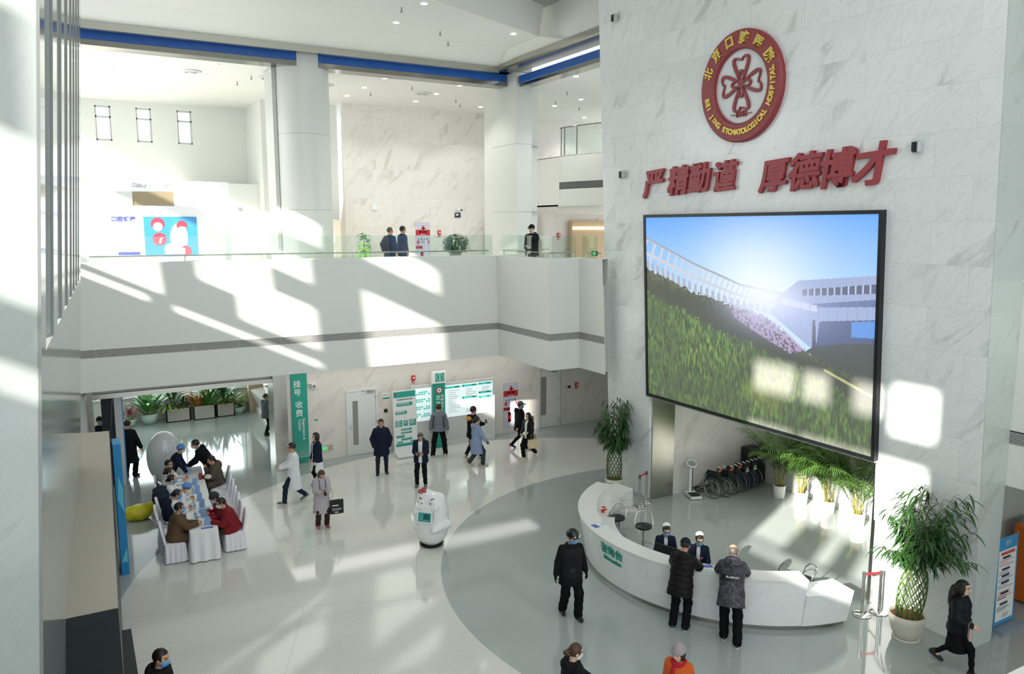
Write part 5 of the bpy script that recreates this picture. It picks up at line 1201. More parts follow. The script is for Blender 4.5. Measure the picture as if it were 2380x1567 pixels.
# ------------------------------------------------------------------ consultation table with cloth, chairs and things on it
TR = R(-3.8); TC = Vector((2.42, 21.2, 0)); TT = place(TC, TR); TW, TL = .30, 2.66
CLOTH = mat('tablecloth_white', '#e9ebec', .75, var=.02)
t = thing('consultation_table', 'long table under a white cloth with people seated on both sides', 'table', tuple(TC), 0)
b = MB(); slab(b, TT, -TW, -TL, TW, TL, .722, .735); b.build('tabletop', mat('table_wood', '#b9a88a', .5), t)
for sx in (-1,1):
    for k in range(4): y = -TL+.15 + k*(2*TL-.3)/3; b = MB(); b.cyl(TT((sx*(TW-.05),y,0)), TT((sx*(TW-.05),y,.722)), .018, n=8); b.build('leg', STEEL, t)
# cloth with folds hanging to the floor
per = []; nper = 420; P_ = [(-TW,-TL),(TW,-TL),(TW,TL),(-TW,TL)]; tot = 4*(TW+TL)
for i in range(nper):
    s = tot*i/nper; k = 0
    while True:
        a, c = Vector(P_[k]), Vector(P_[(k+1) % 4]); l = (c-a).length
        if s <= l: break
        s -= l; k += 1
    p = a.lerp(c, s/l); n = Vector(((c-a).y, -(c-a).x)).normalized(); per.append((p, n))
V = []; zs = [.742,.735,.70,.5,.25,.02]
for j, z in enumerate(zs):
    for i, (p, n) in enumerate(per):
        h = (1 - z/.742); o_ = .012 + (.035*h) + .024*min(1,h*1.5)*math.sin(i*2*PI*46/nper + .8*math.sin(i*.11)); q = p + n*(o_ if j else .004); V.append(TT((q.x, q.y, z)))
b = MB(); b.add(V, [(j*nper+(i+1) % nper, j*nper+i, (j+1)*nper+i, (j+1)*nper+(i+1) % nper) for j in range(5) for i in range(nper)], True); b.add(V[:nper], [tuple(range(nper))], False)
tag(b.build('tablecloth', CLOTH), 'white cloth hanging in folds to the floor over the long table', 'tablecloth')
CHC = mat('chair_cover_white', '#e6e5ec', .7, var=.02)
def make_chair(label, loc, rz):
    """covered banquet chair, seat front towards +y"""
    t = thing('covered_chair', label, 'chair', loc, rz, 'white covered chairs at the long table')
    n = 80; V = []; pr = []
    for i in range(n):
        s = 4*i/n; k = int(s); f = s-k; c = [(-.21,-.22),(.21,-.22),(.22,.22),(-.22,.22)]; a, e_ = Vector(c[k]), Vector(c[(k+1) % 4]); p = a.lerp(e_, f); nn = Vector(((e_-a).y, -(e_-a).x)).normalized(); pr.append((p, nn))
    for j, z in enumerate((.46,.44,.36,.2,.02)):
        for i, (p, nn) in enumerate(pr):
            h = 1-z/.46; q = p + nn*((.03*h + .016*min(1,2*h)*math.sin(i*2*PI*16/n)) if j else -.012); V.append((q.x, q.y, z))
    b = MB(); b.add(V, [(j*n+(i+1) % n, j*n+i, (j+1)*n+i, (j+1)*n+(i+1) % n) for j in range(4) for i in range(n)], True); b.build('skirt', CHC, t, False)
    b = MB(); b.bbox((0,0,.455), (.42,.42,.05), .02); b.build('seat', CHC, t, False)
    b = MB(); m = 12; F, Bk = [], []
    pts = [(-.20,.46),(-.21,.70),(-.19,.86),(-.11,.95),(0,.975),(.11,.95),(.19,.86),(.21,.70),(.20,.46)]
    yb = lambda z: -.20 - .10*(z-.46)/.5
    V = [(x, yb(z)+.025, z) for x, z in pts] + [(x, yb(z)-.025, z) for x, z in pts]; q = len(pts)
    b.add(V, [tuple(range(q-1,-1,-1)), tuple(range(q,2*q))] + [(i, (i+1) % q, q+(i+1) % q, q+i) for i in range(q)], False); b.build('backrest', CHC, t, False)
    return t
ch = None
def chair(lx, ly, side, label, turn=0):
    global ch
    p = TT((lx, ly, 0)); rz = TR + (R(-90) if side < 0 else R(90)) + R(turn)
    if ch is None: ch = make_chair(label, tuple(p), rz)
    else: dup(ch, tuple(p), rz, label)
chair(-.62,-2.28,-1,'white covered chair under the man in the brown coat')
chair(-.68,-1.62,-1,'white covered chair behind the man in the brown coat',4); chair(-.70,-1.05,-1,'white covered chair under the woman with the navy coat on her shoulders',-4)
chair(-.66,-.45,-1,'white covered chair under the person in the blue cap'); chair(-.68,.15,-1,'white covered chair with a navy coat over its back'); chair(-.66,.80,-1,'white covered chair under the woman looking right without mask',3); chair(-.66,1.5,-1,'white covered chair under the smiling man in glasses')
chair(.70,-2.15,1,'white covered chair under the man in the red jacket, nearest the camera'); chair(.66,-1.55,1,'white covered chair under the person in the grey knitted hat',5); chair(.66,-.95,1,'empty white covered chair next to the person in the knitted hat')
chair(.66,-.35,1,'empty white covered chair in the middle of the right row',-4); chair(.66,.25,1,'empty white covered chair third from the person in the knitted hat'); chair(.66,.90,1,'empty white covered chair beside the person with the fur hood'); chair(.70,1.60,1,'white covered chair under the person with the fur hood')
CARD = mat('tent_card_blue', '#6d96c8', .4, var=.15, scale=12); CARDD = mat('tent_card_dark', '#2c5fb4', .4)
c0 = None
for k, (lx, ly) in enumerate(((.10,-2.30),(.06,-1.72),(.08,-1.0),(.06,-.45),(.05,.20),(.03,.85),(-.08,2.0))):
    p = TT((lx, ly, .744)); lb = 'blue tent card on the white table, ' + ('nearest the camera','second from the front','behind the tissue box','in the middle of the table','third from the far end','by the hooded person','at the far end')[k]
    if c0 is None:
        c0 = thing('tent_card', lb, 'card', tuple(p), TR, 'blue tent cards on the table'); b = MB(); b.add([(-.06,-.07,0),(.06,-.07,0),(.06,0,.20),(-.06,0,.20)], [(0,1,2,3)], False); b.build('front', CARD, c0, False); b = MB(); b.add([(-.06,.07,0),(.06,.07,0),(.06,0,.20),(-.06,0,.20)], [(1,0,3,2)], False); b.build('back', CARDD, c0, False)
    else: dup(c0, tuple(p), TR, lb)
WATER = glass('bottle_plastic', '#e3edf2', .15); b0 = None
for k, (lx, ly) in enumerate(((-.10,-2.0),(-.12,-1.72),(-.10,-1.1),(-.06,.15),(-.06,.65),(-.16,2.05))):
    p = TT((lx, ly, .744)); lb = 'clear water bottle on the white table, ' + ('nearest the camera','second from the front','left of the tissue box','in the middle of the table','third from the far end','at the far end')[k]
    if b0 is None:
        b0 = thing('water_bottle', lb, 'bottle', tuple(p), 0, 'water bottles on the table'); b = MB(); b.lathe([(0,0),(.03,0),(.032,.02),(.03,.14),(.013,.18),(.013,.195)], n=14); b.build('bottle_body', WATER, b0, False); b = MB(); b.cyl((0,0,.195),(0,0,.215),.015,n=10); b.build('cap', SIGNW, b0, False); b = MB(); b.lathe([(.0315,.05),(.0315,.10)], n=14); b.build('wrapper', PRINT_L, b0, False)
    else: dup(b0, tuple(p), 0, lb)
t = thing('tissue_box', 'pale blue tissue box with a yellow top on the white table', 'tissue box', tuple(TT((.10,-1.35,.744)))); b = MB(); slab(b, TT, -.02, -1.45, .24, -1.31, .744, .83); b.build('box', mat('tissue_blue', '#8fb7d2', .5), t); b = MB(); slab(b, TT, .06, -1.41, .16, -1.35, .83, .834); b.build('opening', mat('tissue_yellow', '#d8cf6a', .5), t)
t = thing('red_cup', 'red drinking cup with a lid at the far end of the white table', 'cup', tuple(TT((.20,1.32,.744)))); b = MB(); b.cyl(TT((.20,1.32,.744)), TT((.20,1.32,.90)), .035, .042, 16); b.build('cup_body', mat('cup_red', '#a82642', .4), t); b = MB(); b.cyl(TT((.20,1.32,.90)), TT((.20,1.32,.92)), .045, .04, 16); b.build('lid', mat('cup_lid', '#7d1c33', .4), t)
for k, (lx, ly, w, h, m, lb) in enumerate(((.08,-2.52,.26,.10,PRINT_B,'purple printed leaflet at the near edge of the white table'),(-.02,-1.95,.20,.14,PAPER,'white paper sheet beside the red sleeved man'),(.10,-.72,.30,.05,PAPER,'white paper strip in the middle of the table'),(-.16,-.62,.18,.12,PRINT_L,'pale green sheet before the person in the blue cap'),(.02,1.25,.20,.14,PAPER,'white paper sheet by the red cup'),(.24,1.05,.12,.2,PAPER,'white notebook before the hooded person'),(-.08,.42,.1,.1,PAPER,'small white sheet before the woman without mask'))):
    b = MB(); slab(b, TT, lx-w/2, ly-h/2, lx+w/2, ly+h/2, .7435, .747); tag(b.build('paper_sheet', m), lb, 'paper', 'papers on the table')

# ------------------------------------------------------------------ left: egg seat, yellow bag, backdrop
t = thing('egg_sculpture', 'big glossy white egg shape on the floor behind the table end', 'sculpture', (2.05,25.1,0)); b = MB(); b.ell((2.05,25.1,.80), (.50,.40,.80), nu=40, nv=24); b.build('shell', mat('egg_white', '#dfe4e4', .12, var=.01, coat=.5), t)
b = MB(); b.tube([(2.05+.30*math.cos(a), 24.92+.1*math.sin(a), 1.34+.05*math.sin(a)) for a in [i*PI/12 for i in range(24)]], .012, 6, True); b.build('rim', SIGNW, t)  # white ring modelled in place of the ring highlight on the gloss
def f_bag(P):
    d = sd_ell(P, (0,0,.19), (.36,.28,.21)); d = smin(d, sd_cap(P, (.25,.05,.28), (.46,.12,.36), .10, .03), .12); d = d + .022*np.sin(P[...,0]*19 + 3*P[...,2])*np.sin(P[...,1]*17 + 2)*np.sin(P[...,2]*15+1); return np.maximum(d, -P[...,2])
t = thing('plastic_bag', 'full yellow plastic bag on the floor by the blue backdrop', 'bag', (1.08,22.2,0)); b = MB(); b.blob(solid(f_bag, (-.5,-.45,-.02), (.6,.45,.55), .02)); b.build('sack', mat('bag_yellow', '#cfc81e', .35, var=.12, scale=8), t, False); b = MB(); b.tube([(.40,.10,.33),(.43,.15,.36),(.46,.12,.33),(.43,.08,.31)], .02, 6, True); b.build('knot', mat('bag_yellow', '#cfc81e', .35, var=.12, scale=8), t, False)
t = thing('backdrop_wall', 'blue printed exhibition backdrop beside the vestibule', 'backdrop', (.59,18.66,0)); b = MB(); b.box((.50,18.64,0),(.66,19.2,3.0)); b.build('blue_panel', mat('backdrop_blue', '#1f86c0', .35, var=.18, scale=.9), t)
b = MB(); b.extrude([(.53,18.635,1.75),(.64,18.635,1.45),(.64,18.635,2.0),(.57,18.635,2.3)], (0,-.002,0)); b.extrude([(.52,18.635,.3),(.64,18.635,.3),(.64,18.635,.65)], (0,-.002,0)); b.build('light_print', mat('backdrop_light', '#5fc0d8', .4), t)
t = thing('banner_frame', 'tall black backed banner with white edge behind the blue backdrop', 'banner', (.62,25.6,0)); b = MB(); b.box((.46,25.5,0),(.80,25.54,2.93)); b.build('black_back', mat('banner_black', '#1d2226', .6), t); b = MB(); b.box((.80,25.48,0),(1.0,25.56,2.93)); b.build('white_edge', mat('banner_white', '#dfe3e6', .5), t); b = MB(); b.box((.44,25.49,2.9),(1.02,25.57,2.96)); b.box((1.0,25.49,0),(1.03,25.57,2.93)); b.build('blue_frame', mat('banner_blue', '#3f95cf', .4), t)
b = MB(); b.tube([(.5,25.47,.1),(.78,25.47,2.8)], .012, 6); b.build('brace', DSTEEL, t)

# ------------------------------------------------------------------ right: standing notice and orange machine
t = thing('notice_stand', 'tall blue and white printed notice stand behind the right pier', 'sign', (15.35,7.75,0)); T = frame((14.92,7.75,0), (1,.02,0), (0,.02,1))
b = MB(); slab(b, T, 0, .08, .92, 1.86, -.03, 0); b.build('panel', mat('notice_blue', '#3f9ad0', .35), t); b = MB(); rect(b, T, .04, .16, .86, 1.62, .003); b.build('white_area', SIGNW, t)
b = MB(); rect(b, T, .14, 1.52, .78, 1.58, .006)
bars(b, T, .08, .8, 1.40, 3, .05, .012, 8, .006); bars(b, T, .08, .8, .75, 4, .05, .012, 9, .006); b.build('red_print', mat('print_red', '#cf5348', .5), t)
b = MB()
for k, z in enumerate((1.44,1.20,1.06,.92,.70,.48)): rect(b, T, .22, z, .58, z+.045, .007)
b.build('dark_headings', mat('notice_dark', '#2f2c45', .5), t); b = MB()
for k, z in enumerate((1.16,1.02,.88,.66,.44,.40)): bars(b, T, .08, .82, z, 2, .045, .012, 20+k, .006)
bars(b, T, .35, .7, .27, 3, .03, .01, 3, .006); b.build('text_lines', INK, t); b = MB(); put(b, text_geo('通知', .13, .002, .003), lambda p: T((p[0]+.45, p[1]+1.74, .004))); b.build('title', SIGNW, t)
for x in (-.02,.94): b = MB(); b.cyl(T((x,.03,-.02)), T((x,1.9,-.02)), .014, n=8); b.build('pole', STEEL, t)
b = MB(); slab(b, frame((14.85,7.55,0),(1,.02,0),(0,1,0)), 0, 0, 1.06, .42, 0, .05); b.build('foot', mat('stand_foot_blue_grey', '#8b9aa8', .4), t); t.scale = (.76,1,.97); t.location.x = 15.30
t = thing('vending_machine', 'orange machine at the right edge behind the notice stand', 'machine', (16.95,7.9,0)); b = MB(); b.bbox((16.95,8.05,.85),(.8,.6,1.6),.03); b.build('cabinet', mat('machine_orange', '#c8641c', .4, var=.1), t); b = MB(); b.extrude([(16.55,7.745,.25),(17.0,7.745,.25),(16.55,7.745,.75)], (0,-.004,0)); b.build('yellow_stripe', mat('machine_yellow', '#d8a528', .4), t)
for x in (16.62,17.28): b = MB(); b.cyl((x,7.82,0),(x,7.82,.07),.03,n=8); b.build('foot', BLACK, t)

# ------------------------------------------------------------------ exhibition stand on the left of the gallery
t = thing('exhibition_counter', 'white rounded exhibition counter with a blue picture panel on the gallery', 'counter', (2.4,27.0,6.0))
pts = [(1.02,6.0)] + [(1.17-.15*math.cos(a), 8.20+.15*math.sin(a)) for a in [i*PI/10 for i in range(6)]] + [(3.68+.15*math.sin(a), 8.20+.15*math.cos(a)) for a in [i*PI/10 for i in range(6)]] + [(3.83,6.0)]
b = MB(); b.extrude([(x,27.0,z) for x, z in pts], (0,.7,0)); b.build('body', mat('stand_white', '#e9ebf0', .3, var=.01), t)
T = frame((2.03,26.99,6.82), (1,0,0), (0,0,1)); b = MB(); rect(b, T, 0, 0, 1.55, 1.2, .004); pic = b.build('picture_panel', mat('picture_blue', '#3c8ec6', .35, var=.25, scale=1.2), t)
b = MB()
for cx, cy, rr in ((.40,.97,.2),(.43,.50,.2),(1.10,.92,.16),(1.18,.12,.17)): disc(b, T, cx, cy, rr, .008); 
sub(b, 'red_circles', [mat('circle_red', '#c93f52', .4)], pic, True); b = MB(); disc(b, T, .40, .88, .14, .012, 20); disc(b, T, 1.0, .55, .26, .007, 20, .45); disc(b, T, .85, .2, .3, .0075, 20, .18); disc(b, T, 1.1, .83, .13, .012, 20, .06); b.quad(T((.40,.36,.012)),T((.46,.36,.012)),T((.52,.58,.012)),T((.44,.52,.012))); rect(b, T, .56, .02, 1.16, .22, .013); sub(b, 'white_shapes', [mat('circle_white', '#ece9e4', .4)], pic, True)
T = frame((1.02,26.99,6.0), (1,0,0), (0,0,1)); b = MB(); put(b, text_geo('口腔健康', .17, .004, .003), lambda p: T((p[0]+.45, p[1]+1.93, .004+p[2]))); rect(b, T, .25, .84, .86, .93, .004); b.build('blue_lettering', mat('stand_purple_blue', '#4a4fa8', .4), t)
t = thing('exhibition_portal', 'white portal frame behind the exhibition counter on the gallery', 'frame', (2.5,28.0,6.0))
b = MB(); b.box((.45,28.2,6.0),(.62,28.9,9.2)); b.box((4.62,28.2,6.0),(4.80,28.9,9.2)); b.box((.62,28.2,8.85),(4.62,28.9,9.2)); b.build('frame', mat('stand_white', '#e9ebf0', .3, var=.01), t)
T = frame((2.6,28.19,9.02), (1,0,0), (0,0,1)); b = MB(); put(b, text_geo('口腔健康与发展', .16, .01, .003), lambda p: T((p[0]-.2, p[1], p[2]+.006))); b.build('grey_lettering', mat('lettering_grey', '#b9bcbd', .4), t)
t = thing('exhibition_wall', 'beige door panel in a white booth wall behind the exhibition portal', 'partition', (2.5,29.8,6.0)); b = MB(); b.box((-.6,29.8,6),(1.95,29.9,9.0)); b.box((3.25,29.8,6),(4.0,29.9,9.0)); b.build('side_panel', mat('booth_grey', '#c9ccca', .4), t); b = MB(); b.box((1.95,29.82,6),(3.25,29.88,9.0)); b.build('beige_panel', mat('booth_beige', '#8d8166', .5), t)
small_box('wall_camera', 'tiny grey camera on the white wall left of the column', 'camera', 5.6, 8.3, .12, .12, .08, mat('lens_grey', '#7c8186', .2), 30.99)

# ------------------------------------------------------------------ people
SKIN = mat('skin', '#c79b7f', .5, var=.06); SKIN2 = mat('skin_light', '#d9b49b', .5, var=.05)
EYE = mat('eye_dark', '#1a1412', .3); LIP = mat('lip', '#a5655a', .5)
HAIRB = mat('hair_black', '#17130f', .45, var=.3, scale=30); HAIRBR = mat('hair_brown', '#4a2c1b', .45, var=.3, scale=30); HAIRG = mat('hair_grey', '#55524d', .5, var=.3, scale=40)
MASKB = mat('mask_blue', '#5b9bd6', .6); MASKW = mat('mask_white', '#dbe0e4', .6)
V3 = lambda *a: np.array(a, float)
def nrm(v): return v/max(np.linalg.norm(v), 1e-9)
def ik(S, H, l1, l2, hint):
    d = H - S; L = np.linalg.norm(d)
    if L > (l1+l2)*.995: H = S + d/L*(l1+l2)*.995; d = H - S; L = np.linalg.norm(d)
    a = (l1*l1 + L*L - l2*l2)/(2*L); h = math.sqrt(max(l1*l1 - a*a, 0)); u = d/L
    p = hint - u*(hint @ u); return S + u*a + nrm(p)*h, H
def hand_fn(Wr, fd, pn, side, curl):
    """hand at the wrist: fd finger direction, pn palm normal"""
    fd = nrm(fd); pn = nrm(pn - fd*(pn @ fd)); sd = np.cross(fd, pn)*1.0; th = sd*side   # thumb side
    parts = [(Wr - fd*.02, Wr + fd*.03, .026, .030)]
    for i, (o_, L) in enumerate(((.027,.068),(.009,.076),(-.009,.072),(-.026,.056))):
        r0 = Wr + fd*.078 + th*o_; parts.append((Wr + fd*.02 + th*o_*.8, r0, .016, .0125))
        c1 = curl*.7; d1 = fd*math.cos(c1) + pn*math.sin(c1); k1 = r0 + d1*L*.5; c2 = curl*1.6; d2 = fd*math.cos(c2) + pn*math.sin(c2)
        parts.append((r0, k1, .0105, .0095)); parts.append((k1, k1 + d2*L*.5, .0095, .0075))
    t0 = Wr + fd*.025 + th*.028; d = nrm(fd*.75 + th*.65 + pn*.45*(.4+curl)); parts.append((Wr + fd*.005 + th*.012, t0, .018, .014)); parts.append((t0, t0 + d*.032, .0125, .011)); parts.append((t0 + d*.032, t0 + d*.032 + nrm(d + pn*.5 + fd*.3)*.026, .011, .008))
    pts = np.array([p for q in parts for p in q[:2]])
    def f(P):
        d = None
        for a, b_, ra, rb in parts:
            x = sd_cap(P, a, b_, ra, rb); d = x if d is None else smin(d, x, .006)
        return d
    return f, pts.min(0) - .03, pts.max(0) + .03
class Person:
    pass
def person(label, loc, face, height=1.70, lean=0, hp=0, hy=0, rh=None, lh=None, rf=(.10,.0,0), lf=(-.10,.0,0), rfp=0, lfp=0, seat=None, side=0, skin=SKIN, group=None,
           hair='short', haircol=HAIRB, top=None, th=.018, hem=-.12, quilt=0, hood=False, open_front=None, shirt=None, skirt=None, pants=None, plegs=.0, shoes=None, sole=None, mask=None, glasses=False,
           cap=None, cap_style='cap', curl=(.6,.6), palm=None, res=.016, gloves=None, collar=True, fluff=0.0, elbow=None, fdir=(None,None), legs=True, extra=None, fat=1.0, hands=True):
    """face: world heading in degrees the person looks to (0 = +x, 90 = +y); all pose numbers are for a 1.70 m body facing +y"""
    rz = R(face - 90); t = thing('person', label, 'person', loc, rz, group); s = height/1.70; o = Person(); o.t = t; o.s = s
    pz = (.93 - .35*max(abs(rf[1]), abs(lf[1]))**2) if seat is None else seat/s + .085
    P0 = V3(side, 0 if seat is None else -.02, pz); ln = R(lean); dv = V3(0, math.sin(ln), math.cos(ln)); fv = V3(0, math.cos(ln), -math.sin(ln))
    tl = lambda P: np.stack([P[...,0]-P0[0], (P-P0) @ fv, (P-P0) @ dv], -1)
    inv = lambda q: P0 + V3(q[0],0,0) + fv*q[1] + dv*q[2]
    N_ = inv((0,-.01,.505)); SR, SL = inv((.158*fat,-.01,.435)), inv((-.158*fat,-.01,.435))
    Rz = np.array([[math.cos(R(hy)),-math.sin(R(hy)),0],[math.sin(R(hy)),math.cos(R(hy)),0],[0,0,1]]); c_, s_ = math.cos(R(hp)), math.sin(R(hp)); Rx = np.array([[1,0,0],[0,c_,-s_],[0,s_,c_]])
    Rh = Rz @ Rx; HC = N_ + dv*.06 + Rh @ V3(0,.028,.102)
    hl = lambda P: ((P - HC) @ Rh)/1.07
    hw = lambda q: HC + Rh @ (V3(*q)*1.07)
    RH = V3(*rh) if rh is not None else inv((.225*fat,.04,-.09)); LH = V3(*lh) if lh is not None else inv((-.225*fat,.04,-.09))
    eh = elbow or (.40,-.75,-.5)
    ER, RH = ik(SR, RH, .275, .255, V3(eh[0],eh[1],eh[2])); EL, LH = ik(SL, LH, .275, .255, V3(-eh[0],eh[1],eh[2]))
    JR, JL = P0 + V3(.085,0,-.03), P0 + V3(-.085,0,-.03); AR, AL = V3(*rf) + V3(0,-.03,.085), V3(*lf) + V3(0,-.03,.085)
    if seat is not None: kh = V3(0,1,1.2)
    else: kh = V3(0,1,.05)
    KR, AR = ik(JR, AR, .43, .42, kh + V3(.12,0,0)); KL, AL = ik(JL, AL, .43, .42, kh - V3(.12,0,0))
    mesh = lambda fn, lo, hi, h: solid(fn, np.array(lo)-.03, np.array(hi)+.03, h)
    def bounds(pts, pad): a = np.array(pts); return a.min(0)-pad, a.max(0)+pad
    def emit(geo, name, m, parent=t, sub_=False):
        b = MB(); b.blob(([tuple(np.array(v)*s) for v in geo[0]], geo[1]))
        if sub_: return sub(b, name, m if isinstance(m, list) else [m], parent)
        return b.build(name, m, parent, False)
    # --- body
    def f_body(P):
        d = sd_cap(P, inv((0,0,.0)), inv((0,0,.40)), .105, .10); d = smin(d, sd_cap(P, SR, SL, .05, .05), .06); d = smin(d, sd_cap(P, inv((0,0,.38)), N_ + dv*.05, .07, .05), .04); d = smin(d, sd_cap(P, N_, hw((0,-.01,-.03)), .052, .05), .02)
        for S, E, H in ((SR,ER,RH),(SL,EL,LH)): d = smin(d, sd_cap(P, S, E, .044, .036), .03); d = smin(d, sd_cap(P, E, H, .036, .025), .02)
        for J, K, A in ((JR,KR,AR),(JL,KL,AL)): d = smin(d, sd_cap(P, J, K, .070, .046), .05); d = smin(d, sd_cap(P, K, A, .046, .036), .03); d = smin(d, sd_cap(P, A, A + V3(0,.05,-.05), .036, .03), .02)
        return d
    bm = MB(); lo, hi = bounds([P0,N_,SR,SL,ER,EL,RH,LH,JR,JL,KR,KL,AR,AL,HC], .11); bm.blob(mesh(f_body, lo, hi, res*1.35))
    def f_head(P):
        q = hl(P); d = sd_ell(q, (0,-.005,.02), (.077,.096,.103)); d = smin(d, sd_ell(q, (0,.022,-.055), (.056,.062,.062)), .035); d = smin(d, sd_ell(q, (0,.03,-.095), (.028,.035,.026)), .03)
        d = smin(d, sd_cap(q, (0,.092,.005), (0,.108,-.030), .008, .013), .014); d = smin(d, sd_cap(q, (-.026,.084,.026), (.026,.084,.026), .010, .010), .02)
        for sx in (-1,1): d = smax(d, -sd_ell(q, (sx*.032,.098,.006), (.018,.016,.010)), .012); d = smin(d, sd_ell(q, (sx*.078,-.005,-.005), (.010,.020,.030)), .008)
        for sx in (-1,1): d = np.minimum(d, sd_ell(q, (sx*.031,.079,.006), (.013,.011,.010)))
        d = smin(d, sd_cap(q, (-.018,.080,-.062), (.018,.080,-.062), .009, .009), .01)
        return smin(d, sd_cap(P, N_, hw((0,-.01,-.03)), .052, .05), .02)
    g = mesh(f_head, HC-.15, HC+.15, max(.0065, res*.5)); V = np.array(g[0]); n0 = len(bm.f); bm.blob(g); q = hl(V)
    for i, f in enumerate(g[1]):
        c = q[list(f)].mean(0)
        if c[1] > .05:
            if abs(abs(c[0])-.031) < .013 and abs(c[2]-.006) < .008: bm.m[n0+i] = 1
            elif abs(c[0]) < .024 and abs(c[2]+.062) < .008 and c[1] > .07: bm.m[n0+i] = 2
            elif abs(abs(c[0])-.033) < .021 and abs(c[2]-.030) < .006: bm.m[n0+i] = 3
    for k, (Wr, E, sd_) in enumerate(((RH,ER,1),(LH,EL,-1))):
        if not hands: break
        fd = V3(*fdir[k]) if fdir[k] is not None else nrm(Wr - E); pn = V3(*(palm[k])) if palm and palm[k] is not None else V3(-sd_,.1,0)
        hf, l2, h2 = hand_fn(Wr, fd, pn, sd_ if True else 1, curl[k]); gh = solid(hf, l2, h2, max(.0055, res*.40))
        if gloves:
            emit(gh, 'glove', gloves)
        else: bm.blob(gh)
    bm.v = [tuple(np.array(v)*s) for v in bm.v]; bm.build('body', [skin, EYE, LIP, haircol if hair else HAIRB], t, False)
    # --- trousers and shoes
    if legs and pants is not None:
        w = plegs
        def f_pants(P):
            d = smin(sd_cap(P, JR, KR, .088+w*.3, .068+w*.7), sd_cap(P, KR, AR + V3(0,0,.0), .066+w*.7, .054+w), .03); d2 = smin(sd_cap(P, JL, KL, .088+w*.3, .068+w*.7), sd_cap(P, KL, AL, .066+w*.7, .054+w), .03)
            d = smin(d, d2, .02); d = smin(d, sd_cap(P, P0 + V3(-.055,0,0), P0 + V3(.055,0,0), .108, .108), .05)
            return d + .004*np.sin(P[...,2]*38 + P[...,0]*20)
        lo, hi = bounds([P0,JR,JL,KR,KL,AR,AL], .14); emit(mesh(f_pants, lo, hi, res), 'trousers', pants)
    if legs and shoes is not None:
        for A, F, fp, sx in ((AR, rf, rfp, 1), (AL, lf, lfp, -1)):
            cy, sy = math.cos(R(-sx*8)), math.sin(R(-sx*8)); cp, sp_ = math.cos(R(fp)), math.sin(R(fp))
            fx = V3(cy,sy,0); fy = V3(-sy*cp,cy*cp,sp_); fz = np.cross(fx, fy); M = np.stack([fx,fy,fz],1); o_ = A - fz*.085 + fy*.0
            fl = lambda P: (P - o_) @ M
            def f_shoe(P):
                q = fl(P); d = smin(sd_ell(q, (0,.10,.035), (.046,.105,.045)), sd_ell(q, (0,-.025,.045), (.040,.062,.055)), .05); d = smin(d, sd_cap(q, (0,-.01,.05), (0,-.015,.10), .043, .043), .03); return np.maximum(d, -q[...,2]+.003)
            ct = o_ + M @ V3(0,.05,.05); so_ = emit(mesh(f_shoe, ct-.17, ct+.17, max(.010, res*.7)), 'shoe', shoes)
            if sole is not None:
                def f_sole(P):
                    q = fl(P); d = smin(sd_ell(q, (0,.10,.03), (.050,.111,.060)), sd_ell(q, (0,-.025,.03), (.046,.068,.060)), .05); return np.maximum(np.maximum(d, q[...,2]-.026), -q[...,2])
                emit(mesh(f_sole, ct-.17, ct+.17, max(.010, res*.7)), 'sole', sole, so_, True)
    # --- upper garment
    def prof(z, k, ext):
        zs = [-.62,-.45,-.28,-.10,.0,.14,.28,.38,.44,.48,.53]; a = [.215,.207,.192,.180,.170,.160,.166,.176,.156,.108,.066]; b_ = [.190,.180,.160,.145,.135,.128,.130,.130,.110,.085,.066]
        return np.interp(z, zs, [x*fat for x in a] if k == 0 else [x*fat for x in b_]) + ext
    def f_torso(P, ext, hem_, ztop=.53, flare=0.0):
        q = tl(P); z = q[...,2]; a = prof(z, 0, ext) + flare*np.maximum(0,-z); b_ = prof(z, 1, ext) + flare*np.maximum(0,-z)
        r = np.sqrt((q[...,0]/a)**2 + ((q[...,1]+.005)/b_)**2); d = (r-1)*np.minimum(a, b_)
        if quilt: d = d - .010*np.abs(np.sin((z)*PI*quilt)) + .006
        d = d + .005*np.sin(z*24 + q[...,0]*11)*np.sin(q[...,0]*17+1.3+z*6)
        return smax(smax(d, hem_ - z, .015), z - ztop, .02), q
    if top is not None:
        if seat is not None and hem < -.06: he = -.07
        else: he = hem
        if seat is None and skirt is None and False: pass
        def f_top(P):
            d, q = f_torso(P, th, he, .53 if collar else .50)
            for S, E, H in ((SR,ER,RH),(SL,EL,LH)):
                u = nrm(H - E); ta = th*.72; aE = sd_cap(P, S, E, .055+ta, .047+ta); aF = sd_cap(P, E, H - u*.03, .047+ta, .038+ta*.8)
                if quilt:
                    aE = aE - .006*np.abs(np.sin(((P-S) @ nrm(E-S))*PI*quilt)); aF = aF - .006*np.abs(np.sin(((P-E) @ u)*PI*quilt))
                d = smin(d, smin(aE, aF, .02), .035)
            if hood:
                d = smin(d, np.maximum(sd_ell(q, (0,-.115,.475), (.135+fluff,.085+fluff,.105+fluff)), -sd_ell(q, (0,-.075,.53), (.075,.055,.07))), .02)
            if collar: d = smin(d, np.maximum(sd_ell(q, (0,.0,.51), (.088,.088,.05)), -sd_ell(q, (0,.02,.55), (.07,.078,.06))), .012)
            if seat is not None and hem < -.06:
                for J, K in ((JR,KR),(JL,KL)): d = smin(d, sd_cap(P, J + V3(0,0,.01), J + (K-J)*min(1, -hem*1.6), .10+th*.5, .092+th*.5), .04)
            if open_front:
                wdg = np.maximum(np.abs(q[...,0]) - open_front*(1.0 + .35*(q[...,2])), -q[...,1]); d = smax(d, -wdg, .01)
            nk = sd_cap(P, N_ + dv*.02, hw((0,.02,.02)), .060, .085); return smax(d, -nk, .01)
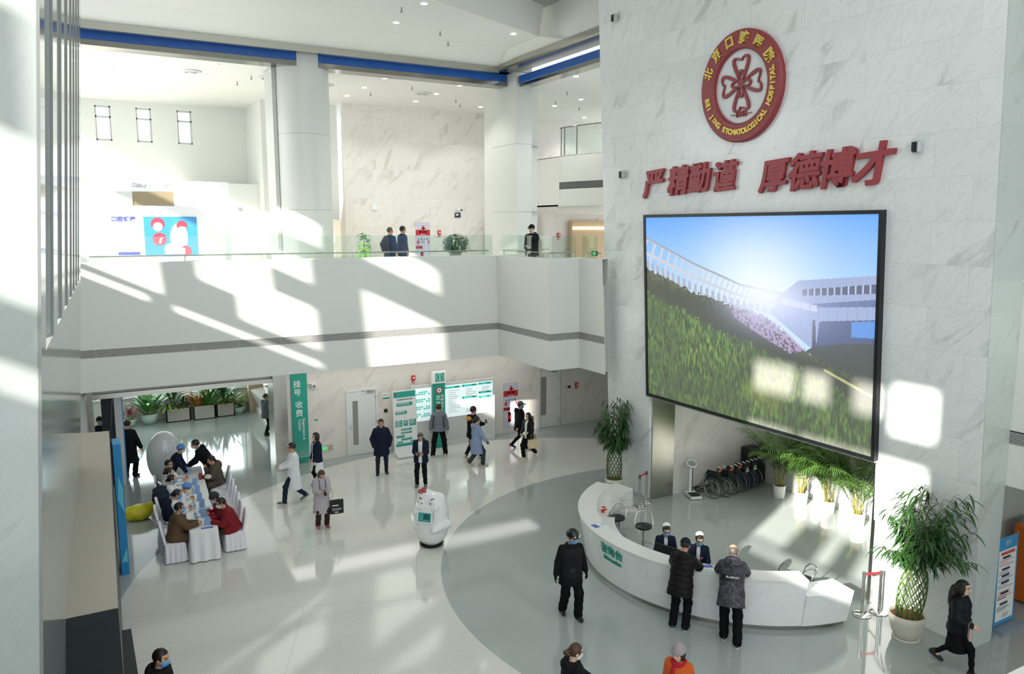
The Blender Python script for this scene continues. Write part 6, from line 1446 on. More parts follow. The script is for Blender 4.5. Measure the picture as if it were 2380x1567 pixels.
        pts = [inv((x,y,z)) for x in (-.26,.26) for y in (-.25,.22) for z in (he,.60)] + [ER,EL,RH,LH] + ([KR,KL] if seat is not None else [])
        lo, hi = bounds(pts, .09 + th + fluff); emit(mesh(f_top, lo, hi, res), top[0], top[1])
    if shirt is not None:
        def f_sh(P):
            d, q = f_torso(P, th - .020, max(he, hem+.02) if top is not None else hem, .50); return smax(np.maximum(d, -q[...,1]-.02), -sd_cap(P, N_ + dv*.02, hw((0,.02,.02)), .056, .08), .01)
        lo, hi = bounds([inv((x,y,z)) for x in (-.24,.24) for y in (-.2,.2) for z in (hem,.55)], .05); emit(mesh(f_sh, lo, hi, res), shirt[0], shirt[1])
    if skirt is not None:   # a longer garment below or under the upper one: (name, material, hem, flare)
        def f_sk(P): return f_torso(P, th*.5 - .004 + (skirt[4] if len(skirt) > 4 else 0), skirt[2], .47, skirt[3])[0]
        lo, hi = bounds([inv((x,y,z)) for x in (-.34,.34) for y in (-.28,.28) for z in (skirt[2],.5)], .05); emit(mesh(f_sk, lo, hi, res), skirt[0], skirt[1])
    # --- hair, hats, masks
    if hair and hair != 'bald':
        def f_hair(P):
            q = hl(P); d = sd_ell(q, (0,-.012,.028), (.086,.104,.106)); face_ = np.maximum(np.maximum(.035 - q[...,1], q[...,2] - .066), np.abs(q[...,0]) - (.064 if hair == 'short' else .058))
            if hair == 'short':
                d = smax(d, -(q[...,2] + .035 + np.maximum(0, q[...,1]+.02)*.9), .01)
            elif hair == 'bob':
                d = smin(d, sd_ell(q, (0,-.03,-.03), (.098,.092,.12)), .03); d = smax(d, -(q[...,2]+.115), .01)
            elif hair == 'long':
                d = smin(d, sd_ell(q, (0,-.03,-.03), (.094,.09,.12)), .03); d = smin(d, sd_ell(P, inv((0,-.105-th*.9,.44)), (.115,.065,.22)), .09)
            elif hair == 'tail':
                d = smin(d, sd_cap(q, (0,-.11,.02), (0,-.15,-.02), .03, .035), .02); d = smin(d, sd_cap(q, (0,-.15,-.02), (0,-.15,-.20), .034, .012), .02); d = smax(d, -(q[...,2] + .05 + np.maximum(0, q[...,1]+.02)*.9), .01)
            elif hair == 'bun':
                d = smin(d, sd_ell(q, (0,-.12,-.02), (.045,.04,.045)), .02); d = smax(d, -(q[...,2] + .05 + np.maximum(0, q[...,1]+.02)*.9), .01)
            d = d + .0025*np.sin(q[...,0]*150)*np.sin(q[...,1]*60+q[...,2]*90)
            d = smax(d, -face_, .012)
            return np.maximum(d, -(sd_ell(q, (0,0,.0), (.068,.088,.10)) + .006))
        low = HC - .34 if hair == 'long' else HC - .24
        emit(mesh(f_hair, low, HC + .17, max(.009, res*.65)), 'hair', haircol)
    if hair == 'bald':
        def f_fr(P):
            q = hl(P); return np.maximum(np.maximum(sd_ell(q, (0,-.008,.015), (.083,.101,.10)), q[...,2]-.055), q[...,1]-.02)
        emit(mesh(f_fr, HC-.16, HC+.16, max(.009, res*.65)), 'hair', haircol)
    if mask is not None:
        def f_mask(P):
            q = hl(P); d = smin(sd_ell(q, (0,.028,-.055), (.066,.074,.064)), sd_cap(q, (0,.095,-.02), (0,.10,-.05), .022, .020), .03); return smax(smax(d, .018 - q[...,1], .005), q[...,2]+.012, .006)
        mk = emit(mesh(f_mask, HC-.15, HC+.16, max(.008, res*.6)), 'face_mask', mask)
        b = MB()
        for sx in (-1,1): b.tube([tuple(hw(p)*s) for p in ((sx*.058,.05,-.03),(sx*.078,.0,-.01),(sx*.082,-.02,.0))], .003*s, 5)
        sub(b, 'ear_loop', [mask], mk)
    if glasses:
        b = MB()
        for sx in (-1,1):
            b.tube([tuple(hw((sx*.034 + .024*math.cos(a), .103 - .012*abs(math.cos(a)), .008 + .018*math.sin(a)))*s) for a in [i*PI/8 for i in range(16)]], .0016*s, 5, True); b.tube([tuple(hw((sx*.056,.092,.012))*s), tuple(hw((sx*.082,.0,.01))*s)], .0016*s, 5)
        b.tube([tuple(hw((-.012,.106,.012))*s), tuple(hw((.012,.106,.012))*s)], .0016*s, 5); b.build('glasses', mat('glasses_dark', '#26221f', .3), t, False)
    if cap is not None:
        def f_cap(P):
            q = hl(P)
            if cap_style == 'cap':
                d = smax(sd_ell(q, (0,-.008,.035), (.094,.112,.108)), .040 - q[...,2], .008); d = np.minimum(d, smax(sd_ell(q, (0,.11,.045), (.075,.085,.014)), -(q[...,1]-.05), .01))
            elif cap_style == 'helmet':
                d = smax(sd_ell(q, (0,-.012,.042), (.108,.128,.120)), .036 - q[...,2], .008); d = smin(d, np.maximum(sd_ell(q, (0,-.005,.042), (.118,.145,.014)), -(sd_ell(q, (0,0,.03), (.085,.10,.2)))), .01)
            elif cap_style == 'nurse':
                d = np.maximum(np.maximum(sd_ell(q, (0,-.045,.10), (.082,.062,.065)), -(q[...,2] - .085 - .35*(q[...,1]))), q[...,2]-.158)
            elif cap_style == 'beanie':
                d = smax(sd_ell(q, (0,-.010,.045), (.097,.115,.125)), .022 - q[...,2] - np.maximum(0,-q[...,1])*.4, .01); d = d - .0025*np.sin(np.arctan2(q[...,0], q[...,1])*26)
                d = smin(d, np.maximum(np.abs(q[...,2]-.045)-.026, np.abs(sd_ell(q, (0,-.01,.045), (.098,.116,.125)))-.010), .008)
            else:   # surgical
                d = smax(sd_ell(q, (0,-.015,.035), (.096,.112,.110)), .030 - q[...,2] - np.maximum(0,-q[...,1])*.7, .01) + .003*np.sin(q[...,0]*70)*np.sin(q[...,1]*60)
            return np.maximum(d, -(sd_ell(q, (0,0,.0), (.066,.086,.098)) + .004))
        emit(mesh(f_cap, HC-.17, HC+.24, max(.009, res*.6)), {'cap':'cap','helmet':'helmet','nurse':'nurse_cap','beanie':'knitted_hat','surgical':'surgical_cap'}[cap_style], cap)
    Mw = Matrix.Translation(loc) @ Matrix.Rotation(rz, 4, 'Z')
    o.w = lambda q: Mw @ Vector(tuple(np.array(q)*s)); o.RH, o.LH, o.inv, o.hw, o.N, o.SR, o.SL = RH, LH, inv, hw, N_, SR, SL; o.rz = rz
    o.local = lambda q: tuple(np.array(q)*s)
    return o
def toward(x, y, a):
    """heading in degrees for a person at (x, y): a = 0 faces the gallery the photo is taken from, 90 turns to the right of the photo"""
    d = Vector((-x, -y)).normalized(); r_ = Vector((-d.y, d.x)); v = d*math.cos(R(a)) + r_*math.sin(R(a)); return math.degrees(math.atan2(v.y, v.x))
NAVY = mat('cloth_navy', '#1b2236', .75, var=.12); BLK = mat('cloth_black', '#16171a', .7, var=.15); BLK2 = mat('cloth_black_trousers', '#111214', .8, var=.1); DENIM = mat('denim', '#222c3c', .8, var=.2, scale=14)
COATW = mat('doctor_coat_white', '#e4e7ea', .65, var=.02); GREYP = mat('puffer_grey', '#787f88', .6, var=.08); LILAC = mat('down_coat_grey', '#b3adb4', .6, var=.05); BLUEC = mat('coat_light_blue', '#8b9cbd', .65, var=.06)
BROWN = mat('coat_brown', '#5f4c38', .6, var=.12); OLIVE = mat('coat_olive_brown', '#5d5448', .7, var=.12); REDJ = mat('jacket_red', '#7c222a', .6, var=.1); ORJ = mat('jacket_orange', '#d0602a', .6, var=.08); BRT = mat('trousers_brown', '#3a2c25', .8); GRT = mat('trousers_grey', '#3d4147', .8)
SHW = mat('shirt_white', '#e6e6e4', .7, var=.02); SHB = mat('shoe_black', '#1c1c1d', .5); SHG = mat('shoe_grey', '#6d6a64', .6); SHP = mat('shoe_pink', '#a9606c', .6); SHC = mat('shoe_cream', '#c9c3b2', .6, var=.15); SOLW = mat('sole_white', '#d8d6cd', .5)
def camo_mat():
    m, N, L, b = nodes('camouflage_cloth'); tc = N.new('ShaderNodeTexCoord'); v = N.new('ShaderNodeTexVoronoi'); v.inputs['Scale'].default_value = 15; n = N.new('ShaderNodeTexNoise'); n.inputs['Scale'].default_value = 9; n.inputs['Detail'].default_value = 2
    L.new(tc.outputs['Object'], n.inputs['Vector']); a = N.new('ShaderNodeVectorMath'); L.new(tc.outputs['Object'], a.inputs[0]); L.new(n.outputs['Color'], a.inputs[1]); L.new(a.outputs[0], v.inputs['Vector'])
    r = N.new('ShaderNodeValToRGB'); s = N.new('ShaderNodeSeparateColor'); L.new(v.outputs['Color'], s.inputs[0]); L.new(s.outputs[0], r.inputs[0]); r.color_ramp.interpolation = 'CONSTANT'; e = r.color_ramp.elements
    e[0].color = (*lin('#26242c'), 1); e[1].position = .45; e[1].color = (*lin('#3a3742'), 1); q = e.new(.72); q.color = (*lin('#5e5b68'), 1)
    L.new(r.outputs[0], b.inputs['Base Color']); b.inputs['Roughness'].default_value = .6; return m
CAMO = camo_mat()
STRIPE = mat('puffer_black_stitched', '#1d1a1c', .5, var=.5, scale=60)
WALK = dict(rf=(.09,.24,0), lf=(-.09,-.24,.07), lfp=-28, rfp=8, rh=(.24,-.14,.80), lh=(-.24,.20,.84))
def flip(d): return dict(rf=(.09,-.24,.07), lf=(-.09,.24,0), rfp=-28, lfp=8, rh=(.24,.20,.84), lh=(-.24,-.14,.80))
PH = dict(rh=(.09,.30,1.08), lh=(-.09,.30,1.08), fdir=(V3(-.45,.8,.25), V3(.45,.8,.25)), palm=(V3(-.3,-.2,1), V3(.3,-.2,1)), curl=(.9,.9))
def phone(label, o, q, tilt=45, col=BLACK):
    b = MB(); T = o.w(q); M = Matrix.Rotation(o.rz, 3, 'Z') @ Matrix.Rotation(R(tilt), 3, 'X'); b.bbox(T, (.074,.010,.15), .004, M @ Matrix.Rotation(R(0),3,'X')); return tag(b.build('mobile_phone', col), label, 'phone')

# guard in front of the desk
g = person('person in black uniform, helmet and blue mask walking before the desk', (8.22,12.25,0), toward(8.22,12.25,18), 1.78, hy=22, hp=-12, rf=(.11,-.12,0), lf=(-.10,.20,0), lfp=4, rh=(.31,.02,.80), lh=(-.31,-.02,.84),
    top=('jacket', BLK), th=.030, hem=-.26, skirt=('tactical_vest', mat('vest_black', '#1d1e20', .6), -.10, 0, .030), pants=BLK2, plegs=.030, shoes=SHB, mask=MASKB, cap=mat('helmet_black', '#1a1b1e', .2), cap_style='helmet', gloves=mat('glove_black', '#131415', .6), hair='short', fat=1.08, res=.013)
for k, (x, y, z) in enumerate(((.05,.118,.075),(-.035,.128,.07),(-.085,.085,.07))):
    b = MB(); b.ell(g.local(g.hw((x,y,z))), (.02,.02,.014), nu=8, nv=6); b.build('helmet_badge', SIGNW, g.t, False)
b = MB(); b.bbox(g.local(g.inv((.02,.178,.06))), (.12,.02,.08), .006); b.build('vest_pouch', BLACK, g.t, False)
# two men leaning on the desk
a = person('person in black stitched puffer and dark cap leaning on the desk', (9.80,10.80,0), 31, 1.74, lean=14, hp=-22, rf=(.12,-.02,0), lf=(-.12,-.03,0), rh=(.13,.50,1.115), lh=(-.13,.50,1.115), fdir=(V3(-.9,.5,0),V3(.9,.5,0)), palm=(V3(0,.2,-1),V3(0,.2,-1)), elbow=(.9,-.2,-.6),
    top=('puffer_jacket', STRIPE), th=.046, hem=-.26, quilt=9, hood=True, pants=BLK2, plegs=.022, shoes=mat('shoe_dark_teal', '#22383c', .5), sole=mat('sole_teal_white', '#a9c9c4', .5), cap=mat('cap_dark_navy', '#20242d', .7), res=.013, fat=1.06, curl=(.4,.4))
b = MB(); b.tube([a.local(a.inv((.10*math.cos(q), -.03+.085*math.sin(q), .515))) for q in [i*PI/9+PI for i in range(10)]], .012, 6); b.build('red_collar_lining', mat('lining_red', '#7b2630', .7), a.t, False)
c = person('person in grey camouflage hooded jacket bending over the desk', (10.30,9.98,0), 44, 1.82, lean=22, hp=-38, rf=(.13,-.16,0), lf=(-.10,.06,0), rh=(.13,.56,1.07), lh=(-.13,.56,1.07), fdir=(V3(-.9,.5,0),V3(.9,.5,0)), palm=(V3(0,.2,-1),V3(0,.2,-1)), elbow=(.9,-.2,-.6),
    top=('hooded_jacket', CAMO), th=.040, hem=-.27, hood=True, fluff=.02, pants=BLK2, plegs=.026, shoes=SHB, sole=SOLW, hair='bald', haircol=HAIRG, res=.013, fat=1.06, curl=(.4,.4))
b = MB(); n = 14; V = []
for i in range(n+1):
    x = -.18 + .36*i/n; y = -(.160*math.sqrt(max(0, 1-(x/.245)**2)) + .038)
    V += [c.local(c.inv((x, y, .18))), c.local(c.inv((x, y, .27)))]
b.add(V, [(2*i, 2*i+2, 2*i+3, 2*i+1) for i in range(n)], True); bd = b.build('black_back_band', BLACK, c.t, False)
b = MB(); r = random.Random(2)
for i in range(11):
    x = -.10 + .20*i/10; y = -(.160*math.sqrt(max(0, 1-(x/.245)**2)) + .042); h = .018 + .018*r.random()
    b.add([c.local(c.inv((x+dx, y, .215+dz))) for dx, dz in ((0,0),(.010,0),(.010,h),(0,h))], [(0,1,2,3)], False)
sub(b, 'white_band_print', [SIGNW], bd)
# nurses behind the desk
for (x, y, lb, a_, hy_) in ((10.72,12.35,'nurse in navy cardigan and white cap seated behind the monitor, looking down',6,8), (11.0,11.62,'nurse in navy cardigan and white cap seated behind the man in the stitched puffer',-2,14)):
    o = person(lb, (x,y,0), toward(x,y,a_), 1.60, lean=10, hp=-16, hy=hy_, seat=.60, rf=(.1,.30,.24), lf=(-.1,.30,.24), rh=(.14,.36,.86), lh=(-.14,.36,.86), top=('cardigan', NAVY), th=.018, hem=-.05, open_front=.035, shirt=('uniform_dress', COATW), pants=COATW, shoes=SOLW,
        hair='bun', mask=MASKB, glasses=True, cap=mat('nurse_cap_white', '#eceff1', .6, var=.01), cap_style='nurse', skin=SKIN2, res=.013)
    b = MB(); b.ell(o.local(o.inv((-.075,.150,.28))), (.022,.006,.022), nu=12, nv=6); b.build('round_badge', mat('badge_pink', '#d66a7c', .4), o.t, False)
    dup(st, (x, y-.0, 0), R(toward(x,y,a_)-90), 'swivel stool under the ' + ('nurse behind the monitor' if x < 10.9 else 'nurse behind the stitched puffer'), scale=(1,1,.82))
# woman walking at the right
w = person('person with long dark hair in black puffer and long skirt walking past the pier', (13.05,7.32,0), toward(13.05,7.32,78), 1.66, rf=(.08,.30,0), lf=(-.08,-.34,.09), lfp=-32, rfp=10, rh=(.20,.24,.98), lh=(-.22,.10,.86), top=('puffer_jacket', mat('puffer_navy_black', '#1b1e24', .5, var=.1)), th=.045, hem=-.14, quilt=7, hood=False,
    skirt=('long_skirt', BLK2, -.50, -.02), pants=BLK2, plegs=-.012, shoes=SHB, hair='long', skin=SKIN2, res=.013)
b = MB(); T = w.w((.24,.22,.86)); b.bbox(T, (.16,.03,.22), .01, Matrix.Rotation(w.rz + .4, 3, 'Z')); b.tube([T + Vector((.05,0,.1)), T + Vector((.03,0,.2)), T + Vector((-.03,0,.2)), T + Vector((-.05,0,.1))], .004, 5); tag(b.build('handbag', mat('bag_pale_pink', '#c9a9a4', .5)), 'small pale pink bag held by the woman in the long skirt', 'bag')
# people at the lower edge
p = person('person with brown ponytail in black hooded coat at the bottom edge', (6.02,8.88,0), toward(6.02,8.88,118), 1.63, hp=-12, hy=-6, rh=(.16,.36,1.06), lh=(-.02,.40,1.00), top=('hooded_coat', BLK), th=.045, hem=-.45, hood=True, pants=BLK2, shoes=SHB, hair='tail', haircol=HAIRBR, mask=MASKW, skin=SKIN2, res=.013, curl=(.8,.8))
b = MB(); T = p.w((.05,.46,.90)); b.ell(T, (.10,.13,.17), nu=14, nv=10); tag(b.build('yellow_bag', mat('bag_mustard', '#d29c28', .5, var=.1)), 'mustard yellow bag carried by the woman with the ponytail', 'bag')
b = MB(); b.ell(p.w((.20,.44,.82)), (.09,.12,.20), nu=14, nv=10); tag(b.build('folded_coat', mat('garment_cream', '#c9b9a0', .7)), 'cream folded garment over the arm of the woman with the ponytail', 'garment')
e = person('person in lilac knitted hat and orange jacket at the bottom edge', (7.45,8.20,0), toward(7.45,8.20,-22), 1.56, hp=-8, hy=-6, top=('jacket', ORJ), th=.045, hem=-.26, pants=BLK2, shoes=SHB, hair='bob', cap=mat('hat_lilac', '#a3979c', .8, var=.08, scale=40), cap_style='beanie', skin=SKIN2, res=.013)
b = MB(); b.tube([e.local(e.inv((.10*math.cos(q), .01+.10*math.sin(q), .50+.012*math.sin(2*q)))) for q in [i*PI/10 for i in range(20)]], .034, 10, True); b.tube([e.local(e.inv(v)) for v in ((.03,.11,.48),(.04,.17,.38),(.03,.19,.22))], .035, 8); b.build('red_scarf', mat('scarf_red', '#b32a35', .8, var=.2, scale=20), e.t, False)
person('person in black jacket and blue mask at the bottom left edge', (0.70,11.50,0), toward(0.7,11.5,62), 1.73, hp=-6, top=('jacket', BLK), th=.040, hem=-.2, hood=True, pants=BLK2, shoes=SHB, mask=MASKB, res=.014)
# people on the open floor
m = person('person in navy parka with hands in pockets before the white door', (8.04,22.64,0), toward(8.04,22.64,4), 1.77, hp=-8, hy=-4, rf=(.13,.06,0), lf=(-.14,-.06,0), rh=(.22,.12,.90), lh=(-.22,.12,.90), elbow=(.62,-.6,-.2), hands=False, top=('parka', NAVY), th=.045, hem=-.32, hood=True, pants=DENIM, shoes=SHB, sole=SOLW)
m = person('person in navy jacket and white shirt looking at a phone behind the robot', (8.69,21.01,0), toward(8.69,21.01,-8), 1.66, hp=-30, rf=(.13,.04,0), lf=(-.12,0,0), top=('jacket', NAVY), th=.045, hem=-.17, hood=True, open_front=.055, shirt=('white_shirt', SHW), pants=BLK2, plegs=.008, shoes=SHG, haircol=HAIRG, **PH)
phone('dark mobile phone held by the man in the white shirt', m, (.02,.40,1.12))
m = person('person in grey puffer with back turned reading the directory', (10.42,23.58,0), toward(10.42,23.58,178), 1.79, hy=0, rf=(.20,.10,0), lf=(-.20,-.05,0), rh=(.27,.08,.86), lh=(-.27,.10,.86), top=('puffer_jacket', GREYP), th=.042, hem=-.08, quilt=8, pants=BLK2, plegs=.022, shoes=SHC)
for sx in (-1, 1):
    b = MB(); b.tube([m.local(m.inv((sx*x, y, z))) for x, y, z in ((.13,.05,.47),(.14,-.06,.47),(.165,-.17,.36),(.175,-.19,.20),(.18,-.18,.06))], .018, 6); b.build('black_strap', BLACK, m.t, False)
m = person('person in black and yellow jacket beside the woman in light blue', (11.28,22.72,0), toward(11.28,22.72,138), 1.80, hy=-10, **{**WALK, 'rh': (.10,.40,1.08)}, top=('jacket', BLK), th=.035, hem=-.20, pants=BLK2, shoes=SHC)
b = MB(); b.ell(m.local(m.inv((-.05,-.135,.41))), (.13,.05,.085), nu=16, nv=8); b.build('yellow_hood_panel', mat('panel_yellow', '#d79a2b', .6), m.t, False)
phone('black mobile phone held out by the man in black and yellow', m, (.09,.52,1.13), 20)
w2 = person('person in light blue hooded coat walking to the right', (11.05,22.0,0), toward(11.05,22.0,112), 1.62, rf=(.08,.22,0), lf=(-.08,-.22,.06), lfp=-25, rh=(.30,.26,.86), lh=(-.22,.05,.84), top=('hooded_coat', BLUEC), th=.038, hem=-.46, hood=True, pants=GRT, plegs=.02, shoes=SHC, hair='tail', skin=SKIN2, gloves=mat('glove_grey', '#4a4f55', .7))
b = MB(); b.ell(w2.local(w2.inv((0,-.125,.49))), (.145,.075,.095), nu=16, nv=10); b.build('grey_hood', mat('hood_grey', '#8b969f', .7), w2.t, False)
b = MB(); b.bbox(w2.w((-.30,-.02,.72)), (.06,.22,.26), .02, Matrix.Rotation(w2.rz, 3, 'Z')); tag(b.build('shoulder_bag', mat('bag_pink', '#c99a9c', .6)), 'pink bag at the far side of the woman in light blue', 'bag')
person('person in black hooded jacket and grey cap walking right by the poster', (13.25,23.03,0), toward(13.25,23.03,100), 1.68, hp=-6, **WALK, top=('hooded_jacket', BLK), th=.048, hem=-.24, hood=True, pants=BLK2, shoes=SHB, mask=MASKB, cap=mat('cap_grey_blue', '#55626e', .7))
w3 = person('person with long hair, open black jacket and cream bag walking left', (12.94,21.92,0), toward(12.94,21.92,-38), 1.56, hy=-14, rf=(.09,.18,0), lf=(-.09,-.28,.10), lfp=-40, rh=(.18,.18,.92), lh=(-.16,.30,1.0), top=('jacket', mat('jacket_black_shiny', '#191a1d', .4, var=.1)), th=.042, hem=-.16, hood=True, open_front=.05, shirt=('white_top', SHW), pants=BLK2, plegs=.018, shoes=SHC, sole=SOLW, hair='long', skin=SKIN2)
t = thing('tote_bag', 'cream tote bag on the arm of the woman with long hair', 'bag', tuple(w3.w((-.34,.14,.62)))); T = w3.w((-.34,.14,.62)); Mb = Matrix.Rotation(w3.rz + 1.0, 3, 'Z'); b = MB(); b.bbox(T, (.34,.10,.30), .02, Mb); b.build('bag_body', mat('bag_cream', '#d8c7a0', .6, var=.05), t)
for k in (-1, 1): b = MB(); b.tube([T + Mb @ Vector(v) for v in ((-.09,k*.05,.15),(-.06,k*.05,.32),(.06,k*.05,.32),(.09,k*.05,.15))], .009, 6); b.build('handle', mat('handle_brown', '#6b5236', .6), t)
b = MB(); Mp = Matrix.Rotation(w3.rz - .3, 3, 'Z') @ Matrix.Rotation(R(60), 3, 'X'); b.bbox(w3.w((-.12,.34,1.02)), (.22,.008,.14), .002, Mp); tag(b.build('paper_sheets', mat('paper_green', '#d5dfc9', .5)), 'folded papers held by the woman with the cream bag', 'paper')
d = person('person in long white coat and glasses walking to the left with a phone', (5.02,21.46,0), toward(5.02,21.46,-86), 1.74, hp=-4, rf=(.09,-.28,.08), lf=(-.09,.30,0), rfp=-30, lfp=10, rh=(.08,.36,1.02), lh=(-.05,.36,1.02), top=('doctor_coat', COATW), th=.026, hem=-.50, pants=DENIM, plegs=.008, shoes=SHG, sole=SOLW, glasses=True, curl=(.9,.9), fdir=(V3(-.4,.8,.2),V3(.4,.8,.2)), palm=(V3(0,0,1),V3(0,0,1)))
phone('dark mobile phone held by the man in the long white coat', d, (.02,.46,1.06))
person('person in navy cardigan over a white coat before the teal banner', (5.98,22.55,0), toward(5.98,22.55,-72), 1.62, rf=(.09,0,0), lf=(-.09,.05,0), rh=(.20,.12,.84), lh=(-.20,.12,.84), top=('cardigan', NAVY), th=.030, hem=-.13, open_front=.05, skirt=('white_coat', COATW, -.44, .03), pants=BLK2, shoes=SHB, hair='bob', skin=SKIN2)
w4 = person('person in pale grey down coat with a black tote looking at a phone', (5.20,19.27,0), toward(5.2,19.27,14), 1.55, hp=-34, top=('down_coat', LILAC), th=.045, hem=-.48, quilt=5, hood=True, pants=BRT, plegs=.018, shoes=SHP, hair='bob', haircol=HAIRBR, skin=SKIN, rf=(.12,.0,0), lf=(-.12,.05,0), **PH)
phone('mobile phone held by the woman in the pale grey down coat', w4, (.0,.40,1.12))
for sx in (-1,1): b = MB(); b.tube([w4.local(w4.inv((sx*.085, y, z))) for y, z in ((.10,.50),(.17,.42),(.19,.25))], .008, 5); b.build('dark_cord', BLACK, w4.t, False)
t = thing('tote_bag', 'black tote bag with white print carried by the woman in pale grey', 'bag', tuple(w4.w((-.36,.22,.62)))); T0 = w4.w((-.36,.24,.62)); Mb = Matrix.Rotation(w4.rz - .1, 3, 'Z'); b = MB(); b.bbox(T0, (.34,.06,.38), .015, Mb); b.build('bag_body', mat('tote_black', '#18181a', .7), t)
Tf = frame(T0 + Mb @ Vector((0,.032,0)), Mb @ Vector((-1,0,0)), (0,0,1)); b = MB(); rect(b, Tf, -.12, .03, .04, .055, .002); bars(b, Tf, -.13, .14, -.04, 3, .025, .006, 4, .002); rect(b, Tf, -.06, -.15, .03, -.13, .002); b.build('white_print', SIGNW, t)
for k in (-1, 1): b = MB(); b.tube([T0 + Mb @ Vector(v) for v in ((-.10,k*.03,.18),(.02,k*.03,.42),(.10,k*.03,.44),(.11,k*.03,.18))], .008, 6); b.build('strap', mat('strap_cream', '#d6d2c2', .6), t)
person('person in long black coat with back turned by the blue backdrop', (1.15,26.2,0), toward(1.15,26.2,150), 1.80, rf=(.12,.05,0), lf=(-.12,-.02,0), lh=(-.30,.05,.86), rh=(.32,.10,.86), top=('long_coat', BLK), th=.040, hem=-.46, pants=BLK2, plegs=.02, shoes=SHB, res=.018)
person('person in grey hooded jacket standing at the cashier counter', (5.92,29.2,0), toward(5.92,29.2,95), 1.55, rh=(.2,.34,1.0), top=('hooded_jacket', mat('jacket_mid_grey', '#5c5e62', .6)), th=.045, hem=-.2, hood=True, pants=BLK2, shoes=SHB, res=.02)
person('person in black cap and blue mask half hidden behind the vestibule', (0.42,27.4,0), toward(.42,27.4,10), 1.72, hy=20, top=('uniform_jacket', BLK), th=.03, hem=-.15, pants=BLK2, shoes=SHB, mask=MASKB, cap=mat('cap_black', '#141517', .6), res=.018)
# gallery
person('person in navy jacket with hands behind the back, left of two on the gallery', (9.42,25.2,6.0), toward(9.42,25.2,150), 1.66, hy=-30, lh=(-.16,-.16,.90), rh=(.30,-.04,.86), top=('navy_jacket', mat('jacket_gallery_navy', '#252f4c', .7, var=.08)), th=.028, hem=-.22, pants=BLK2, shoes=SHB, haircol=HAIRG, res=.018)
person('person in navy jacket with black hair, right of two on the gallery', (9.92,25.3,6.0), toward(9.92,25.3,125), 1.70, hy=-10, top=('navy_jacket', mat('jacket_gallery_navy', '#252f4c', .7, var=.08)), th=.028, hem=-.22, pants=GRT, shoes=SHB, res=.018)
m = person('person in black cap and hoodie standing at the gallery railing corner', (12.78,21.45,6.0), toward(12.78,21.45,-28), 1.74, hp=-6, top=('hoodie', BLK), th=.040, hem=-.16, hood=True, pants=BLK2, shoes=SHB, cap=mat('cap_black', '#141517', .6), skin=SKIN2, res=.016, **{**PH, 'rh': (.07,.28,1.02), 'lh': (-.07,.28,1.02)})
phone('mobile phone held by the man in the black hoodie on the gallery', m, (.0,.38,1.05))
# people at the long table
hd = math.degrees(TR)
def seated(lx, ly, sidev, label, turn=0, lean=10, height=1.68, **kw):
    p = TT((lx, ly, 0)); f = hd + (0 if sidev < 0 else 180) + turn
    d_ = dict(rh=(.13,.42,.82), lh=(-.13,.42,.82), rf=(.1,.42,0), lf=(-.1,.42,0), curl=(.7,.7)); d_.update(kw)
    return person(label, (p.x,p.y,0), f, height, lean=lean, seat=.485, res=.017, **d_)
seated(-.60,-2.28,-1,'seated person in brown coat and blue mask at the near end of the table', 0, 12, 1.72, hp=-4, top=('coat', BROWN), th=.045, hem=-.36, pants=BLK2, shoes=SHB, mask=MASKB, rh=(.05,.48,.80), lh=(-.05,.48,.80))
o = seated(-.64,-1.05,-1,'seated person in white coat, blue mask and navy coat over the shoulders', -4, 16, 1.62, hp=-10, top=('doctor_coat', COATW), th=.024, hem=-.30, pants=BLK2, shoes=SOLW, hair='bun', mask=MASKB)
b = MB(); b.blob(solid(lambda P: np.maximum(sd_ell(P, o.inv((0,-.05,.16)), (.25,.19,.32)), sd_ell(P, o.inv((0,.10,.16)), (.21,.18,.36))*-1), o.inv((0,-.05,.16))-.4, o.inv((0,-.05,.16))+.4, .018)); tag_o = b.build('draped_navy_coat', NAVY, o.t, False)
seated(-.55,-.45,-1,'seated person in blue surgical cap bending over the table', 2, 30, 1.64, hp=-30, top=('doctor_coat', COATW), th=.024, hem=-.30, pants=BLK2, shoes=SOLW, hair='short', mask=MASKW, cap=mat('surgical_blue', '#5f8fd0', .7, var=.08), cap_style='surgical')
seated(-.64,.15,-1,'seated person in white coat and blue mask in the middle of the left row', 2, 10, 1.64, hy=-8, top=('doctor_coat', COATW), th=.024, hem=-.30, pants=BLK2, shoes=SOLW, hair='bun', mask=MASKB, skin=SKIN2)
seated(-.64,.80,-1,'seated person in white coat looking right without mask', 4, 6, 1.66, hy=-10, top=('doctor_coat', COATW), th=.024, hem=-.30, pants=BLK2, shoes=SOLW, hair='bun', skin=SKIN2)
seated(-.62,1.5,-1,'seated smiling person in white coat and glasses at the far left of the table', -22, 6, 1.70, hy=-16, top=('doctor_coat', COATW), th=.024, hem=-.30, pants=BLK2, shoes=SHB, glasses=True)
p = TT((-.50,2.20,0)); person('standing person in navy jacket and blue surgical cap leaning over the table', (p.x,p.y,0), hd - 10, 1.62, lean=28, hp=-12, rh=(.18,.46,.82), lh=(-.12,.46,.82), top=('navy_jacket', NAVY), th=.028, hem=-.16, pants=NAVY, shoes=SHB, hair='short', mask=MASKW, cap=mat('surgical_blue', '#5f8fd0', .7, var=.08), cap_style='surgical', res=.017)
seated(.66,-2.20,1,'seated person in red jacket and white mask, nearest on the right of the table', 4, 22, 1.70, hp=-14, top=('jacket', REDJ), th=.048, hem=-.22, pants=BRT, shoes=SHB, mask=MASKW, rh=(.10,.46,.80), lh=(-.10,.46,.80), fat=1.06)
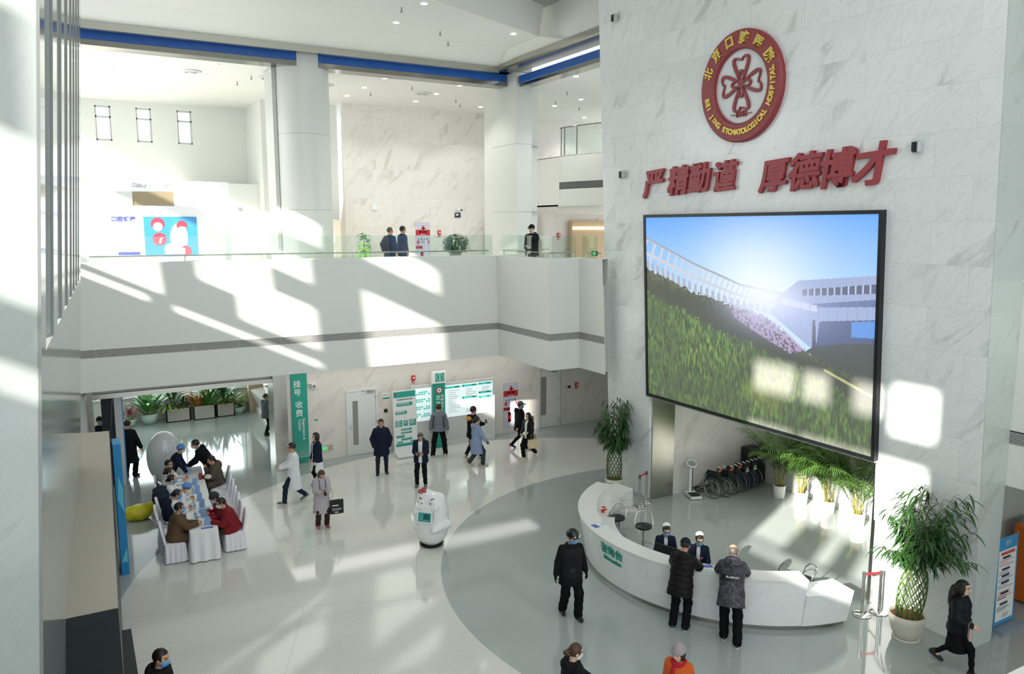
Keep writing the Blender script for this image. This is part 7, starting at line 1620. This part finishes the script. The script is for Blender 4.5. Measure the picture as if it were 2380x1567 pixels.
seated(.58,-1.62,1,'seated person in grey knitted hat and red jacket behind the man in red', 6, 24, 1.62, hp=-20, top=('hooded_jacket', mat('jacket_red_bright', '#8d1f2c', .6)), th=.045, hem=-.2, hood=True, pants=BLK2, shoes=SHB, mask=MASKW, cap=mat('hat_dark_grey', '#3d3f3e', .8), cap_style='beanie')
o = seated(.66,1.55,1,'seated person in brown coat with a big fur hood on the right side', 6, 12, 1.66, hp=-16, top=('hooded_coat', OLIVE), th=.048, hem=-.36, hood=True, fluff=.03, pants=BLK2, shoes=SHB, rh=(.06,.30,1.02), lh=(-.10,.42,.80))
p = TT((.52,2.20,0)); person('standing person in black hooded jacket and white mask bending over the table', (p.x,p.y,0), hd + 168, 1.72, lean=34, hp=-14, rh=(.12,.55,.90), lh=(-.12,.55,.90), top=('hooded_jacket', BLK), th=.045, hem=-.18, hood=True, pants=BLK2, shoes=SHB, mask=MASKW, res=.017)
b = MB(); p = TT((-.82,.10,.62)); b.blob(solid(lambda P: sd_ell(P, (0,0,0), (.22,.26,.30)) + .03*np.sin(P[...,2]*22 + P[...,1]*9)*np.sin(P[...,1]*19), (-.35,-.4,-.42), (.35,.4,.42), .02)); o = b.build('draped_coat', mat('coat_slate_blue', '#27313f', .7, var=.1)); o.location = (p.x, p.y, .80); tag(o, 'dark slate blue coat hung over a white chair back', 'coat')
t = thing('shoulder_bag', 'small black bag hung on the chair of the smiling man', 'bag', tuple(TT((-.88,1.25,.62)))); b = MB(); b.bbox(TT((-.90,1.2,.72)), (.12,.26,.20), .03); b.build('bag_body', BLACK, t); b = MB(); b.tube([TT((-.9,1.1,.8)), TT((-.88,1.15,.98)), TT((-.88,1.25,.98)), TT((-.9,1.3,.8))], .01, 5); b.build('strap', BLACK, t)
b = MB(); b.ell(TT((.40,1.32,.80)), (.10,.14,.06), nu=14, nv=8); tag(b.build('cloth_bag', mat('bag_beige_white', '#d8d2c2', .7, var=.1)), 'crumpled beige white bag on the lap of the person in the fur hood', 'bag')

# ------------------------------------------------------------------ the gallery bay and its ceiling stand a tenth farther back
BACK = {'trim_7','trim_8','trim_9','trim_10','trim_11','ceiling_gallery','ceiling_atrium','ceiling_field','wall_atrium_upper','wall_gallery_back','wall_gallery_far','window_3','window_4','window_5','wall_gallery_block','wall_gallery_stair','wall_balcony_right','wall_gallery_right','wall_gallery_niche','wall_lift_lobby'}
KINDS = ('ceiling_downlight','sprinkler','ceiling_vent')
for o in [o for o in COL.objects if o.parent is None]:
    base = o.name.split('.')[0]; y = o.location.y; z = o.location.z
    deep = o.type == 'EMPTY' and ((y > 29.2 and z > 6.1) or (y > 25 and z > 10) or (y > 28 and z > 7 and base == 'fire_alarm_bell'))
    if o.name in BACK or base in KINDS or deep or base in ('thermostat','wall_camera'):
        C_ = Vector((0, 0, 7.7)); o.location = C_ + (Vector(o.location) - C_)*1.1; o.scale = (1.1, 1.1, 1.1)
